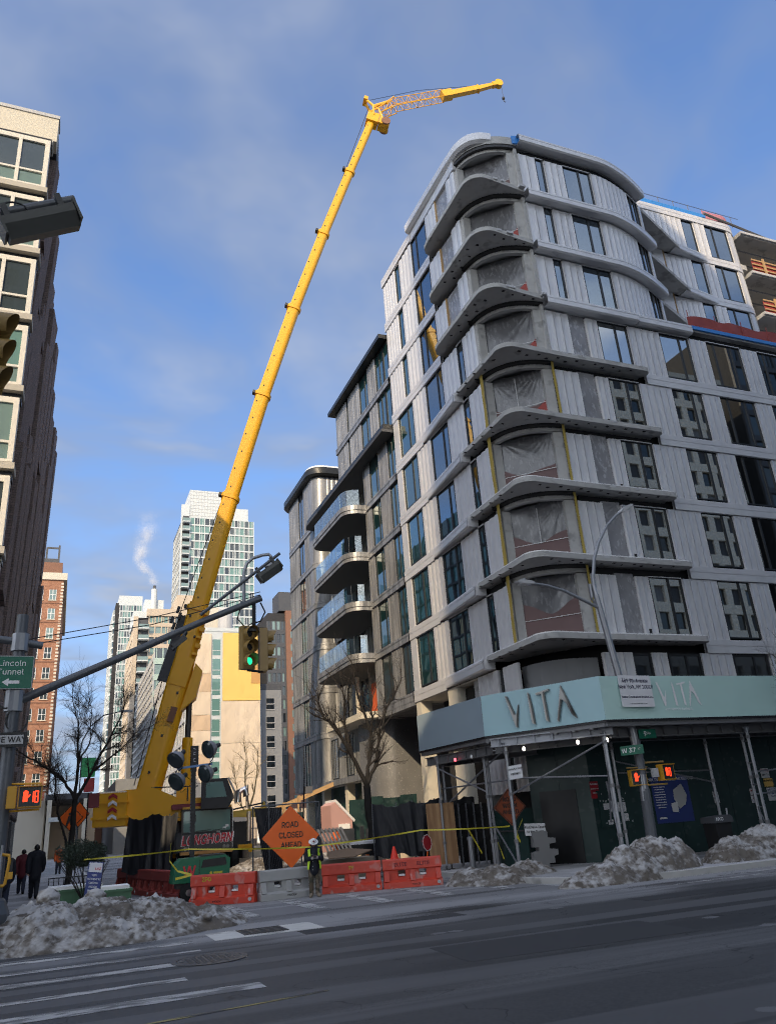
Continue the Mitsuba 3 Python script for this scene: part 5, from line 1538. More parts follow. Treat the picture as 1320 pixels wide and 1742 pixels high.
# ---------------------------------------------------------------- traffic lights, lamps, signs
def sig_head(parent, c, face, label=None, lit=None, size=.31, material='signal'):
    """three lens signal: c is the middle of the housing, face the direction it looks"""
    f = unit([face[0], face[1], 0])
    r = np.array([-f[1], f[0], 0])
    up = np.array([0, 0, 1.0])
    h = put(parent, 'signal_head', M().slab(rrect(.36, 1.10, .04), np.asarray(c) - f * .20, -r if False else r, up, -.0 + .20) if False else M().obox(np.asarray(c) - f * .1, r, up, .36, 1.10, .20), material, label=label)
    for i in range(3):
        z = (1 - i) * .355
        o = np.asarray(c) + up * z
        k = M()
        n = 15
        a = np.linspace(math.radians(-50), math.radians(230), n)
        rr = .165
        for d0, d1, q in ((0, .27, rr), ):
            Pq = np.array([[o + f * dd * (1 if dd == 0 else (.62 + .38 * max(0, math.sin(t)))) + q * (math.cos(t) * r + math.sin(t) * up) for t in a] for dd in (d0, d1)])
            k.grid(Pq)
        put(h, 'hood', k, material, smooth=True)
        if lit == i:
            key = put(h, 'lens', M().lathe([(0, .02), (.14, .005), (.15, 0)][::-1], o, f, 18), 'black')
            scene[key].update(emis('x', (0.01, 0.62, 0.26) if i == 2 else (1.0, .02, .05), .17))
        else:
            put(h, 'lens', M().lathe([(0, .02), (.14, .005), (.15, 0)], o, f, 18), 'black' if lit is not None or i else 'black')
        put(h, 'door', M().obox(o + f * .004, r, up, .34, .335, .012), material)
    return h


def boxlamp(parent, c, along, down, L=.72, name='box_housing'):
    """the grey wedge sided box hung under a pipe"""
    a, d = unit(along), unit(down)
    n = np.cross(a, d)
    sec = [(-.16, 0), (.16, 0), (.16, .10), (.09, .27), (-.09, .27), (-.16, .10)]
    m = M().slab(sec, np.asarray(c) - a * L / 2, n, d, L) if np.dot(np.cross(n, d), a) > 0 else M().slab(sec, np.asarray(c) + a * L / 2, n, d, L)
    k = put(parent, name, m, 'greybox')
    put(k, 'end_plate', M().obox(np.asarray(c) + a * (L / 2 + .02) + d * .09, n, d, .36, .26, .03), 'greybox')
    put(k, 'end_plate', M().obox(np.asarray(c) - a * (L / 2 + .02) + d * .09, n, d, .36, .26, .03), 'greybox')
    put(k, 'hanger', M().obox(np.asarray(c) + a * L * .38 - d * .08, a, d, .07, .22, .07).obox(np.asarray(c) - a * L * .38 - d * .08, a, d, .07, .22, .07), 'frame')
    return k


tm = thing('traffic_light', 'traffic light mast with a long arm and a lit green signal over the side street', 'traffic light')
YM = 19.5
put(tm, 'pole', M().tube([(-1.10, YM, .15), (-1.10, YM, 6.95)], [.17, .13], 14), 'polegrey', smooth=40)
put(tm, 'base', M().lathe([(.34, .15), (.34, .7), (.24, .95), (.19, 1.0)], (-1.10, YM, 0), n=12), 'polegrey')
put(tm, 'arm', M().tube([(-1.02, YM, 4.98), (1.0, YM, 5.93), (3.0, YM, 6.90), (4.35, YM, 7.50), (4.52, YM, 7.57)], [.10, .092, .082, .085, .085], 12), 'polegrey', smooth=40)
put(tm, 'arm_clamp', M().tube([(-1.1, YM, 4.75), (-1.1, YM, 5.2)], .20, 12), 'galv')
put(tm, 'arm_clamp', M().tube([(-1.1, YM, 6.1), (-1.1, YM, 6.5)], .19, 12), 'galv')
put(tm, 'guy_cable', M().tube([(-1.1, YM, 6.35), (1.8, YM, 6.98), (4.5, YM, 7.74)], .011, 4), 'black')
put(tm, 'guy_cable', M().tube([(-1.1, YM, 6.22), (1.8, YM, 6.80), (4.5, YM, 7.66)], .011, 4), 'black')
put(tm, 'stub_arm', M().tube([(-3.2, YM, 6.58), (-1.1, YM, 6.32), (-.62, YM, 6.24)], .085, 10), 'polegrey', smooth=40)
put(tm, 'rear_arm', M().tube([(-6.0, YM, 6.9), (-3.0, YM, 6.55)], .085, 10), 'polegrey')
put(tm, 'cable_loop', M().tube([(-1.0 + .22 * math.cos(t), YM - .12, 4.55 + .26 * math.sin(t)) for t in np.linspace(2.4, 6.6, 14)], .018, 5).tube([(-1.25 + .2 * math.cos(t), YM - .15, 5.15 + .35 * math.sin(t)) for t in np.linspace(2, 7, 14)], .02, 5), 'black')
put(tm, 'hanger', M().tube([(4.33, YM, 7.45), (4.33, YM, 6.78)], .05, 8).obox((4.33, YM, 6.72), (1, 0, 0), (0, 0, 1), .5, .1, .2), 'frame')
put(tm, 'hanger_cable', M().tube([(4.5, YM, 7.45), (4.62, YM, 7.2), (4.5, YM, 6.95), (4.35, YM, 6.9)], .022, 5).tube([(4.0, YM, 7.4), (3.9, YM, 7.0), (4.1, YM, 6.78), (4.3, YM, 6.9)], .018, 5), 'black')
sig_head(tm, (4.19, YM - .03, 6.26), (.38, -1), 'signal head with its green lens lit', 2)
sig_head(tm, (4.66, YM + .05, 6.20), (1, -.08), None, None)
put(tm, 'bottom_bar', M().tube([(4.15, YM, 5.68), (4.55, YM, 5.64)], .03, 6), 'frame')
put(tm, 'camera_arm', M().tube([(4.07, YM, 7.45), (4.07, YM, 8.25), (4.14, YM, 8.5), (4.3, YM, 8.66), (4.55, YM, 8.76), (4.74, YM, 8.80), (4.80, YM, 8.74), (4.80, YM, 8.62)], .045, 8), 'galv', smooth=50)
dc = put(tm, 'dome_camera', M().lathe([(0, .12), (.09, .11), (.15, .03), (.17, -.05), (.17, -.09)], (4.80, YM, 8.52), n=16), 'greywhite', smooth=40)
put(dc, 'dome', M().lathe([(.12, -.09), (.115, -.15), (.07, -.21), (0, -.23)], (4.80, YM, 8.52), n=14), 'black', smooth=True)
put(tm, 'box_pipe', M().tube([(2.95, YM - .1, 7.05), (4.95, YM - .35, 8.72)], .042, 8), 'polegrey')
boxlamp(tm, (4.62, YM - .30, 8.30), (.66, -.1, .52), (.45, 0, -.6), .62)
put(tm, 'under_bracket', M().obox((2.45, YM - .1, 6.35), (.6, 0, .5), (-.5, 0, .6), .4, .12, .1).tube([(2.3, YM - .1, 6.15), (2.62, YM - .1, 6.6)], .05, 6), 'frame')
gs = thing('direction_sign', 'green Lincoln Tunnel sign with a white left arrow on the mast', 'sign')
ys = YM - .24
put(gs, 'plate', M().slab(rrect(.92, .74, .04), (-1.22, ys + .02, 5.58), (1, 0, 0), (0, 0, 1), .02), 'greywhite')
put(gs, 'green_face', M().slab(rrect(.89, .71, .03), (-1.22, ys + .001, 5.58), (1, 0, 0), (0, 0, 1), .008), 'signgreen')
put(gs, 'lettering', text('Lincoln', .125, (-1.20, ys - .008, 5.72), (1, 0, 0), (0, 0, 1), .005, sx=.98), 'white')
put(gs, 'lettering', text('Tunnel', .125, (-1.22, ys - .008, 5.53), (1, 0, 0), (0, 0, 1), .005, sx=.98), 'white')
put(gs, 'arrow', M().slab([(-.2, 0), (-.06, .09), (-.06, .035), (.16, .035), (.16, -.035), (-.06, -.035), (-.06, -.09)], (-1.18, ys - .008, 5.36), (1, 0, 0), (0, 0, 1), .005), 'white')
ow = thing('one_way_sign', 'black and white ONE WAY sign low on the mast', 'sign')
put(ow, 'plate', M().slab(rrect(.9, .31, .03), (-1.20, ys + .01, 4.12), (1, 0, 0), (0, 0, 1), .014), 'black')
put(ow, 'arrow', M().slab([(-.4, 0), (-.28, .12), (-.28, .095), (.38, .095), (.38, -.095), (-.28, -.095), (-.28, -.12)], (-1.20, ys - .006, 4.12), (1, 0, 0), (0, 0, 1), .004), 'greywhite')
put(ow, 'lettering', text('ONE WAY', .115, (-1.13, ys - .012, 4.065), (1, 0, 0), (0, 0, 1), .004, True), 'black')


def ped_signal(name, label, c, right, hand=True, num=None, man=False):
    r = unit(right)
    up = np.array([0, 0, 1.0])
    n = np.cross(r, up)
    c = np.asarray(c, float)
    t = thing(name, label, 'pedestrian signal')
    put(t, 'housing', M().obox(c - n * .12, r, up, .47, .45, .24), 'signalyellow')
    put(t, 'visor', M().obox(c + n * .03 + up * .215, r, up, .46, .018, .1), 'signalyellow')
    put(t, 'lower_lip', M().obox(c + n * .02 - up * .2, r, up, .46, .014, .06), 'signalyellow')
    put(t, 'screen', M().obox(c + n * .002, r, up, .415, .39, .012), 'frame')
    hp = [sg.box(-.05, -.10, .045, .03), sg.Polygon([(.03, -.04), (.085, .01), (.10, .05), (.085, .055), (.04, .005)])]
    for i, l in enumerate((.085, .11, .115, .095)):
        x = -.048 + i * .025
        hp.append(sg.box(x, .0, x + .019, .02 + l).buffer(.003))
    o = c + n * .010 - r * .085
    key = put(t, 'red_hand', M().slab(shapely.union_all(hp), o, r, up, .004), 'black')
    scene[key].update(emis('x', (1.0, .055, .012), .15))
    if num:
        g = M()
        for i, dgt in enumerate(num):
            x0 = .035 + i * .095
            segs = {'1': 'bc', '8': 'abcdefg', '0': 'abcdef', '9': 'abcdfg'}[dgt]
            w_, h_ = .06, .11
            pos = {'a': (0, 2 * h_, 1), 'g': (0, h_, 1), 'd': (0, 0, 1), 'f': (-w_ / 2, 1.5 * h_, 0), 'b': (w_ / 2, 1.5 * h_, 0), 'e': (-w_ / 2, .5 * h_, 0), 'c': (w_ / 2, .5 * h_, 0)}
            for s in segs:
                a, b, hz = pos[s]
                g.obox(c + n * .012 + r * (x0 + a) + up * (b - h_), r, up, w_ + .012 if hz else .026, .026 if hz else h_, .006)
        key = put(t, 'countdown', g, 'black')
        scene[key].update(emis('x', (1.0, .055, .012), .15))
    return t


ps = ped_signal('pedestrian_signal', 'pedestrian signal with a red hand and the number 18 on the left mast', (-.58, YM - .3, 2.92), (1, 0.05, 0), num='18')
put(ps, 'bracket', M().tube([(-1.1, YM, 3.22), (-.38, YM - .28, 3.18)], .025, 6).tube([(-1.1, YM, 2.66), (-.38, YM - .28, 2.66)], .025, 6), 'signalyellow')
put(ps, 'second_housing', B(-1.02, -.84, YM - .5, YM - .16, 2.70, 3.14), 'signalyellow')
cbx = thing('control_cabinet', 'dark green control cabinet with yellow push button arms at the lower left edge', 'cabinet')
put(cbx, 'cabinet', B(-1.75, -1.0, 18.9, 19.3, .9, 1.98), 'greenboard')
put(cbx, 'cabinet_edge', B(-1.02, -.985, 18.88, 19.32, .9, 2.0), 'lampgrey')
put(cbx, 'handle', M().tube([(-.99, 18.95, 1.82), (-.86, 18.93, 1.80), (-.84, 18.93, 1.70), (-.88, 18.93, 1.28), (-.92, 18.93, 1.24), (-1.02, 18.93, 1.24)], .032, 8), 'signalyellow', smooth=50)
put(cbx, 'push_button', M().obox((-.80, 18.92, 1.42), (1, 0, 0), (0, 0, 1), .09, .13, .08), 'signalyellow')
put(cbx, 'button_plate', M().obox((-.82, 18.95, 1.62), (1, 0, 0), (0, 0, 1), .1, .26, .02), 'frame')
put(cbx, 'post', M().tube([(-1.4, 19.1, .15), (-1.4, 19.1, .92)], .09, 10), 'polegrey')

nm = thing('traffic_light', 'nearer traffic light hanging from a pipe arm at the left edge of the street', 'traffic light')
put(nm, 'arm', M().tube([(-6.0, 8.4, 7.4), (-2.6, 8.45, 8.60), (-1.2, 8.5, 9.12), (-.40, 8.5, 9.56)], [.08, .06, .055, .055], 10), 'polegrey', smooth=40)
put(nm, 'pole', M().tube([(-6.0, 8.4, -.1), (-6.0, 8.4, 7.9)], [.2, .14], 12), 'polegrey')
put(nm, 'signal_arm', M().tube([(-6.0, 8.4, 6.6), (-2.4, 8.4, 7.75), (-1.5, 8.4, 7.9)], .08, 10), 'polegrey')
boxlamp(nm, (-.80, 8.35, 9.08), (.80, 0, .44), (.42, .25, -.75), .86)
put(nm, 'cable', M().tube([(-1.05 + .17 * math.cos(t), 8.45, 9.12 + .16 * math.sin(t)) for t in np.linspace(.2, 3.0, 9)], .012, 5), 'black')
sig_head(nm, (-1.12, 8.5, 7.14), (1, -.06), None, None)
scene[[k for k in scene if k.startswith(nm + '__signal_head__lens')][0]].update(emis('x', (.8, .005, .03), .08))

_n = len(scene)
lp = thing('street_lamp', 'grey street lamp pole with two curved arms at the right corner', 'street lamp')
put(lp, 'pole', M().tube([(15.62, 19.5, .15), (15.72, 19.5, 3.0), (15.5, 19.5, 5.6), (15.2, 19.5, 8.0)], [.14, .13, .11, .085], 12), 'galv', smooth=40)
put(lp, 'base_shaft', M().tube([(15.62, 19.5, .15), (15.71, 19.5, 2.2)], [.17, .145], 12), 'polegrey')
put(lp, 'pole_cap', M().tube([(15.26, 19.5, 7.4), (15.14, 19.5, 8.3)], .075, 8).tube([(15.02, 19.5, 7.9), (15.02, 19.5, 8.35)], .05, 6).tube([(15.2, 19.5, 7.5), (15.0, 19.5, 7.9)], .03, 5), 'galv')
put(lp, 'upper_arm', M().tube([(15.16, 19.5, 7.9), (15.20, 19.5, 8.6), (15.36, 19.5, 9.2), (15.66, 19.5, 9.8), (16.1, 19.5, 10.4), (16.55, 19.5, 10.8), (16.8, 19.5, 10.95)], [.055] * 4 + [.045] * 3, 8), 'lampgrey', smooth=50)
put(lp, 'lower_arm', M().tube([(15.18, 19.5, 7.6), (14.6, 19.5, 7.85), (14.0, 19.5, 8.1), (13.4, 19.5, 8.24), (12.9, 19.5, 8.28)], [.055, .05, .045, .04, .04], 8), 'lampgrey', smooth=50)


def luminaire(parent, c, d, L=.62):
    d = unit(d)
    n = unit(np.cross(d, [0, 1, 0]))
    n = n if n[2] > 0 else -n
    prof = [(-L / 2, .02), (-L / 2 + .1, .06), (0, .075), (L / 2 - .1, .06), (L / 2, .0), (L / 2 - .05, -.035), (0, -.05), (-L / 2, -.03)]
    h = put(parent, 'luminaire', M().slab(prof, np.asarray(c) + np.array([0, .13, 0]), d, n, .26) if np.dot(np.cross(d, n), [0, 1, 0]) < 0 else M().slab(prof, np.asarray(c) - np.array([0, .13, 0]), d, n, .26), 'greywhite')
    put(h, 'lens', M().obox(np.asarray(c) - n * .045, d, (0, 1, 0), L * .6, .2, .02), 'white')
    put(h, 'photocell', M().lathe([(.05, .07), (.05, .14), (0, .15)], np.asarray(c), n, 8), 'lampgrey')


luminaire(lp, (17.0, 19.5, 11.08), (.85, 0, .5))
luminaire(lp, (12.62, 19.5, 8.28), (-1, 0, .02))
put(lp, 'tape_bands', M().tube([(15.71, 19.5, 2.6), (15.70, 19.5, 3.9)], .137, 10), 'polegrey')
ss = thing('street_name_sign', 'green 9 Av street name sign on the right lamp pole', 'sign')
put(ss, 'plate', M().slab(rrect(.66, .26, .02), (16.02, 19.32, 3.72), (1, .05, .02), (0, 0, 1), .012), 'signgreen')
put(ss, 'lettering', text('9', .14, (15.93, 19.30, 3.655), (1, .05, .02), (0, 0, 1), .004, True), 'white')
put(ss, 'lettering', text('Av', .08, (16.08, 19.31, 3.70), (1, .05, .02), (0, 0, 1), .004), 'white')
ss = thing('street_name_sign', 'green W 37 St street name sign turned away on the right lamp pole', 'sign')
put(ss, 'plate', M().slab(rrect(.66, .26, .02), (15.35, 19.30, 3.28), (1, -.55, .04), (0, 0, 1), .012), 'signgreen')
put(ss, 'lettering', text('W 37', .12, (15.26, 19.335, 3.215), (1, -.55, .04), (0, 0, 1), .004, True), 'white')
put(ss, 'lettering', text('St', .06, (15.52, 19.19, 3.28), (1, -.55, .04), (0, 0, 1), .004), 'white')
p1 = ped_signal('pedestrian_signal', 'pedestrian signal with a red hand and countdown right of the lamp pole', (16.48, 19.24, 2.62), (1, .12, 0), num='0')
p2 = ped_signal('pedestrian_signal', 'pedestrian signal with a red hand half hidden behind the lamp pole', (15.55, 19.45, 2.52), (1, -.3, 0))
put(p1, 'bracket', M().tube([(15.75, 19.45, 2.92), (16.4, 19.3, 2.92)], .028, 6).tube([(15.75, 19.45, 2.3), (16.4, 19.3, 2.3)], .028, 6), 'signal')
put(p1, 'white_box', B(15.98, 16.16, 19.3, 19.42, 2.5, 2.75), 'greywhite')
put(p2, 'bracket', M().tube([(15.2, 19.5, 2.80), (15.9, 19.45, 2.80)], .02, 6), 'signal')
LS = 20.85 / 19.5
for _k in list(scene)[_n:]:
    scene[_k]['to_world'] = T().translate([0, 0, 1.9 * (1 - LS) * .5]).scale([LS, LS, LS])
# far lamp behind the left tree
fl = thing('street_lamp', 'slim street lamp with a curved arm behind the bare left tree', 'street lamp')
put(fl, 'pole', M().tube([(.55, 36, .15), (.62, 36, 5.3)], [.07, .045], 8), 'polegrey')
put(fl, 'arm', M().tube([(.62, 36, 5.2), (.72, 36, 5.9), (1.0, 36, 6.5), (1.5, 36, 6.95), (2.2, 36, 7.1)], .028, 6), 'polegrey', smooth=50)
put(fl, 'luminaire', M().obox((2.4, 36, 7.11), (1, 0, 0), (0, 0, 1), .55, .09, .2), 'lampgrey')
# ---------------------------------------------------------------- sidewalk shed
sh_ = thing('sidewalk_shed', 'sidewalk shed wrapped in teal banners carrying VITA lettering around the corner', 'sidewalk shed')
C = [np.array(q) for q in ((12.75, 28.6), (13.12, 23.95), (15.33, 20.24), (46.0, 20.24))]
ZB0, ZB1 = 4.36, 5.66
cols = ['tealgrey', 'tealblue', 'tealcloth']
for i in range(3):
    f = Fac([C[i], C[i + 1]], -1 if False else 1, 0)
    L = f.s[-1]
    put(sh_, 'banner_panel', f.sheet(0, L, ZB0, ZB1, .0, .018, 800 + i, max(20, int(L / .25)), 12), cols[i], smooth=True)
    put(sh_, 'banner_hem', f.strip(0, L, [(-.03, ZB0 - .03), (-.03, ZB0 + .03), (.016, ZB0 + .03), (.016, ZB0 - .03)]), cols[i])
    put(sh_, 'parapet_board', f.strip(.02, L - .02, [(-.09, ZB0), (-.09, ZB1 - .03), (-.03, ZB1 - .03), (-.03, ZB0)]), 'wood')
    put(sh_, 'deck_edge', f.strip(.0, L, [(-.3, ZB0 - .22), (-.3, ZB0 - .03), (-.05, ZB0 - .03), (-.05, ZB0 - .22)]), 'shedsteel')
put(sh_, 'deck', M().prism([C[0], C[1], C[2], C[3], (46, 24.6), (19, 24.6), (16.5, 26.6), (16.4, 28.6)], ZB0 - .10, ZB0 - .02), 'black')
# letters
GL = {'V': [[(-.30, .5), (-.21, .47), (.02, -.18), (.25, .5), (.21, .5), (.04, -.5), (-.02, -.5)]],
      'I': [[(-.06, .5), (.0, .44), (.05, .1), (.09, -.5), (-.02, -.44), (-.05, 0)]],
      'T': [[(-.24, .42), (.24, .5), (.23, .44), (.055, .40), (.10, -.48), (.0, -.42), (-.04, .38), (-.22, .36)]],
      'A': [[(.0, .55), (.07, .38), (.40, -.5), (.24, -.36), (.11, -.02), (-.02, .14), (-.20, -.5), (-.26, -.5)]]}


def smooth_poly(pts):
    return sg.Polygon(pts).buffer(.03).buffer(-.03).buffer(-.008).buffer(.008)


def bevel(g, poly, o, r):
    """domed top: rings shrinking inwards"""
    n = np.cross(r, [0, 0, 1.0])
    for k, d in enumerate((.010, .020, .030)):
        q = poly.buffer(-d)
        for e in getattr(q, 'geoms', [q]):
            if not e.is_empty and e.area > 1e-4:
                g.slab(e, o + n * (.012 * k), r, (0, 0, 1), .012)


f1 = Fac([C[1], C[2]], 1, 0)
d1 = unit(np.r_[C[2] - C[1], 0])
n1 = np.cross(d1, [0, 0, 1])
for ch_, s in zip('VITA', (1.28, 1.88, 2.36, 3.02)):
    o = np.r_[f1.at(s)[0], 5.0] + n1 * .03
    g = M()
    for pl in GL[ch_]:
        pp = smooth_poly(np.array(pl) * 1.06)
        g.slab(pp, o, d1, (0, 0, 1), .05)
        bevel(g, pp, o + n1 * .05, d1)
    put(sh_, 'chrome_letter', g, 'letterchrome', label='polished chrome letter of the VITA sign')
f2 = Fac([C[2], C[3]], 1, 0)
for ch_, s in zip('VITA', (2.36, 2.80, 3.13, 3.53)):
    o = np.r_[f2.at(s)[0], 5.08] + np.array([0, -.028, 0])
    g = M()
    for pl in GL[ch_]:
        g.slab(smooth_poly(np.array(pl) * .78), o, (1, 0, 0), (0, 0, 1), .005)
    put(sh_, 'printed_letter', g, 'white')
put(sh_, 'address_print', text('489 NINTH AVENUE', .075, (18.2, 20.205, 4.56), (1, 0, 0), (0, 0, 1), .004, sx=1.1), 'white')
ad = thing('address_sign', 'white 489 9th Avenue address sign hung on the teal banner', 'sign')
q = (16.38, 20.15, 5.18)
put(ad, 'board', M().slab(rrect(1.24, .98, .04), (16.60, 20.17, 5.17), (1, 0, -.01), (0, 0, 1), .02), 'paper')
for s, h, dx, z, b in (('489 9th Avenue', .115, 0, 5.44, True), ('New York, NY 10018', .115, 0, 5.25, True), ('Warner Construction Services Inc.', .066, 0, 4.96, True), ('For more information contact the site office', .03, 0, 4.77, False)):
    put(ad, 'lettering', text(s, h, (16.60 + dx, 20.146, z), (1, 0, -.01), (0, 0, 1), .003, b, sx=.84 if h > .1 else .82), 'navyink')
# posts, braces and beams
zt = 4.02
for x, y in [(15.55, 20.75), (15.95, 21.35), (13.42, 23.2), (13.75, 23.75), (21.35, 20.75), (21.75, 21.4), (21.2, 22.6), (13.0, 27.6), (13.35, 27.9), (13.55, 25.0), (27.5, 20.8), (27.5, 22.4), (17.6, 23.2), (13.9, 25.4)]:
    p = put(sh_, 'post', M().tube([(x, y, .3), (x, y, zt)], .052, 8), 'galv', smooth=40)
    put(p, 'base_jack', M().tube([(x, y, .15), (x, y, .4)], .025, 6).box(x - .1, x + .1, y - .1, y + .1, .15, .17), 'iron')
    for z in (1.0, 2.4, zt - .35):
        put(p, 'coupler', M().tube([(x, y, z), (x, y, z + .1)], .075, 8), 'shedsteel')
    put(p, 'head_plate', M().slab([(-.03, 0), (.03, 0), (.13, .2), (-.13, .2)], (x, y + .04, zt - .18), (1, 0, 0), (0, 0, 1), .08), 'galv')
for a, b in [((15.55, 20.75), (15.95, 21.35)), ((13.42, 23.2), (13.75, 23.75)), ((21.35, 20.75), (21.75, 21.4)), ((13.0, 27.6), (13.35, 27.9))]:
    q = M()
    for z in (.8, 1.5, 2.2, 2.9, 3.6):
        q.tube([(*a, z), (*b, z)], .025, 5)
    q.tube([(*a, .8), (*b, 1.5)], .018, 5).tube([(*a, 2.9), (*b, 2.2)], .018, 5)
    put(sh_, 'ladder_brace', q, 'galv')
for a, b in [((13.75, 23.7, 2.45), (15.55, 20.8, 3.75)), ((13.75, 23.7, 2.95), (15.95, 21.3, 2.75)), ((13.35, 27.9, 2.3), (13.75, 23.8, 3.9)), ((13.0, 27.6, 3.6), (13.55, 25.0, 2.6)), ((13.35, 27.9, 2.9), (13.75, 23.8, 2.9)), ((16.2, 22.0, 1.4), (15.6, 20.8, 3.4)), ((21.2, 22.6, 2.4), (17.6, 23.2, 3.3)), ((21.2, 22.6, 2.8), (17.7, 23.2, 2.9)), ((21.75, 21.4, 2.6), (27.5, 20.8, 2.9)), ((21.75, 21.4, 1.9), (27.5, 22.4, 2.1)), ((15.55, 20.75, .4), (16.2, 21.9, 2.6)), ((13.42, 23.2, .3), (13.55, 25, 1.8))]:
    put(sh_, 'brace', M().tube([a, b], .03, 6), 'galv')


def ibeam(a, b, h=.26, w=.18, mt='shedsteel'):
    a, b = np.array(a, float), np.array(b, float)
    d = unit(b - a)
    s = unit(np.cross(d, [0, 0, 1]))
    L = np.linalg.norm(b - a)
    c = (a + b) / 2
    m = M()
    m.obox(c + [0, 0, h / 2 - .012], d, s, L, w, .024).obox(c - [0, 0, h / 2 - .012], d, s, L, w, .024).obox(c, d, s, L, .02, h - .05)
    for k in range(int(L / .6)):
        m.obox(a + d * (.3 + .6 * k), d, s, .02, w * .9, h - .05)
    return put(sh_, 'beam', m, mt)


ibeam((13.1, 23.55, 4.06), (15.75, 20.55, 4.06), .27, .22, 'steelbeam')
ibeam((13.6, 24.2, 3.9), (16.2, 21.5, 3.9))
ibeam((15.9, 20.95, 4.0), (30, 20.9, 4.0), .3, .2)
ibeam((15.9, 22.4, 3.98), (30, 22.4, 3.98), .26, .2)
ibeam((12.95, 28.4, 3.9), (13.5, 24.2, 3.9), .3)
ibeam((13.6, 28.4, 3.85), (15.2, 24.2, 3.85), .3)
for i in range(26):
    t = .1 + i * .62
    if i < 7:
        o = C[1] + (C[2] - C[1]) * min(1, t / 4.3)
        put(sh_, 'joist', M().obox((o[0] + .9, o[1] + .62, 4.17), (.86, .55, 0), (0, 0, 1), 2.1, .14, .09), 'shedsteel')
    else:
        x = 15.6 + (i - 7) * .75
        put(sh_, 'joist', B(x, x + .09, 20.35, 24.5, 4.12, 4.25), 'shedsteel')
for x, y, lit, col in [(14.9, 21.25, 1, 'w'), (13.9, 22.85, 1, 'w'), (15.75, 20.9, 1, 'w'), (13.1, 26.3, 1, 'r'), (13.2, 25.2, 0, 'w')]:
    k = put(sh_, 'caged_bulb', M().lathe([(0, 0), (.045, .03), (.05, .08), (.03, .13), (0, .14)], (x, y, 3.72), n=10), 'white', smooth=True)
    if lit:
        scene[k].update(emis('x', (1, .92, .8) if col == 'w' else (1, .05, .08), 0.5 if col == 'w' else .25))
# hoarding below
ho = thing('hoarding', 'dark green plywood hoarding under the sidewalk shed', 'hoarding')
hl = [(15.3, 28.6), (15.6, 25.6), (16.9, 23.75), (46, 23.75)]
for i in range(3):
    f = Fac([hl[i], hl[i + 1]], 1, 0)
    L = f.s[-1]
    n = max(1, int(round(L / 1.22)))
    for k in range(min(n, 24)):
        a, b = L * k / n, L * (k + 1) / n
        put(ho, 'board', f.strip(a + .006, b - .006, [(-.04, .155), (-.04, 4.15 if i else 2.0), (.0 + .004 * (k % 2), 4.15 if i else 2.0), (.0 + .004 * (k % 2), .155)]), 'greenboard')
put(ho, 'door_frame', Fac([hl[1], hl[2]], 1, 0).strip(.35, 1.7, [(.004, .16), (.004, 2.5), (.03, 2.5), (.03, .16)]), 'black')
fb = Fac([hl[2], hl[3]], 1, 0)


def pinned(name, label, cat, s, z, w, h, m, parts=(), tilt=0.0):
    t = thing(name, label, cat)
    o = np.r_[fb.at(s, .012)[0], z]
    put(t, 'sheet', M().slab(rrect(w, h, .008), o, (1, 0, tilt), (-tilt, 0, 1), .006), m)
    for s_, hh, dx, dz, mt in parts:
        put(t, 'lettering', text(s_, hh, o + np.array([dx, -.0095, dz]), (1, 0, tilt), (-tilt, 0, 1), .002, True), mt)
    return t, o


b1 = thing('notice_board', 'green notice board with white papers on the hoarding left of the blue poster', 'notice board')
put(b1, 'board', M().box(17.1, 18.45, 23.70, 23.74, 1.25, 2.35).box(17.05, 18.5, 23.69, 23.735, 1.2, 1.26).box(17.05, 18.5, 23.69, 23.735, 2.33, 2.39), 'greenboard')
for i, (x, z, w, h) in enumerate([(17.85, 1.82, .62, .30), (18.1, 1.48, .22, .24), (17.38, 1.86, .26, .2), (17.45, 1.36, .2, .15)]):
    put(b1, 'paper', M().slab(rrect(w, h, .01), (x, 23.695, z), (1, 0, .03 * (i - 1)), (0, 0, 1), .006), 'paper')
    q = M()
    for j in range(int(h / .04)):
        q.obox((x, 23.688, z + h / 2 - .03 - j * .04), (1, 0, .03 * (i - 1)), (0, 0, 1), w * (.8 if j % 3 else .5), .007, .002)
    put(b1, 'paper_lines', q, 'lampgrey', kind='stuff')
rq = np.random.default_rng(3)
q = M()
for i in range(26):
    q.obox((rq.uniform(17.12, 18.4), 23.692, rq.choice([2.24, 2.05, 1.6, 1.33]) + rq.uniform(-.05, .05)), (1, 0, 0), (0, 0, 1), rq.uniform(.015, .05), rq.uniform(.02, .06), .004)
put(b1, 'paper_scraps', q, 'paper', kind='stuff')
t, o = pinned('poster', 'large blue work in progress poster partly torn on the hoarding', 'poster', 3.35, 1.95, 1.65, 1.55, 'blueprint', [('WORK IN PROGRESS: MIXED USE', .10, 0, .62, 'paper')])
q = M()
for i in range(9):
    q.obox(o + np.array([-.5, -.0095, .42 - i * .085]), (1, 0, 0), (0, 0, 1), rq.uniform(.3, .5), .022, .002)
put(t, 'print_lines', q, 'paper', kind='stuff')
put(t, 'torn_patch', M().slab([(.05, .3), (.45, .5), (.62, .1), (.5, -.2), (.2, -.35), (.02, 0)], o + np.array([.05, -.012, 0]), (1, 0, 0), (0, 0, 1), .003), 'greywhite')
put(t, 'torn_patch', M().slab([(0, 0), (.3, .05), (.28, -.3), (.02, -.28)], o + np.array([-.1, -.013, -.15]), (1, 0, 0), (0, 0, 1), .003), 'paper')
q = M()
rq2 = np.random.default_rng(6)
for cx_, cz_ in ((-.62, -.62),):
    for i in range(5):
        q.obox(o + np.array([cx_ + .04 * i, -.011, cz_ + .03 * (i % 2)]), (1, 0, 0), (0, 0, 1), .18, .03, .002)
put(t, 'corner_print', q, 'paper', kind='stuff')
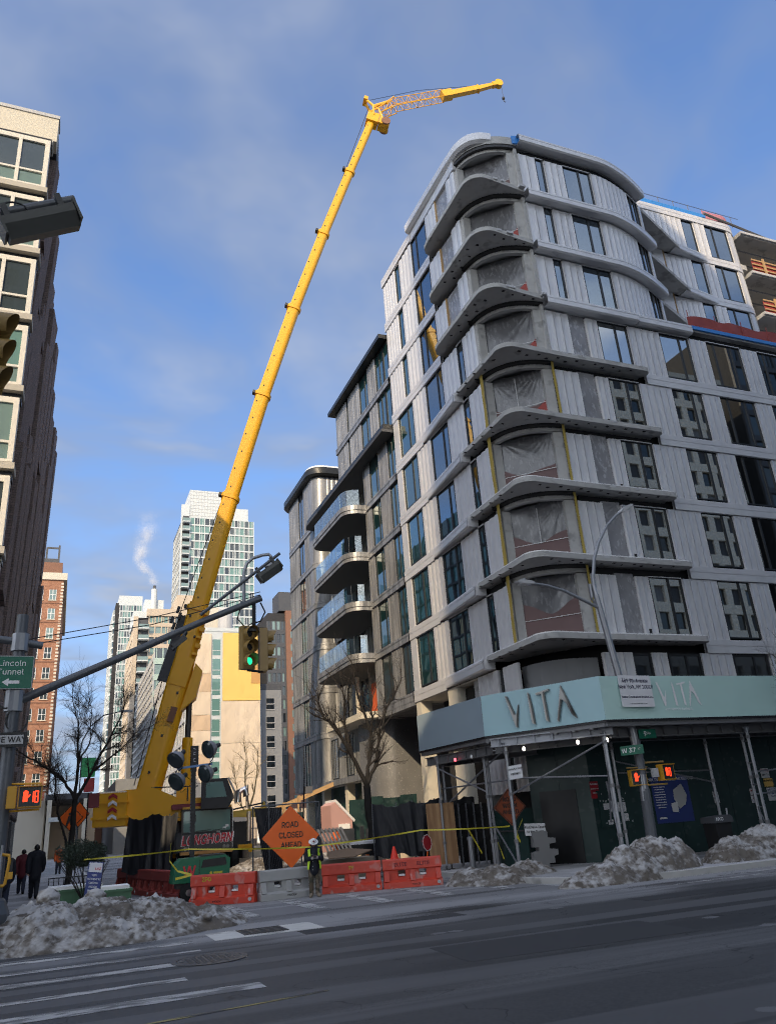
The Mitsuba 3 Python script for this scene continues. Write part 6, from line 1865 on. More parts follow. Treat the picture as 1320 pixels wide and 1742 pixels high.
pinned('notice', 'small grey danger notice on the hoarding between the poster and the rust red one', 'notice', 5.35, 1.9, .24, .40, 'paper', [('NO', .08, 0, .06, 'stopred'), ('ENTRY', .04, 0, -.06, 'black')], .08)
pinned('notice', 'red striped notice on the hoarding left of the stacked notices', 'notice', 7.15, 1.85, .30, .50, 'paper', [('DANGER', .06, 0, .16, 'stopred'), ('HARD HAT', .045, 0, 0, 'black'), ('AREA', .045, 0, -.12, 'stopred')])
pinned('notice', 'red and white danger notice topmost of the three stacked notices', 'notice', 7.95, 2.62, .42, .34, 'paper', [('DANGER', .08, 0, .06, 'stopred'), ('KEEP OUT', .05, 0, -.08, 'black')])
pinned('notice', 'orange warning notice in the middle of the three stacked notices', 'notice', 8.02, 2.28, .46, .30, 'ochre', [('WARNING', .07, 0, .03, 'black')])
pinned('notice', 'blue and white notice lowest of the three stacked notices', 'notice', 8.1, 1.86, .50, .46, 'paper', [('NOTICE', .08, 0, .12, 'navy'), ('ALL VISITORS', .045, 0, 0, 'navy'), ('REPORT', .045, 0, -.1, 'navy')])
pinned('notice', 'pale notice pinned beside the pair of shed posts left of the blue poster', 'notice', 2.3, 2.2, .26, .3, 'paper', [('NOTICE', .05, 0, .04, 'navy')])
pinned('notice', 'red notice on the dark door left of the notice board', 'notice', .12, 2.42, .34, .55, 'stopred', [('DANGER', .055, 0, .16, 'paper'), ('CONSTRUCTION', .03, 0, .02, 'paper'), ('AREA', .05, 0, -.12, 'paper')])
n1_ = thing('hanging_notice', 'white notice tied to the front shed posts at the left corner', 'notice')
put(n1_, 'sheet', M().slab(rrect(.44, .42, .01), (13.6, 23.05, 3.1), (.85, -.5, .1), (0, 0, 1), .01), 'paper')
put(n1_, 'lettering', text('SIDEWALK SHED', .04, (13.59, 23.03, 3.18), (.85, -.5, .1), (0, 0, 1), .003, True), 'black')
put(n1_, 'lettering', text('PERMIT', .06, (13.59, 23.03, 3.02), (.85, -.5, .1), (0, 0, 1), .003, True), 'black')
oc_ = thing('entrance_sign', 'white Business Open to the Public sign standing on the grey barrier under the shed', 'sign')
put(oc_, 'board', M().slab(rrect(.72, .38, .015), (14.75, 24.2, 1.32), (1, -.2, -.04), (0, 0, 1), .02), 'paper')
put(oc_, 'lettering', text('Business Open', .075, (14.75, 24.178, 1.36), (1, -.2, -.04), (0, 0, 1), .004, True), 'black')
put(oc_, 'lettering', text('to the Public', .075, (14.75, 24.178, 1.22), (1, -.2, -.04), (0, 0, 1), .004, True), 'black')
gb = thing('grey_barrier', 'grey plastic barrier standing on end under the shed entrance', 'barrier')
put(gb, 'body', M().slab(sg.Polygon([(0, 0), (.55, 0), (.55, .12), (.75, .12), (.75, .32), (.9, .36), (.9, .52), (.62, .55), (.62, .7), (.86, .72), (.86, .86), (.6, .9), (.6, 1.1), (.1, 1.1), (.1, .62), (.25, .62), (.25, .5), (.05, .45)]), (14.55, 24.45, .16), (1, -.2, 0), (0, 0, 1), .35), 'shedgrey')
ra = thing('warning_sign', 'dull orange road work diamond leaning in the dark under the shed', 'sign')
put(ra, 'plate', M().slab(sg.box(-.42, -.42, .42, .42), (14.3, 24.9, 2.08), unit((1, -.1, -1)), unit((1, -.1, 1)), .012), 'darkorange')
put(ra, 'border', M().slab(sg.box(-.40, -.40, .40, .40).difference(sg.box(-.38, -.38, .38, .38)), (14.3, 24.885, 2.08), unit((1, -.1, -1)), unit((1, -.1, 1)), .004), 'black')
for s, z in (('ROAD', 2.26), ('WORK', 2.06), ('AHEAD', 1.86)):
    put(ra, 'lettering', text(s, .13, (14.3, 24.88, z), (1, -.1, 0), (0, 0, 1), .004, True), 'black')
tc_ = thing('trash_cart', 'dark wheeled trash cart with NYC on its lid behind the right snow heap', 'trash cart')
put(tc_, 'body', M().slab([(-.26, 0), (.26, 0), (.33, .95), (-.33, .95)], (19.6, 21.4, .2), (1, 0, 0), (0, 0, 1), .55), 'black')
put(tc_, 'lid', M().slab([(-.38, 0), (.40, 0), (.40, .14), (.30, .22), (-.36, .17)], (19.6, 21.42, 1.14), (1, 0, 0), (0, 0, 1), .62), 'slate')
put(tc_, 'lettering', text('NYC', .10, (19.45, 20.795, 1.2), (1, 0, 0), (0, 0, 1), .004, True), 'paper')
put(tc_, 'handle', M().tube([(20.05, 21.1, 1.1), (20.1, 21.1, 1.55)], .03, 6), 'lampgrey')
for i, (x, y) in enumerate(((13.85, 27.2), (14.15, 25.9))):
    bl = thing('bollard', ('grey steel bollard beside the plywood board' if i == 0 else 'grey steel bollard nearer the shed posts'), 'bollard')
    put(bl, 'shaft', M().lathe([(.11, .15), (.11, 1.12), (.09, 1.16), (0, 1.16)], (x, y, 0), n=14), 'galv', smooth=40)
    put(bl, 'cap', M().lathe([(.125, 1.08), (.125, 1.16), (.08, 1.2), (0, 1.2)], (x, y, 0), n=14), 'lampgrey', smooth=40)
dkf = thing('dark_fence', 'dark steel fence panels with pale posts behind the bollards', 'fence')
put(dkf, 'panel', B(13.9, 15.3, 28.2, 28.26, .3, 2.3), 'black')
for i in range(5):
    put(dkf, 'post', B(13.95 + i * .32, 13.99 + i * .32, 28.14, 28.2, .2, 2.35), 'lampgrey')
gp = thing('low_hoarding', 'low dark green board wall between the bollards and the shed posts', 'wall')
for i in range(3):
    put(gp, 'board', M().obox((14.45 + i * .02, 26.2 - i * .75, .72), (.02, -.75, 0), (0, 0, 1), .73, 1.15, .05), 'greenboard')
put(gp, 'coping', M().obox((14.45, 25.45, 1.31), (.02, -.75, 0), (0, 0, 1), 2.3, .04, .12), 'slate')
# ---------------------------------------------------------------- barriers and site things
def barrier(label, a, b, material, seed, group=None, h=.81, texts=()):
    """hollow plastic road barrier from a to b (plan), with two pockets, feet and a proud top rail"""
    a, b = np.array(a, float), np.array(b, float)
    L = np.linalg.norm(b - a)
    d = np.r_[(b - a) / L, 0]
    n = np.array([d[1], -d[0], 0])
    o = np.r_[a, 0.006]
    t = thing('road_barrier', label, 'barrier', group)
    m = M()
    # flank outline: top rail, waist, skirt; pockets cut through
    side = sg.box(.02, 0, L - .02, h)
    for c in (.32, .68):
        side = side.difference(sg.box(L * c - .10, h * .40, L * c + .10, h * .58).buffer(.015))
    for c in (.17, .5, .83):
        side = side.difference(sg.box(L * c - .16, -.1, L * c + .16, .055))
    rail = sg.box(0, h * .62, L, h)
    skirt = sg.box(0, 0, L, h * .26)
    for c in (.17, .5, .83):
        skirt = skirt.difference(sg.box(L * c - .15, -.1, L * c + .15, .07))
    up = np.array([0, 0, 1.0])
    body = put(t, 'body', M().slab(side, o + n * .10, d, up, -.20) if False else M().slab(side, o - n * .10, d, up, .20), material)

    def wedge(poly_z, offs, x0, x1):
        V = []
        for x in (x0, x1):
            for z, of in zip(poly_z, offs):
                V += [o + d * x + n * of + up * z, o + d * x - n * of + up * z]
        k = len(poly_z)
        f = []
        for i in range(k - 1):
            f += [[2 * i, 2 * i + 2, 2 * k + 2 * i + 2, 2 * k + 2 * i], [2 * i + 1, 2 * k + 2 * i + 1, 2 * k + 2 * i + 3, 2 * i + 3]]
        f += [[2 * (k - 1), 2 * (k - 1) + 1, 4 * k - 1, 4 * k - 2]]
        mm = M().add(V, np.array(f))
        for e in (0, 1):
            q = 2 * k * e
            for i in range(k - 1):
                mm.add(V, [[q + 2 * i, q + 2 * i + 1, q + 2 * i + 3], [q + 2 * i, q + 2 * i + 3, q + 2 * i + 2]] if e == 0 else [[q + 2 * i, q + 2 * i + 3, q + 2 * i + 1], [q + 2 * i, q + 2 * i + 2, q + 2 * i + 3]])
        return mm
    put(t, 'top_rail', wedge([h * .60, h * .64, h * .95, h], [.10, .145, .13, .105], 0, L), material)
    put(t, 'skirt', wedge([.0, h * .20, h * .27], [.235, .225, .11], 0, L), material)
    for c in (.06, .5, .94):
        put(t, 'buttress', wedge([h * .24, h * .60], [.215, .125], L * c - .075, L * c + .075), material)
    put(t, 'drain_plug', M().lathe([(.05, .0), (.05, .02), (.02, .02), (0, .01)], o + d * (L - .12) + n * .232 + up * .1, n, 12), 'greywhite')
    for s, hh, x, z, mt in texts:
        of = .146 if z > h * .6 else .232
        put(t, 'lettering', text(s, hh, o + d * x + n * of + up * z, d, up, .003, True), mt)
    sn = M()
    r = np.random.default_rng(seed)
    for c in (.32, .68):
        sn.obox(o + d * L * c + up * (h * .40 + .025) - n * .02, d, up, .19, .05, .16)
    put(t, 'snow_in_pockets', sn, 'white', kind='stuff')
    return t


barrier('red plastic barrier with yellow scrawls at the left end of the front row', (3.86, 25.95), (5.56, 24.95), 'red', 1, None, texts=[('2P0', .11, .5, .63, 'tape'), ('YODOCK', .045, .85, .06, 'black')])
barrier('dirty white plastic barrier behind the worker in the front row', (5.62, 24.92), (7.38, 25.15), 'whiteplastic', 2, None, texts=[('YODOCK', .05, .95, .07, 'black')])
barrier('red plastic barrier right of the worker in the front row', (7.62, 25.15), (9.36, 24.62), 'red', 3, None, texts=[('TY', .09, .9, .62, 'tape')])
barrier('red plastic barrier with dark lettering at the right end of the front row', (9.40, 24.58), (11.12, 24.02), 'red', 4, None, texts=[('ELITE', .10, .55, .60, 'maroon'), ('ELITE', .10, 1.25, .60, 'maroon'), ('YODOCK', .045, 1.0, .06, 'black')])
for i in range(5):
    a = np.array([4.0 - .28 * i, 28.2 + 1.85 * i])
    barrier(('nearest', 'second', 'third', 'fourth', 'farthest')[i] + ' faded red barrier of the row running back along the left kerb', a + [-.27, 1.80], a, 'redfaded', 10 + i, 'faded red barriers running back along the left kerb', .86)
w = struct('litter_tape', M().box(11.2, 11.9, 23.3, 23.33, .006, .03), 'tape')

# road closed ahead diamond on its stand
rc = thing('road_sign', 'orange diamond ROAD CLOSED AHEAD sign behind the white barrier', 'sign')
ce, rr_, uu_ = np.array([7.28, 27.4, 1.66]), unit((1, -.06, 0)), np.array([.0, 0, 1.0])
dr1, du1 = unit(rr_ - uu_), unit(rr_ + uu_)
put(rc, 'panel', M().slab(sg.box(-.665, -.665, .665, .665).buffer(.02), ce, dr1, du1, .02), 'orange')
put(rc, 'border', M().slab(sg.box(-.645, -.645, .645, .645).difference(sg.box(-.61, -.61, .61, .61)), ce + np.array([0, -.004, 0]), dr1, du1, .003).mesh(trimesh.Trimesh(*M().slab(sg.box(-.684, -.684, .684, .684).difference(sg.box(-.667, -.667, .667, .667)), ce + np.array([0, -.001, 0]), dr1, du1, .012).get(), process=False)), 'black')
for s, z, x in (('ROAD', .29, -.02), ('CLOSED', -.03, .0), ('AHEAD', -.34, .0)):
    put(rc, 'lettering', text(s, .175, ce + rr_ * x + uu_ * z + np.array([0, -.026, 0]), rr_, uu_, .004, True, sx=.86), 'black')
put(rc, 'stand', M().tube([(7.28, 27.46, .05), (7.28, 27.46, 2.4)], .025, 6).tube([(6.7, 27.2, .03), (7.28, 27.46, .5)], .02, 5).tube([(7.9, 27.2, .03), (7.28, 27.46, .5)], .02, 5).tube([(7.28, 28.1, .03), (7.28, 27.46, .5)], .02, 5), 'iron')
# chain link fence panels with dark sheeting
fe = thing('fence_panel', 'tubular fence panel hung with black sheeting behind the orange diamond', 'fence')
fp = Fac([(6.35, 29.2), (9.0, 29.0)], 1, 0)
for a in (.05, .62, 1.75, 2.45):
    put(fe, 'post', M().tube([(*fp.at(a)[0], .05), (*fp.at(a)[0], 2.72 if a != .62 else 2.8)], .028, 6), 'polegrey')
put(fe, 'top_rail', M().tube([(*fp.at(.05)[0], 2.6), (*fp.at(.12)[0], 2.72), (*fp.at(2.45)[0], 2.75)], .026, 6), 'polegrey')
shx = np.array([[(*fp.at(.10 + .35 * (1 - t) * 1.35 + 1.0 * q * (1 - .5 * (1 - t)))[0] + [0, .05 + .04 * math.sin(9 * q + 4 * t)], .15 + 2.5 * t) for t in np.linspace(0, 1, 12)] for q in np.linspace(0, 1, 16)])
put(fe, 'sheeting', M().grid(shx), 'tarp', smooth=True)
q = M()
for i in range(30):
    s = .1 + i * .08
    q.tube([(*fp.at(s)[0], .2), (*fp.at(min(s + .5, 2.4))[0], 2.6)], .006, 3, cap=False)
put(fe, 'wire_mesh', q, 'polegrey', kind='stuff')


def curtain(name, label, a, b, z0, z1, seed, top=None, mt='tarp', lean=.0):
    """a fence draped with black tarpaulin in vertical folds"""
    t = thing(name, label, 'fence')
    f = Fac([a, b], 1, 0)
    L = f.s[-1]
    rng = np.random.default_rng(seed)
    nx, nz = int(L / .04), 14
    S, Z = np.meshgrid(np.linspace(0, L, nx), np.linspace(0, 1, nz), indexing='ij')
    q3 = np.stack([S * 3.4 + .8 * Z, Z * .9, 0 * S + seed * 5.1], -1)
    fold = .26 * (meshkit.fbm(q3, 3, seed) - .5) + .03 * np.sin(S * 13 + 4 * meshkit.noise(q3 * .7, seed + 3))
    off = fold * (.4 + .6 * (1 - Z)) + lean * (1 - Z)
    zt = z1 + .07 * np.sin(S * 5 + seed) - .05 * np.abs(np.sin(S * 9)) + (0 if top is None else top(S / L))
    zb = z0 + .08 * np.sin(S * 7 + 2)
    q = f.at((S + .12 * (1 - Z) * np.sin(S * 2)).ravel(), off.ravel())
    Pq = np.c_[q, (zb + (zt - zb) * Z).ravel()].reshape(nx, nz, 3)
    put(t, 'tarpaulin', M().grid(Pq, True), mt, smooth=True)
    for i in range(max(2, int(L / .9) + 1)):
        s = min(L, i * .9)
        put(t, 'post', M().tube([(*f.at(s, -.08)[0], .05), (*f.at(s, -.08)[0], z1 + .05)], .025, 6), 'polegrey')
    put(t, 'rail', M().tube([(*f.at(0, -.08)[0], z1 - .1), (*f.at(L, -.08)[0], z1 - .1)], .022, 6), 'polegrey')
    return t


curtain('tarp_fence', 'fence draped in black tarpaulin right of the bare black tree', (10.55, 28.2), (12.42, 27.95), .75, 2.48, 1)
curtain('tarp_fence', 'fence draped in black tarpaulin leaning in front of the crane counterweight', (2.62, 34.6), (4.35, 33.2), .75, 2.72, 2, lambda t: .1 * t, lean=.25)
curtain('tarp_fence', 'low dark tarpaulin fence behind the plywood board at the site gate', (12.3, 28.6), (14.8, 28.4), .6, 2.55, 3)
single('plywood_board', M().slab(sg.box(-.55, 0, .55, 2.05), (12.95, 27.6, .35), (1, -.03, 0), (0, .02, 1), .03), 'wood', 'upright plywood board between the black tarpaulin and the grey bollards', 'board')
st = thing('stop_paddle', 'red STOP paddle leaning behind the right red barrier', 'sign')
put(st, 'plate', M().slab([(.26 * math.cos(a), .26 * math.sin(a)) for a in np.radians(np.arange(22.5, 382, 45))], (11.15, 25.0, 1.18), (.82, .5, .12), (-.12, 0, 1), .012), 'stopred')
put(st, 'rim', M().slab(sg.Polygon([(.26 * math.cos(a), .26 * math.sin(a)) for a in np.radians(np.arange(22.5, 382, 45))]).difference(sg.Polygon([(.238 * math.cos(a), .238 * math.sin(a)) for a in np.radians(np.arange(22.5, 382, 45))])), np.array([11.15, 25.0, 1.18]) + np.cross(unit((.82, .5, .12)), unit((-.12, 0, 1))) * .012, (.82, .5, .12), (-.12, 0, 1), .003), 'paper')
put(st, 'lettering', text('STOP', .155, np.array([11.15, 25.0, 1.10]) + np.cross(unit((.82, .5, .12)), unit((-.12, 0, 1))) * .013, (.82, .5, .12), (-.12, 0, 1), .003, True, sx=.72), 'paper')
put(st, 'handle', M().tube([(11.15, 25.0, .93), (11.05, 25.05, .2)], .02, 6), 'orange')
co = thing('traffic_cone', 'bright red cone standing on the barrier row behind the red barriers', 'traffic cone')
put(co, 'cone', M().lathe([(.19, .62), (.17, .66), (.035, 1.16), (.0, 1.17)], (9.95, 24.9, 0), n=20), 'conered', smooth=40)
put(co, 'base', B(9.72, 10.18, 24.67, 25.13, .56, .62), 'conered')
put(co, 'under_block', B(9.7, 10.2, 24.7, 25.1, .1, .56), 'debris')

# pallet, sheet, timber and the rest of the site
pa = thing('pallet', 'weathered wooden pallet tipped up behind the worker', 'pallet')
po, pr, pu = np.array([8.95, 28.6, .92]), unit((1, -.1, .02)), unit((-.32, .35, .88))
pn = np.cross(pr, pu)
for i in range(7):
    put(pa, 'slat', M().obox(po + pr * (.06 + .14 * i) + pu * .5, pr, pu, .08, 1.05, .02), 'palewood')
for i in range(3):
    put(pa, 'bearer', M().obox(po + pu * (.06 + .44 * i) + pr * .48 - pn * .06, pr, pu, .98, .08, .09), 'debris')
single('board_sheet', M().slab([(0, 0), (.9, -.1), (1.7, .5), (.9, 1.0), (.1, .8)], (8.6, 27.5, .86), (1, 0, .02), (.1, .95, .22), .03), 'cardboard', 'curled brown board lying on the barrier row right of the worker', 'board')
single('plank_stack', M().box(8.2, 10.6, 28.4, 29.4, .15, .8), 'debris', 'pile of dark timber under the curled brown board', 'timber')
ct = thing('cart', 'dark loading cart with snow on top behind the red barriers', 'cart')
put(ct, 'bed', B(9.9, 11.4, 29.2, 30.4, .85, 1.2), 'black')
put(ct, 'snow', M().prism(sg.box(9.95, 29.2, 11.4, 30.4).buffer(-.06).buffer(.06).exterior.coords, 1.2, 1.3), 'white')
k = thing('site_shed', 'small pink gabled site shed with a white door beside the dark green boards', 'shed')
put(k, 'walls', M().slab([(0, 0), (1.05, 0), (1.05, 1.5), (.25, 2.35), (0, 2.2)], (11.95, 37.6, .6), (1, 0, 0), (0, 0, 1), -1.6), 'pink')
put(k, 'door', B(12.3, 12.85, 37.52, 37.6, .65, 1.95), 'white')
put(k, 'roof', M().slab([(.23, 2.32), (1.13, 1.4), (1.18, 1.5), (.26, 2.45)], (11.95, 37.55, .6), (1, 0, 0), (0, 0, 1), -1.7), 'paper')
k = thing('board_wall', 'dark green board wall in the sun left of the bare black tree', 'wall')
for i in range(4):
    put(k, 'board', B(13.1 + i * .9, 13.98 + i * .9, 38.2, 38.26, .8, 3.0 + .1 * (i % 2)), 'greenboard')
put(k, 'low_wall', B(12.1, 16.2, 37.9, 38.1, .1, 1.1), 'beige')
put(k, 'opening', B(14.3, 15.0, 38.1, 38.2, 1.2, 2.2), 'ply')
single('scaffold_board', M().obox((11.4, 40, 3.35), (1, 0, .34), (0, .1, 1), 3.2, .22, .06), 'ply', 'long yellow timber sloping up to the grey building', 'timber')
for i, (x, y, h) in enumerate([(10.0, 39.0, 3.1), (10.9, 39.5, 3.4)]):
    single('timber_post', B(x, x + .14, y, y + .14, .1, h), 'ply', ('upright yellow timber post left of the pink shed' if i == 0 else 'taller upright yellow timber post behind the pink shed'), 'timber')
single('plywood_sheet', M().slab([(0, 0), (1.0, -.1), (1.1, 1.5), (.1, 1.25)], (9.3, 39.0, .9), (1, 0, 0), (0, .2, 1), .04), 'ply', 'sunlit yellow plywood panel behind the fence', 'board')
single('snow_sheet', M().slab([(0, 0), (1.7, -.5), (1.6, .35), (.2, 1.1)], (8.4, 37.5, 1.4), (1, 0, 0), (0, .6, .7), .05), 'white', 'snow covered sheet tilted in the sun behind the fence', 'board')
single('green_panel', B(10.2, 10.75, 38.0, 38.06, .5, 2.6), 'greenboard', 'narrow dark green panel left of the pink shed', 'board')
single('red_container', B(9.6, 11.0, 38.5, 40, .6, 1.7), 'stopred', 'dark red box behind the tipped pallet', 'box')
hy = thing('hydrant', 'orange red fire hydrant behind the tipped pallet', 'hydrant')
put(hy, 'body', M().lathe([(.2, .15), (.2, .25), (.14, .3), (.14, .95), (.2, .98), (.2, 1.05), (.14, 1.12), (.1, 1.28), (0, 1.32)], (11.05, 34.2, 0.4), n=14), 'orange', smooth=40)
put(hy, 'outlet', M().tube([(10.8, 34.1, 1.15), (11.3, 34.1, 1.15)], .09, 8).tube([(11.05, 34.2, 1.15), (11.05, 33.92, 1.15)], .1, 8), 'orange')
single('yellow_post', M().lathe([(.09, .1), (.09, 2.0), (0, 2.05)], (10.15, 37.0, 0), n=12), 'signalyellow', 'yellow steel post in front of the pink shed', 'post')
bp = thing('plywood_screen', 'grey plywood screen with a dark opening behind the red barriers', 'wall')
for i, (a, b, z) in enumerate([(10.6, 11.2, 1.75), (11.45, 11.62, 1.8), (11.7, 12.5, 1.7)]):
    put(bp, 'board', B(a, b, 32.2, 32.25, .3, z), 'debris')
put(bp, 'net', B(11.1, 12.2, 32.1, 32.12, .9, 1.02), 'dullorange')
put(bp, 'net', B(11.6, 11.75, 32.1, 32.12, .3, 1.15), 'dullorange')
fe2 = thing('railing', 'grey steel railing beyond the crane cab', 'fence')
q = M()
for i in range(14):
    q.tube([(8.9 + .3 * i, 52, .6), (8.9 + .3 * i, 52, 2.1)], .02, 4)
put(fe2, 'bars', q, 'lampgrey', kind='stuff')
put(fe2, 'top_rail', M().tube([(8.8, 52, 2.1), (13.0, 52, 2.1)], .03, 5), 'lampgrey')
put(fe2, 'kerb_block', B(8.8, 14, 52.3, 53, .0, 1.5), 'beige')
single('concrete_block', B(8.6, 10.6, 46.2, 47, .1, 1.15), 'cream', 'pale concrete block with snow beyond the crane cab', 'block')

# light tower with its green generator
lt = thing('light_tower', 'green generator light tower with four grey floodlights on a black mast', 'light tower')
gen = put(lt, 'canopy', M().slab(sg.Polygon([(.0, .0), (1.75, .0), (1.78, .62), (1.62, .74), (.28, .70), (.06, .52)]), (3.45, 27.2, .56), (1, .0, 0), (0, 0, 1), -.95), 'gengreen')
put(gen, 'black_panel', M().slab([(.86, .40), (1.66, .44), (1.62, .66), (.92, .62)], (3.45, 27.19, .56), (1, 0, 0), (0, 0, 1), .01), 'black')
put(gen, 'black_top', M().slab([(.86, .70), (1.66, .72), (1.6, .77), (.92, .76)], (3.45, 27.2, .56), (1, 0, 0), (0, 0, 1), -.9), 'black')
put(gen, 'red_emblem', text('W', .30, (3.95, 27.185, .74), (1, 0, 0), (0, 0, 1), .006, True), 'letterred')
put(gen, 'badge', M().lathe([(.045, 0), (.045, .006), (0, .006)], (4.62, 27.19, .79), (0, -1, 0), 12).box(4.70, 4.98, 27.186, 27.192, .76, .82), 'tape')
put(gen, 'seam', B(4.25, 4.265, 27.19, 27.2, .58, 1.2), 'black')
put(lt, 'trailer', B(3.6, 5.1, 27.3, 28.0, .40, .56), 'chassis')
for x in (3.95, 4.75):
    wv = put(lt, 'wheel', M().lathe([(.1, 0), (.24, .01), (.28, .06), (.28, .16), (.1, .18)], (x, 27.3, .285), (0, -1, 0), 18), 'rubber', smooth=40)
    put(wv, 'rim', M().lathe([(0, .18), (.12, .17), (.15, .12)], (x, 27.3, .285), (0, -1, 0), 12), 'steel')
put(lt, 'mast', M().box(4.03, 4.17, 27.7, 27.84, .6, 4.0).box(4.0, 4.24, 27.66, 27.88, 4.1, 4.72).box(4.01, 4.19, 27.68, 27.86, 3.9, 4.15), 'black')
q = M()
for i in range(26):
    q.box(4.0, 4.03, 27.68, 27.7, 1.4 + i * .10, 1.45 + i * .10)
put(lt, 'rack_teeth', q, 'polegrey', kind='stuff')
q = M()
for i, z in enumerate((4.22, 4.3, 4.44, 4.5, 4.62)):
    q.obox((4.10, 27.655, z), (1, 0, .35 if i % 2 else -.3), (0, 0, 1), .08, .02, .004)
put(lt, 'mast_marks', q, 'paper', kind='stuff')
put(lt, 'crossbar', M().obox((4.12, 27.64, 4.06), (1, 0, .09), (0, 0, 1), 1.15, .07, .07), 'barblue')
for i, (c, ax) in enumerate([((3.56, 27.5, 4.36), (.55, .5, .55)), ((4.66, 27.5, 4.62), (.75, .45, .30)), ((3.62, 27.5, 3.66), (.65, .55, .45)), ((4.56, 27.5, 3.84), (.75, .45, .28))]):
    c = np.array(c)
    ax = unit(ax)
    l = put(lt, 'floodlight', M().lathe([(.0, .22), (.055, .22), (.06, .15), (.165, .08), (.255, -.04), (.285, -.17), (.30, -.17), (.30, -.21)], c, ax, 22), 'lampgrey', smooth=40)
    put(l, 'socket', M().tube([c + ax * .15, c + ax * .33], .075, 10), 'iron')
    put(l, 'lens', M().lathe([(.285, -.21), (.22, -.26), (0, -.29)], c, ax, 18), 'glass_grey')
    e = np.array([3.72 if i % 2 == 0 else 4.55, 27.62, 4.04])
    put(l, 'bracket', M().tube([e, (e + c) / 2 + np.array([.12 if i % 2 else -.12, -.04, 0]), c + np.array([0, -.12, -.16])], .016, 5), 'black')
    put(l, 'cable', M().tube([c - ax * .1, c + np.array([.05, .05, -.42]), np.array([4.1, 27.7, 3.55])], .008, 4), 'black')

# hazard tape
def tape(name, label, pts, w=.045, seed=0):
    rng = np.random.default_rng(seed)
    P3 = [np.array(p, float) for p in pts]
    rows = []
    for a, b in zip(P3[:-1], P3[1:]):
        n = max(6, int(np.linalg.norm(b - a) / .16))
        for i in range(n):
            t = i / n
            c = a + (b - a) * t - np.array([0, 0, .35 * .16 * 4 * t * (1 - t) * np.linalg.norm(b - a) * .12])
            tw = .7 * math.sin(7 * t * np.linalg.norm(b - a) * .25 + seed)
            rows.append([c + np.array([0, w / 2 * math.sin(tw), w / 2 * math.cos(tw)]), c - np.array([0, w / 2 * math.sin(tw), w / 2 * math.cos(tw)])])
    key = single(name, M().grid(np.array(rows)), 'tape', label, 'tape')
    return key


tape('hazard_tape', 'long yellow caution tape strung across the closed street', [(.75, 24.5, 1.52), (3.6, 25.0, 1.56), (7.0, 24.4, 1.36), (10.6, 24.2, 1.58), (13.4, 23.15, 1.50)], .045, 1)
tape('hazard_tape', 'loose yellow tape hanging down beside the generator', [(3.35, 27.0, 1.75), (3.3, 26.9, 1.25), (3.5, 26.5, .95), (3.9, 26.3, .82), (3.3, 26.2, .74)], .07, 2)
tape('hazard_tape', 'yellow tape end trailing from the right bollard to the snow', [(14.15, 25.8, 1.1), (14.1, 25.6, .9), (13.6, 24.4, .45)], .07, 3)
tape('hazard_tape', 'yellow tape tied round the left bollard by the plywood', [(13.75, 27.1, 1.45), (13.95, 27.05, 1.05), (14.1, 26.8, .55)], .08, 4)
tape('hazard_tape', 'yellow tape knotted on the front shed post', [(13.4, 23.12, 1.2), (13.5, 23.1, 1.02), (13.7, 23.6, 1.3), (14.2, 23.9, 1.75)], .07, 5)

# the left corner: leaning banner, planters, bush, signs
lbn = thing('advertising_sign', 'dark blue and white advertising sign leaning in the snow heap', 'sign')
ro, ru = unit((.97, .12, -.12)), unit((.10, .25, .96))
oo = np.array([.90, 21.5, 1.05])
put(lbn, 'board', M().slab(sg.box(-.165, -.45, .165, .45), oo, ro, ru, .03), 'navy')
nn = np.cross(ro, ru)
put(lbn, 'white_top', M().slab(sg.box(-.15, .22, .15, .43), oo + nn * .031, ro, ru, .003), 'paper')
put(lbn, 'edge', M().slab(sg.box(.165, -.45, .185, .45), oo, ro, ru, .035), 'black')
for i, s in enumerate(('VISIT', 'US TODAY AT', 'CENTRAL', 'GARAGE', 'MONTHLY', 'AND DAILY', 'PARKING')):
    put(lbn, 'lettering', text(s, .042, oo + nn * .034 + ru * (.13 - i * .085), ro, ru, .003, True, sx=.8), 'paper')
put(lbn, 'logo', text('LAZ', .055, oo + nn * .036 + ru * .27 + ro * .06, ro, ru, .003, True), 'letterred')
for i, (x0, x1, y0, y1) in enumerate([(-.15, 1.35, 25.2, 26.4), (.9, 1.9, 23.0, 23.9)]):
    pl = thing('planter', ('pale green street planter under the bush behind the snow' if i == 0 else 'pale green planter corner beside the blue leaning sign'), 'planter')
    put(pl, 'box', B(x0, x1, y0, y1, .15, .72), 'planter')
    put(pl, 'rim', M().box(x0 - .03, x1 + .03, y0 - .03, y1 + .03, .72, .78), 'planter')
    put(pl, 'snow', M().prism(sg.box(x0, y0, x1, y1).buffer(-.05).exterior.coords, .78, .86), 'white')
bs = thing('bush', 'dark evergreen bush with bare lower twigs behind the left snow heap', 'bush')
rq = np.random.default_rng(31)
nl_ = 5200
uu = rq.normal(size=(nl_, 3))
uu /= np.linalg.norm(uu, axis=1, keepdims=True)
pp = np.array([.72, 24.9, 1.62]) + uu * np.array([.62, .5, .36]) * (rq.uniform(.25, 1, (nl_, 1)) ** .5) * (.75 + .6 * meshkit.noise(uu * 2.3 + 5)[:, None])
lm = M()
a1, a2 = rq.normal(size=(nl_, 3)) * .028, rq.normal(size=(nl_, 3)) * .012
lm.add(np.concatenate([pp - a1, pp + a1, pp + a2 + [0, 0, .02]], 0), np.stack([np.arange(nl_), np.arange(nl_) + nl_, np.arange(nl_) + 2 * nl_], 1))
put(bs, 'foliage', lm, 'leaf')
q = M()
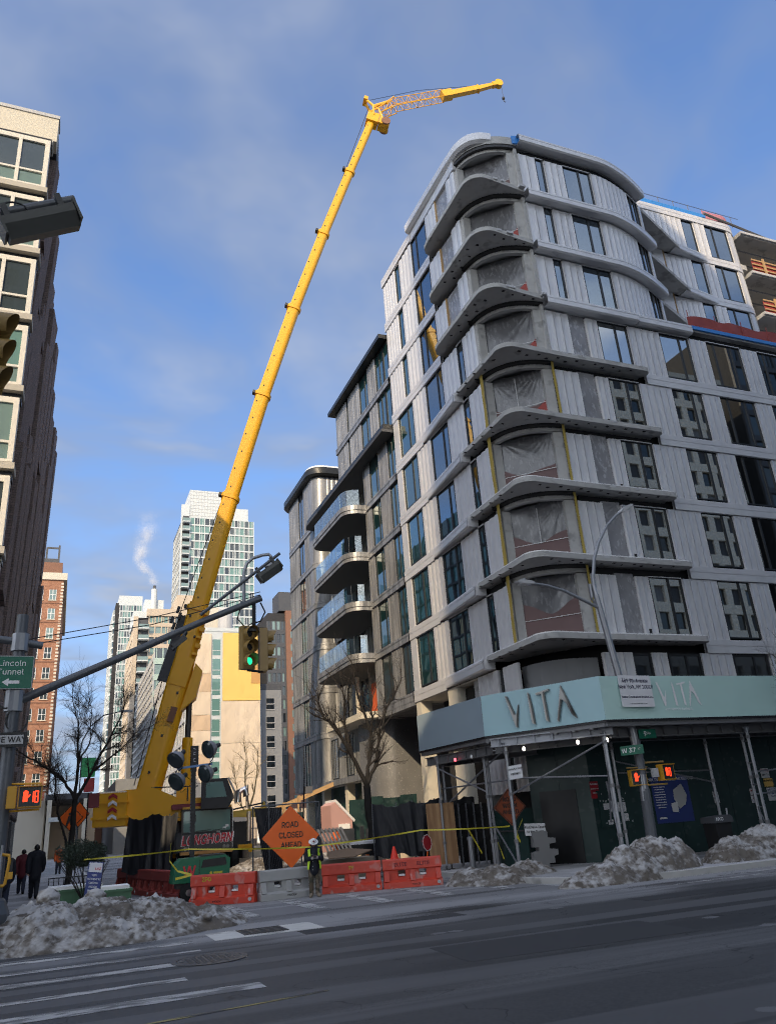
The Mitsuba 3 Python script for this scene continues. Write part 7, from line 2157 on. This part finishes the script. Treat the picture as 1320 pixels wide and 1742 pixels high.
for i in range(26):
    a = rq.uniform(-.35, .35)
    q.tube([(.85 + a * .3, 24.6, .55), (.85 + a, 24.6 + rq.uniform(-.2, .2), .95), (.8 + a * 2 + rq.uniform(-.1, .1), 24.6 + rq.uniform(-.4, .3), 1.45)], [.014, .01, .005], 4)
put(bs, 'stems', q, 'bark')
gr = thing('tree_guard', 'low black iron guard rail round the left tree pit', 'railing')
q = M()
for i in range(8):
    q.tube([(-.1 + i * .14, 27.5, .15), (-.1 + i * .14, 27.5, 1.02)], .012, 4)
put(gr, 'bars', q, 'black', kind='stuff')
put(gr, 'rails', M().tube([(-.12, 27.5, 1.02), (1.0, 27.5, 1.02)], .016, 5).tube([(-.12, 27.5, .7), (1.0, 27.5, .7)], .014, 5), 'black')
for i, (x, y, z, sx, lab) in enumerate([(.62, 46, 3.2, 1, 'orange diamond sign with a worker symbol behind the left tree'), (1.08, 49, 3.45, .8, 'second orange diamond sign half hidden by the left tree trunk')]):
    wsn = thing('warning_sign', lab, 'sign')
    r_, u_ = unit((sx, -.2, -1)), unit((sx, -.2, 1))
    put(wsn, 'plate', M().slab(sg.box(-.42, -.42, .42, .42), (x, y, z), r_, u_, .02), 'orange')
    put(wsn, 'rim', M().slab(sg.box(-.445, -.445, .445, .445).difference(sg.box(-.41, -.41, .41, .41)), (x, y - .01, z), r_, u_, .012), 'black')
    if i == 0:
        put(wsn, 'worker_symbol', M().slab(sg.Point(-.02, .2).buffer(.075), (x, y - .025, z), (1, -.1, 0), (0, 0, 1), .006).mesh(trimesh.Trimesh(*M().slab([(-.1, .1), (.05, .12), (.2, -.05), (.14, -.1), (.04, 0), (.12, -.4), (.04, -.4), (-.04, -.15), (-.14, -.4), (-.22, -.4)], (x, y - .025, z), (1, -.1, 0), (0, 0, 1), .006).get(), process=False)), 'black')
    put(wsn, 'pole', M().tube([(x, y + .05, .1), (x, y + .05, z)], .035, 6), 'polegrey')
bnr = thing('banner', 'dark red banner on a thin pole beside the crane counterweight', 'banner')
put(bnr, 'cloth', Fac([(1.12, 36), (1.52, 36)], 1, 0).sheet(0, .42, 3.25, 3.82, 0, .04, 4), 'maroon', smooth=True)
put(bnr, 'pole', M().tube([(1.10, 36, .1), (1.10, 36, 3.85)], .03, 6), 'black')
bn2 = thing('banner', 'green and red shop banner high behind the left tree', 'banner')
put(bn2, 'green_half', B(1.7, 2.9, 80, 80.05, 7.6, 9.3), 'shopgreen')
put(bn2, 'red_half', B(2.0, 2.9, 80, 80.05, 6.3, 7.5), 'stopred')
put(bn2, 'pole', M().tube([(1.65, 80.1, .1), (1.65, 80.1, 9.5)], .06, 6), 'polegrey')
# ---------------------------------------------------------------- trees
def tree(name, label, base, limbs, seed, mt='bark', tw='twig', depth=4, spread=.5, twr=.006, lean=0.0, kids=3, up=.25):
    """trunk and main limbs given as point lists with radii, finer branches grown from them"""
    t = thing(name, label, 'tree')
    rng = np.random.default_rng(seed)
    base = np.array(base, float)
    trunk, br, fine = M(), M(), M()

    def curve(p, d, L, r, lev):
        n = 5
        pts, dirs = [p], [d]
        for i in range(n):
            d = unit(d + rng.normal(0, .17, 3) + np.array([0, 0, up * .18]))
            p = p + d * L / n
            pts.append(p)
            dirs.append(d)
        rad = np.linspace(r, r * .5, n + 1)
        (br if lev <= 1 else fine).tube(pts, rad, 7 if lev <= 1 else (4 if r > .012 else 3), cap=False)
        if lev < depth:
            for i in range(1, n + 1):
                for _ in range(kids if i < n else 2):
                    if rng.random() < .62:
                        e = unit(dirs[i] + rng.normal(0, spread, 3))
                        curve(pts[i], e, L * rng.uniform(.42, .72), max(rad[i] * .55, twr), lev + 1)

    for k, (pts, r0, r1) in enumerate(limbs):
        pts = base + np.array(pts, float)
        n = 4 * (len(pts) - 1) + 1
        s = np.linspace(0, len(pts) - 1, n)
        q = np.stack([np.interp(s, np.arange(len(pts)), pts[:, c]) for c in range(3)], -1)
        q[1:-1] += rng.normal(0, .025, (n - 2, 3))
        rad = np.linspace(r0, r1, n)
        (trunk if k == 0 else br).tube(q, rad, 12 if k == 0 else 8, cap=k > 0)
        if k > 0:
            for i in range(3, n):
                d = unit(q[i] - q[i - 1])
                for _ in range(2):
                    if rng.random() < .8:
                        curve(q[i], unit(d + rng.normal(0, spread * .9, 3)), rng.uniform(.5, .95) * (1.0 if i < n - 2 else 1.3), max(rad[i] * .55, .012), 2)
            curve(q[-1], unit(q[-1] - q[-2]), 1.3, r1 * .9, 2)
    put(t, 'trunk', trunk, mt, smooth=50)
    put(t, 'limbs', br, mt, smooth=50)
    put(t, 'branches', fine, tw)
    return t


tree('tree', 'bare black tree with a forked trunk in front of the grey building', (11.55, 31.0, .3),
     [([(0, 0, 0), (-.05, 0, 1.4), (-.15, 0, 3.0)], .18, .14),
      ([(-.15, 0, 3.0), (-.75, -.1, 4.2), (-1.35, -.2, 5.2), (-1.95, -.2, 5.75), (-2.1, -.2, 6.3)], .10, .03),
      ([(-.15, 0, 3.0), (.05, .1, 3.9), (.22, .1, 5.0), (.30, 0, 6.3)], .09, .035),
      ([(-.15, 0, 3.0), (.35, .1, 3.9), (.62, .2, 5.0), (1.0, .2, 6.0), (1.5, .1, 6.8)], .085, .025),
      ([(-.75, -.1, 4.2), (-.95, 0, 5.4), (-.9, .1, 6.6)], .07, .03),
      ([(.22, .1, 5.0), (-.1, .3, 6.2), (-.3, .4, 7.3)], .07, .03)], 5, depth=4, twr=.0045, spread=.36, kids=1, tw='twigdark')
tree('tree', 'bare spreading tree with fine dark twigs on the left pavement', (.50, 33.0, .15),
     [([(0, 0, 0), (.05, 0, 1.6), (.05, 0, 3.3)], .11, .085),
      ([(.05, 0, 3.3), (-.35, 0, 4.0), (-1.2, 0, 4.6), (-2.0, -.1, 5.1)], .06, .02),
      ([(.05, 0, 3.3), (.1, .1, 4.6), (-.05, .1, 6.2)], .065, .02),
      ([(.05, 0, 3.3), (.6, 0, 4.3), (1.2, 0, 5.6), (1.6, .1, 6.6)], .065, .02),
      ([(-.1, 0, 1.6), (-.5, .2, 2.9), (-.7, .2, 4.2)], .05, .02),
      ([(.6, 0, 4.3), (1.5, .1, 5.0), (2.1, .2, 5.6)], .04, .015),
      ([(.1, .1, 4.6), (.5, .3, 5.6), (.4, .5, 6.8)], .035, .012)], 9, depth=4, twr=.0042, spread=.5, kids=3)
tree('tree', 'small sunlit pale tree against the narrow grey building', (13.3, 62.0, .2),
     [([(0, 0, 0), (0, 0, 2.0), (0, 0, 3.4)], .12, .10),
      ([(0, 0, 3.4), (-.3, 0, 5.0), (-.2, 0, 7.2)], .08, .03),
      ([(0, 0, 3.2), (.5, 0, 4.8), (.7, 0, 6.8)], .08, .03),
      ([(0, 0, 2.6), (-.7, 0, 3.8), (-1.0, 0, 5.5)], .06, .02)], 13, 'paletree', 'paletree', depth=3, twr=.012, spread=.4)
tree('tree', 'bare twiggy sapling at the right edge in front of the shed', (22.8, 19.6, .3),
     [([(0, 0, 0), (.05, 0, 1.5), (.0, 0, 3.0)], .06, .05),
      ([(0, 0, 3.0), (-.1, 0, 4.2), (-.2, 0, 5.6)], .045, .02),
      ([(0, 0, 2.6), (-.4, 0, 3.6), (-.6, 0, 4.8)], .04, .015),
      ([(0, 0, 2.6), (.4, 0, 3.6), (.5, 0, 4.8)], .04, .015)], 17, depth=3, twr=.004, spread=.42, kids=2)
sp = thing('sapling', 'thin bare sapling stem behind the orange diamond sign', 'tree')
put(sp, 'trunk', M().tube([(8.55, 30.2, .2), (8.5, 30.2, 2.0), (8.62, 30.2, 4.0), (8.6, 30.2, 4.9)], [.04, .035, .02, .008], 6), 'bark')
put(sp, 'birdhouse', B(8.62, 8.9, 30.15, 30.35, 3.1, 3.35), 'beige')

# ---------------------------------------------------------------- smoke
def plume():
    n = (20, 16, 56)
    z, y, x = np.meshgrid(np.linspace(0, 1, n[2]), np.linspace(-1, 1, n[1]), np.linspace(-1, 1, n[0]), indexing='ij')
    cx = .52 - 1.15 * ease(np.clip(z * 2.6, 0, 1)) + .62 * ease(np.clip((z - .25) * 1.5, 0, 1))
    r = .20 + .36 * z
    p = np.stack([x * 2.2, y * 2.2, z * 9], -1)
    nz = meshkit.fbm(p + 3, 4, 41)
    d = np.exp(-(((x - cx) / r) ** 2 + (y / (r * 1.2)) ** 2)) * np.clip(nz * 2.6 - .85, 0, 1.2)
    d *= np.clip(1.15 - z * 1.05, 0, 1) ** 1.2 * np.clip(z * 30, 0, 1)
    return d.astype(np.float32)


scene['smoke_medium'] = {'type': 'heterogeneous', 'albedo': {'type': 'rgb', 'value': [.93, .93, .93]}, 'scale': .8,
                         'sigma_t': {'type': 'gridvolume', 'grid': mi.VolumeGrid(plume()[..., None]), 'to_world': T().translate([15.6, 237.5, 75.2]).scale([9.0, 10.0, 24.0])}}
scene['smoke'] = {'type': 'cube', 'to_world': T().translate([20.1, 242.5, 87.2]).scale([4.5, 5.0, 12.0]), 'bsdf': {'type': 'null'}, 'interior': {'type': 'ref', 'id': 'smoke_medium'}}
labels['smoke'] = {'kind': 'stuff', 'label': 'wisp of pale smoke drifting up from the chimney'}
# ---------------------------------------------------------------- people
def frame_of(pos, yaw):
    """x: the person's left, y: forward"""
    c, s = math.cos(yaw), math.sin(yaw)
    f = np.array([c, s, 0])
    l = np.array([-s, c, 0])
    return np.asarray(pos, float), f, l


def person(label, pos, yaw, h, pose, clothes, edge=.035):
    """pose: joint -> (left, forward, up) in units of the standing height h; clothes: list of (name, material, joints chain list, extra radius)"""
    o, f, l = frame_of(pos, yaw)
    W = lambda q: o + l * q[0] * h + f * q[1] * h + np.array([0, 0, q[2] * h])
    J = {k: W(v) for k, v in pose.items()}
    t = thing('person', label, 'person')

    def chain(names, rad, ex=0.0):
        return [(*J[n], r * h + ex) for n, r in zip(names, rad)]
    limbs = {
        'torso': [(['pelvis', 'waist', 'chest', 'neck0'], [.075, .070, .085, .035]), (['hipL', 'waist', 'hipR'], [.058, .066, .058]), (['shL', 'chest', 'shR'], [.040, .078, .040]), (['shL', 'neck0', 'shR'], [.036, .040, .036])],
        'neck': [(['neck0', 'head'], [.034, .036])],
        'armL': [(['shL', 'elL', 'wrL'], [.038, .028, .020])], 'armR': [(['shR', 'elR', 'wrR'], [.038, .028, .020])],
        'legL': [(['hipL', 'knL', 'anL'], [.056, .038, .025])], 'legR': [(['hipR', 'knR', 'anR'], [.056, .038, .025])],
        'footL': [(['anL', 'toL'], [.025, .022])], 'footR': [(['anR', 'toR'], [.025, .022])]}
    body = [chain(*c) for k in limbs for c in limbs[k]]
    # the head: skull, jaw, nose, ears
    hd, fw = J['head'], unit(J['face'] - J['head'])
    upv = unit(J['head'] - J['neck0'])
    lf = unit(np.cross(upv, fw))
    R = .050 * h
    sk = [(*(hd + upv * .25 * R), R), (*(hd - upv * .75 * R + fw * .42 * R), R * .62)]
    body += [sk, [(*(hd + fw * .95 * R - upv * .1 * R), R * .16), (*(hd + fw * 1.12 * R - upv * .42 * R), R * .19)]]
    for s in (-1, 1):
        body.append([(*(hd + lf * s * .98 * R - upv * .1 * R), R * .17), (*(hd + lf * s * 1.0 * R - upv * .38 * R), R * .13)])
    # hands: palm, four fingers and a thumb
    for s, w_, e_ in ((1, 'wrL', 'elL'), (-1, 'wrR', 'elR')):
        d = unit(J[w_] - J[e_])
        sd = unit(np.cross(d, [0, 0, 1.0]) + 1e-6)
        dn = np.cross(sd, d)
        P_h = J[w_] + d * .030 * h
        body.append([(*J[w_], .017 * h), (*P_h, .019 * h)])
        for i, ln in enumerate((.040, .045, .042, .033)):
            b0 = P_h + sd * (i - 1.5) * .011 * h + d * .012 * h
            m0 = b0 + d * ln * h * .5 + dn * .006 * h
            body.append([(*b0, .0062 * h), (*m0, .0058 * h), (*(m0 + d * ln * h * .28 + dn * .016 * h), .0050 * h)])
        tb = J[w_] + d * .012 * h + sd * s * .018 * h
        body.append([(*tb, .0072 * h), (*(tb + sd * s * .012 * h + d * .028 * h), .0062 * h)])
    put(t, 'body', blob(body, edge * .55, 6, 10), 'skin', smooth=True)
    for s in (-1, 1):
        e = hd + fw * .93 * R + lf * s * .36 * R + upv * .12 * R
        put(t, 'eye', trimesh.creation.icosphere(subdivisions=2, radius=R * .11).apply_translation(e), 'black', smooth=True)
    put(t, 'mouth', M().obox(hd + fw * 1.01 * R - upv * .78 * R, lf, upv, R * .5, R * .07, R * .06), 'maroon')
    for name, mt, parts, ex in clothes:
        ch = []
        for p in parts:
            if isinstance(p, str):
                ch += [chain(n, r, ex * h) for n, r in limbs[p]]
            else:
                ch.append([(*W(q[:3]), q[3] * h) for q in p])
        put(t, name, blob(ch, edge, 5, 10), mt, smooth=True)
    return t, J, W, R, fw, upv, lf


STAND = dict(pelvis=(0, 0, .52), waist=(0, 0, .60), chest=(0, .005, .73), neck0=(0, 0, .84), head=(0, .015, .925), face=(0, .10, .92), shL=(.105, 0, .80), shR=(-.105, 0, .80), elL=(.135, -.02, .63), elR=(-.135, -.02, .63), wrL=(.14, .03, .49), wrR=(-.14, .03, .49),
             hipL=(.05, 0, .50), hipR=(-.05, 0, .50), knL=(.055, .01, .28), knR=(-.055, .01, .28), anL=(.058, -.01, .045), anR=(-.058, -.01, .045), toL=(.066, .085, .022), toR=(-.066, .085, .022))
WALK = dict(STAND, knL=(.05, .07, .29), anL=(.05, .10, .05), toL=(.055, .19, .035), knR=(-.05, -.01, .28), anR=(-.05, -.14, .075), toR=(-.055, -.06, .025), elL=(.14, -.06, .64), wrL=(.13, -.07, .50), elR=(-.14, .03, .64), wrR=(-.13, .10, .52))
# the flagger with the phone, facing the corner
wp = dict(STAND, head=(0, .03, .915), face=(0, .11, .875), elL=(.145, .02, .63), elR=(-.145, .02, .63), wrL=(.055, .145, .665), wrR=(-.06, .15, .66), toL=(.085, .08, .022), toR=(-.085, .08, .022))
t, J, W, R, fw, upv, lf = person('worker in white hard hat and lime vest looking at a phone by the barriers', (7.18, 24.45, .0), math.radians(-100), 1.60, wp, [
    ('trousers', 'camo', ['legL', 'legR', [(0, 0, .50, .085), (0, 0, .56, .085)]], .012),
    ('coat', 'coat', ['torso', 'armL', 'armR', [(0, .0, .44, .105), (0, 0, .60, .098), (0, .01, .74, .10)], [(0, -.02, .83, .06), (0, .0, .86, .055)]], .018),
    ('boots', 'boot', ['footL', 'footR', [(.058, -.01, .05, .034), (.058, -.01, .11, .034)], [(-.058, -.01, .05, .034), (-.058, -.01, .11, .034)]], .010),
    ('gloves', 'glove', [[(.055, .15, .662, .030), (.02, .19, .668, .024)], [(-.06, .155, .655, .030), (-.02, .19, .662, .024)]], 0),
    ('hood', 'coat', [[(0, -.012, .90, .060), (0, .0, .945, .055)]], 0)])
hh = J['head'] + upv * R * .55
ax = unit(upv + fw * .25)
hat = put(t, 'hard_hat', M().lathe([(.0, R * 1.18), (R * .55, R * 1.08), (R * 1.05, R * .62), (R * 1.22, .0), (R * 1.75, -R * .10), (R * 1.75, -R * .18), (R * 1.2, -R * .12)], hh, ax, 22), 'white', smooth=45)
put(hat, 'hat_badge', M().lathe([(0, R * 1.02), (R * .36, R * .99), (R * .36, R * .92)], hh + fw * R * .25, unit(ax + fw * 1.2), 12), 'maroon')
for s in (-1, 1):
    v0 = [W((s * .075, .10, .82)), W((s * .066, .128, .70)), W((s * .088, .108, .56)), W((s * .10, .09, .47))]
    v1 = [W((s * .115, .07, .81)), W((s * .108, .09, .70)), W((s * .126, .07, .56)), W((s * .13, .06, .47))]
    put(t, 'vest_band', M().grid(np.array([v0, v1]), s < 0), 'lime')
    v2 = [W((s * .09, -.10, .83)), W((s * .09, -.115, .6)), W((s * .1, -.11, .46))]
    v3 = [W((s * .03, -.11, .83)), W((s * .03, -.125, .6)), W((s * .04, -.12, .46))]
    put(t, 'vest_band', M().grid(np.array([v2, v3]), s > 0), 'lime')
q = M()
for z in (.72, .60, .52, .46):
    q.lathe([(.0, .006), (.009, .004), (.01, 0)], W((-.035, .128 if z > .55 else .118, z)), f_ := unit(W((0, 1, 0)) - W((0, 0, 0))), 8)
put(t, 'coat_studs', q, 'white', kind='stuff')
put(t, 'phone', M().obox(W((0, .215, .69)), lf, upv, .075, .02, .15), 'black')
put(t, 'antenna', M().tube([W((.10, .12, .74)), W((.10, .125, .80))], .012, 5), 'black')

hooded = lambda m: [('trousers', 'jean', ['legL', 'legR', [(0, 0, .50, .085), (0, 0, .55, .085)]], .014), ('coat', m, ['torso', 'armL', 'armR', [(0, 0, .42, .10), (0, 0, .60, .10), (0, 0, .75, .10)]], .022), ('shoes', 'black', ['footL', 'footR'], .012)]
person('person in a dark hooded coat walking away at the far left edge', (-1.34, 27.8, .168), math.radians(95), 1.74, dict(WALK), hooded('coat') + [('hood', 'coat', [[(0, -.01, .90, .068), (0, .0, .95, .062)]], 0)])
person('person in a long black coat walking up the middle of the pavement', (-.62, 34.5, .168), math.radians(90), 1.86, dict(WALK, toR=(-.055, -.05, .025)), [('trousers', 'coat', ['legL', 'legR', [(0, 0, .50, .085), (0, 0, .55, .085)]], .016), ('coat', 'coat', ['torso', 'armL', 'armR', [(0, 0, .40, .115), (0, 0, .60, .11), (0, 0, .75, .105)]], .026), ('shoes', 'black', ['footL', 'footR'], .012), ('hair', 'black', [[(0, .0, .935, .056), (0, -.01, .95, .05)]], 0)])
person('person in a wine red jacket between the two dark coats', (-1.20, 39.0, .168), math.radians(92), 1.72, dict(WALK), hooded('wine') + [('hair', 'black', [[(0, .0, .935, .056), (0, -.01, .95, .05)]], 0)])
person('distant person in an orange vest near the far shop fronts', (.3, 62.0, .168), math.radians(-90), 1.75, dict(STAND), [('trousers', 'jean', ['legL', 'legR', [(0, 0, .50, .085), (0, 0, .55, .085)]], .014), ('jacket', 'dullorange', ['torso', 'armL', 'armR', [(0, 0, .45, .10), (0, 0, .60, .10), (0, 0, .75, .10)]], .022), ('shoes', 'black', ['footL', 'footR'], .012), ('hair', 'black', [[(0, .0, .935, .056), (0, -.01, .95, .05)]], 0)])
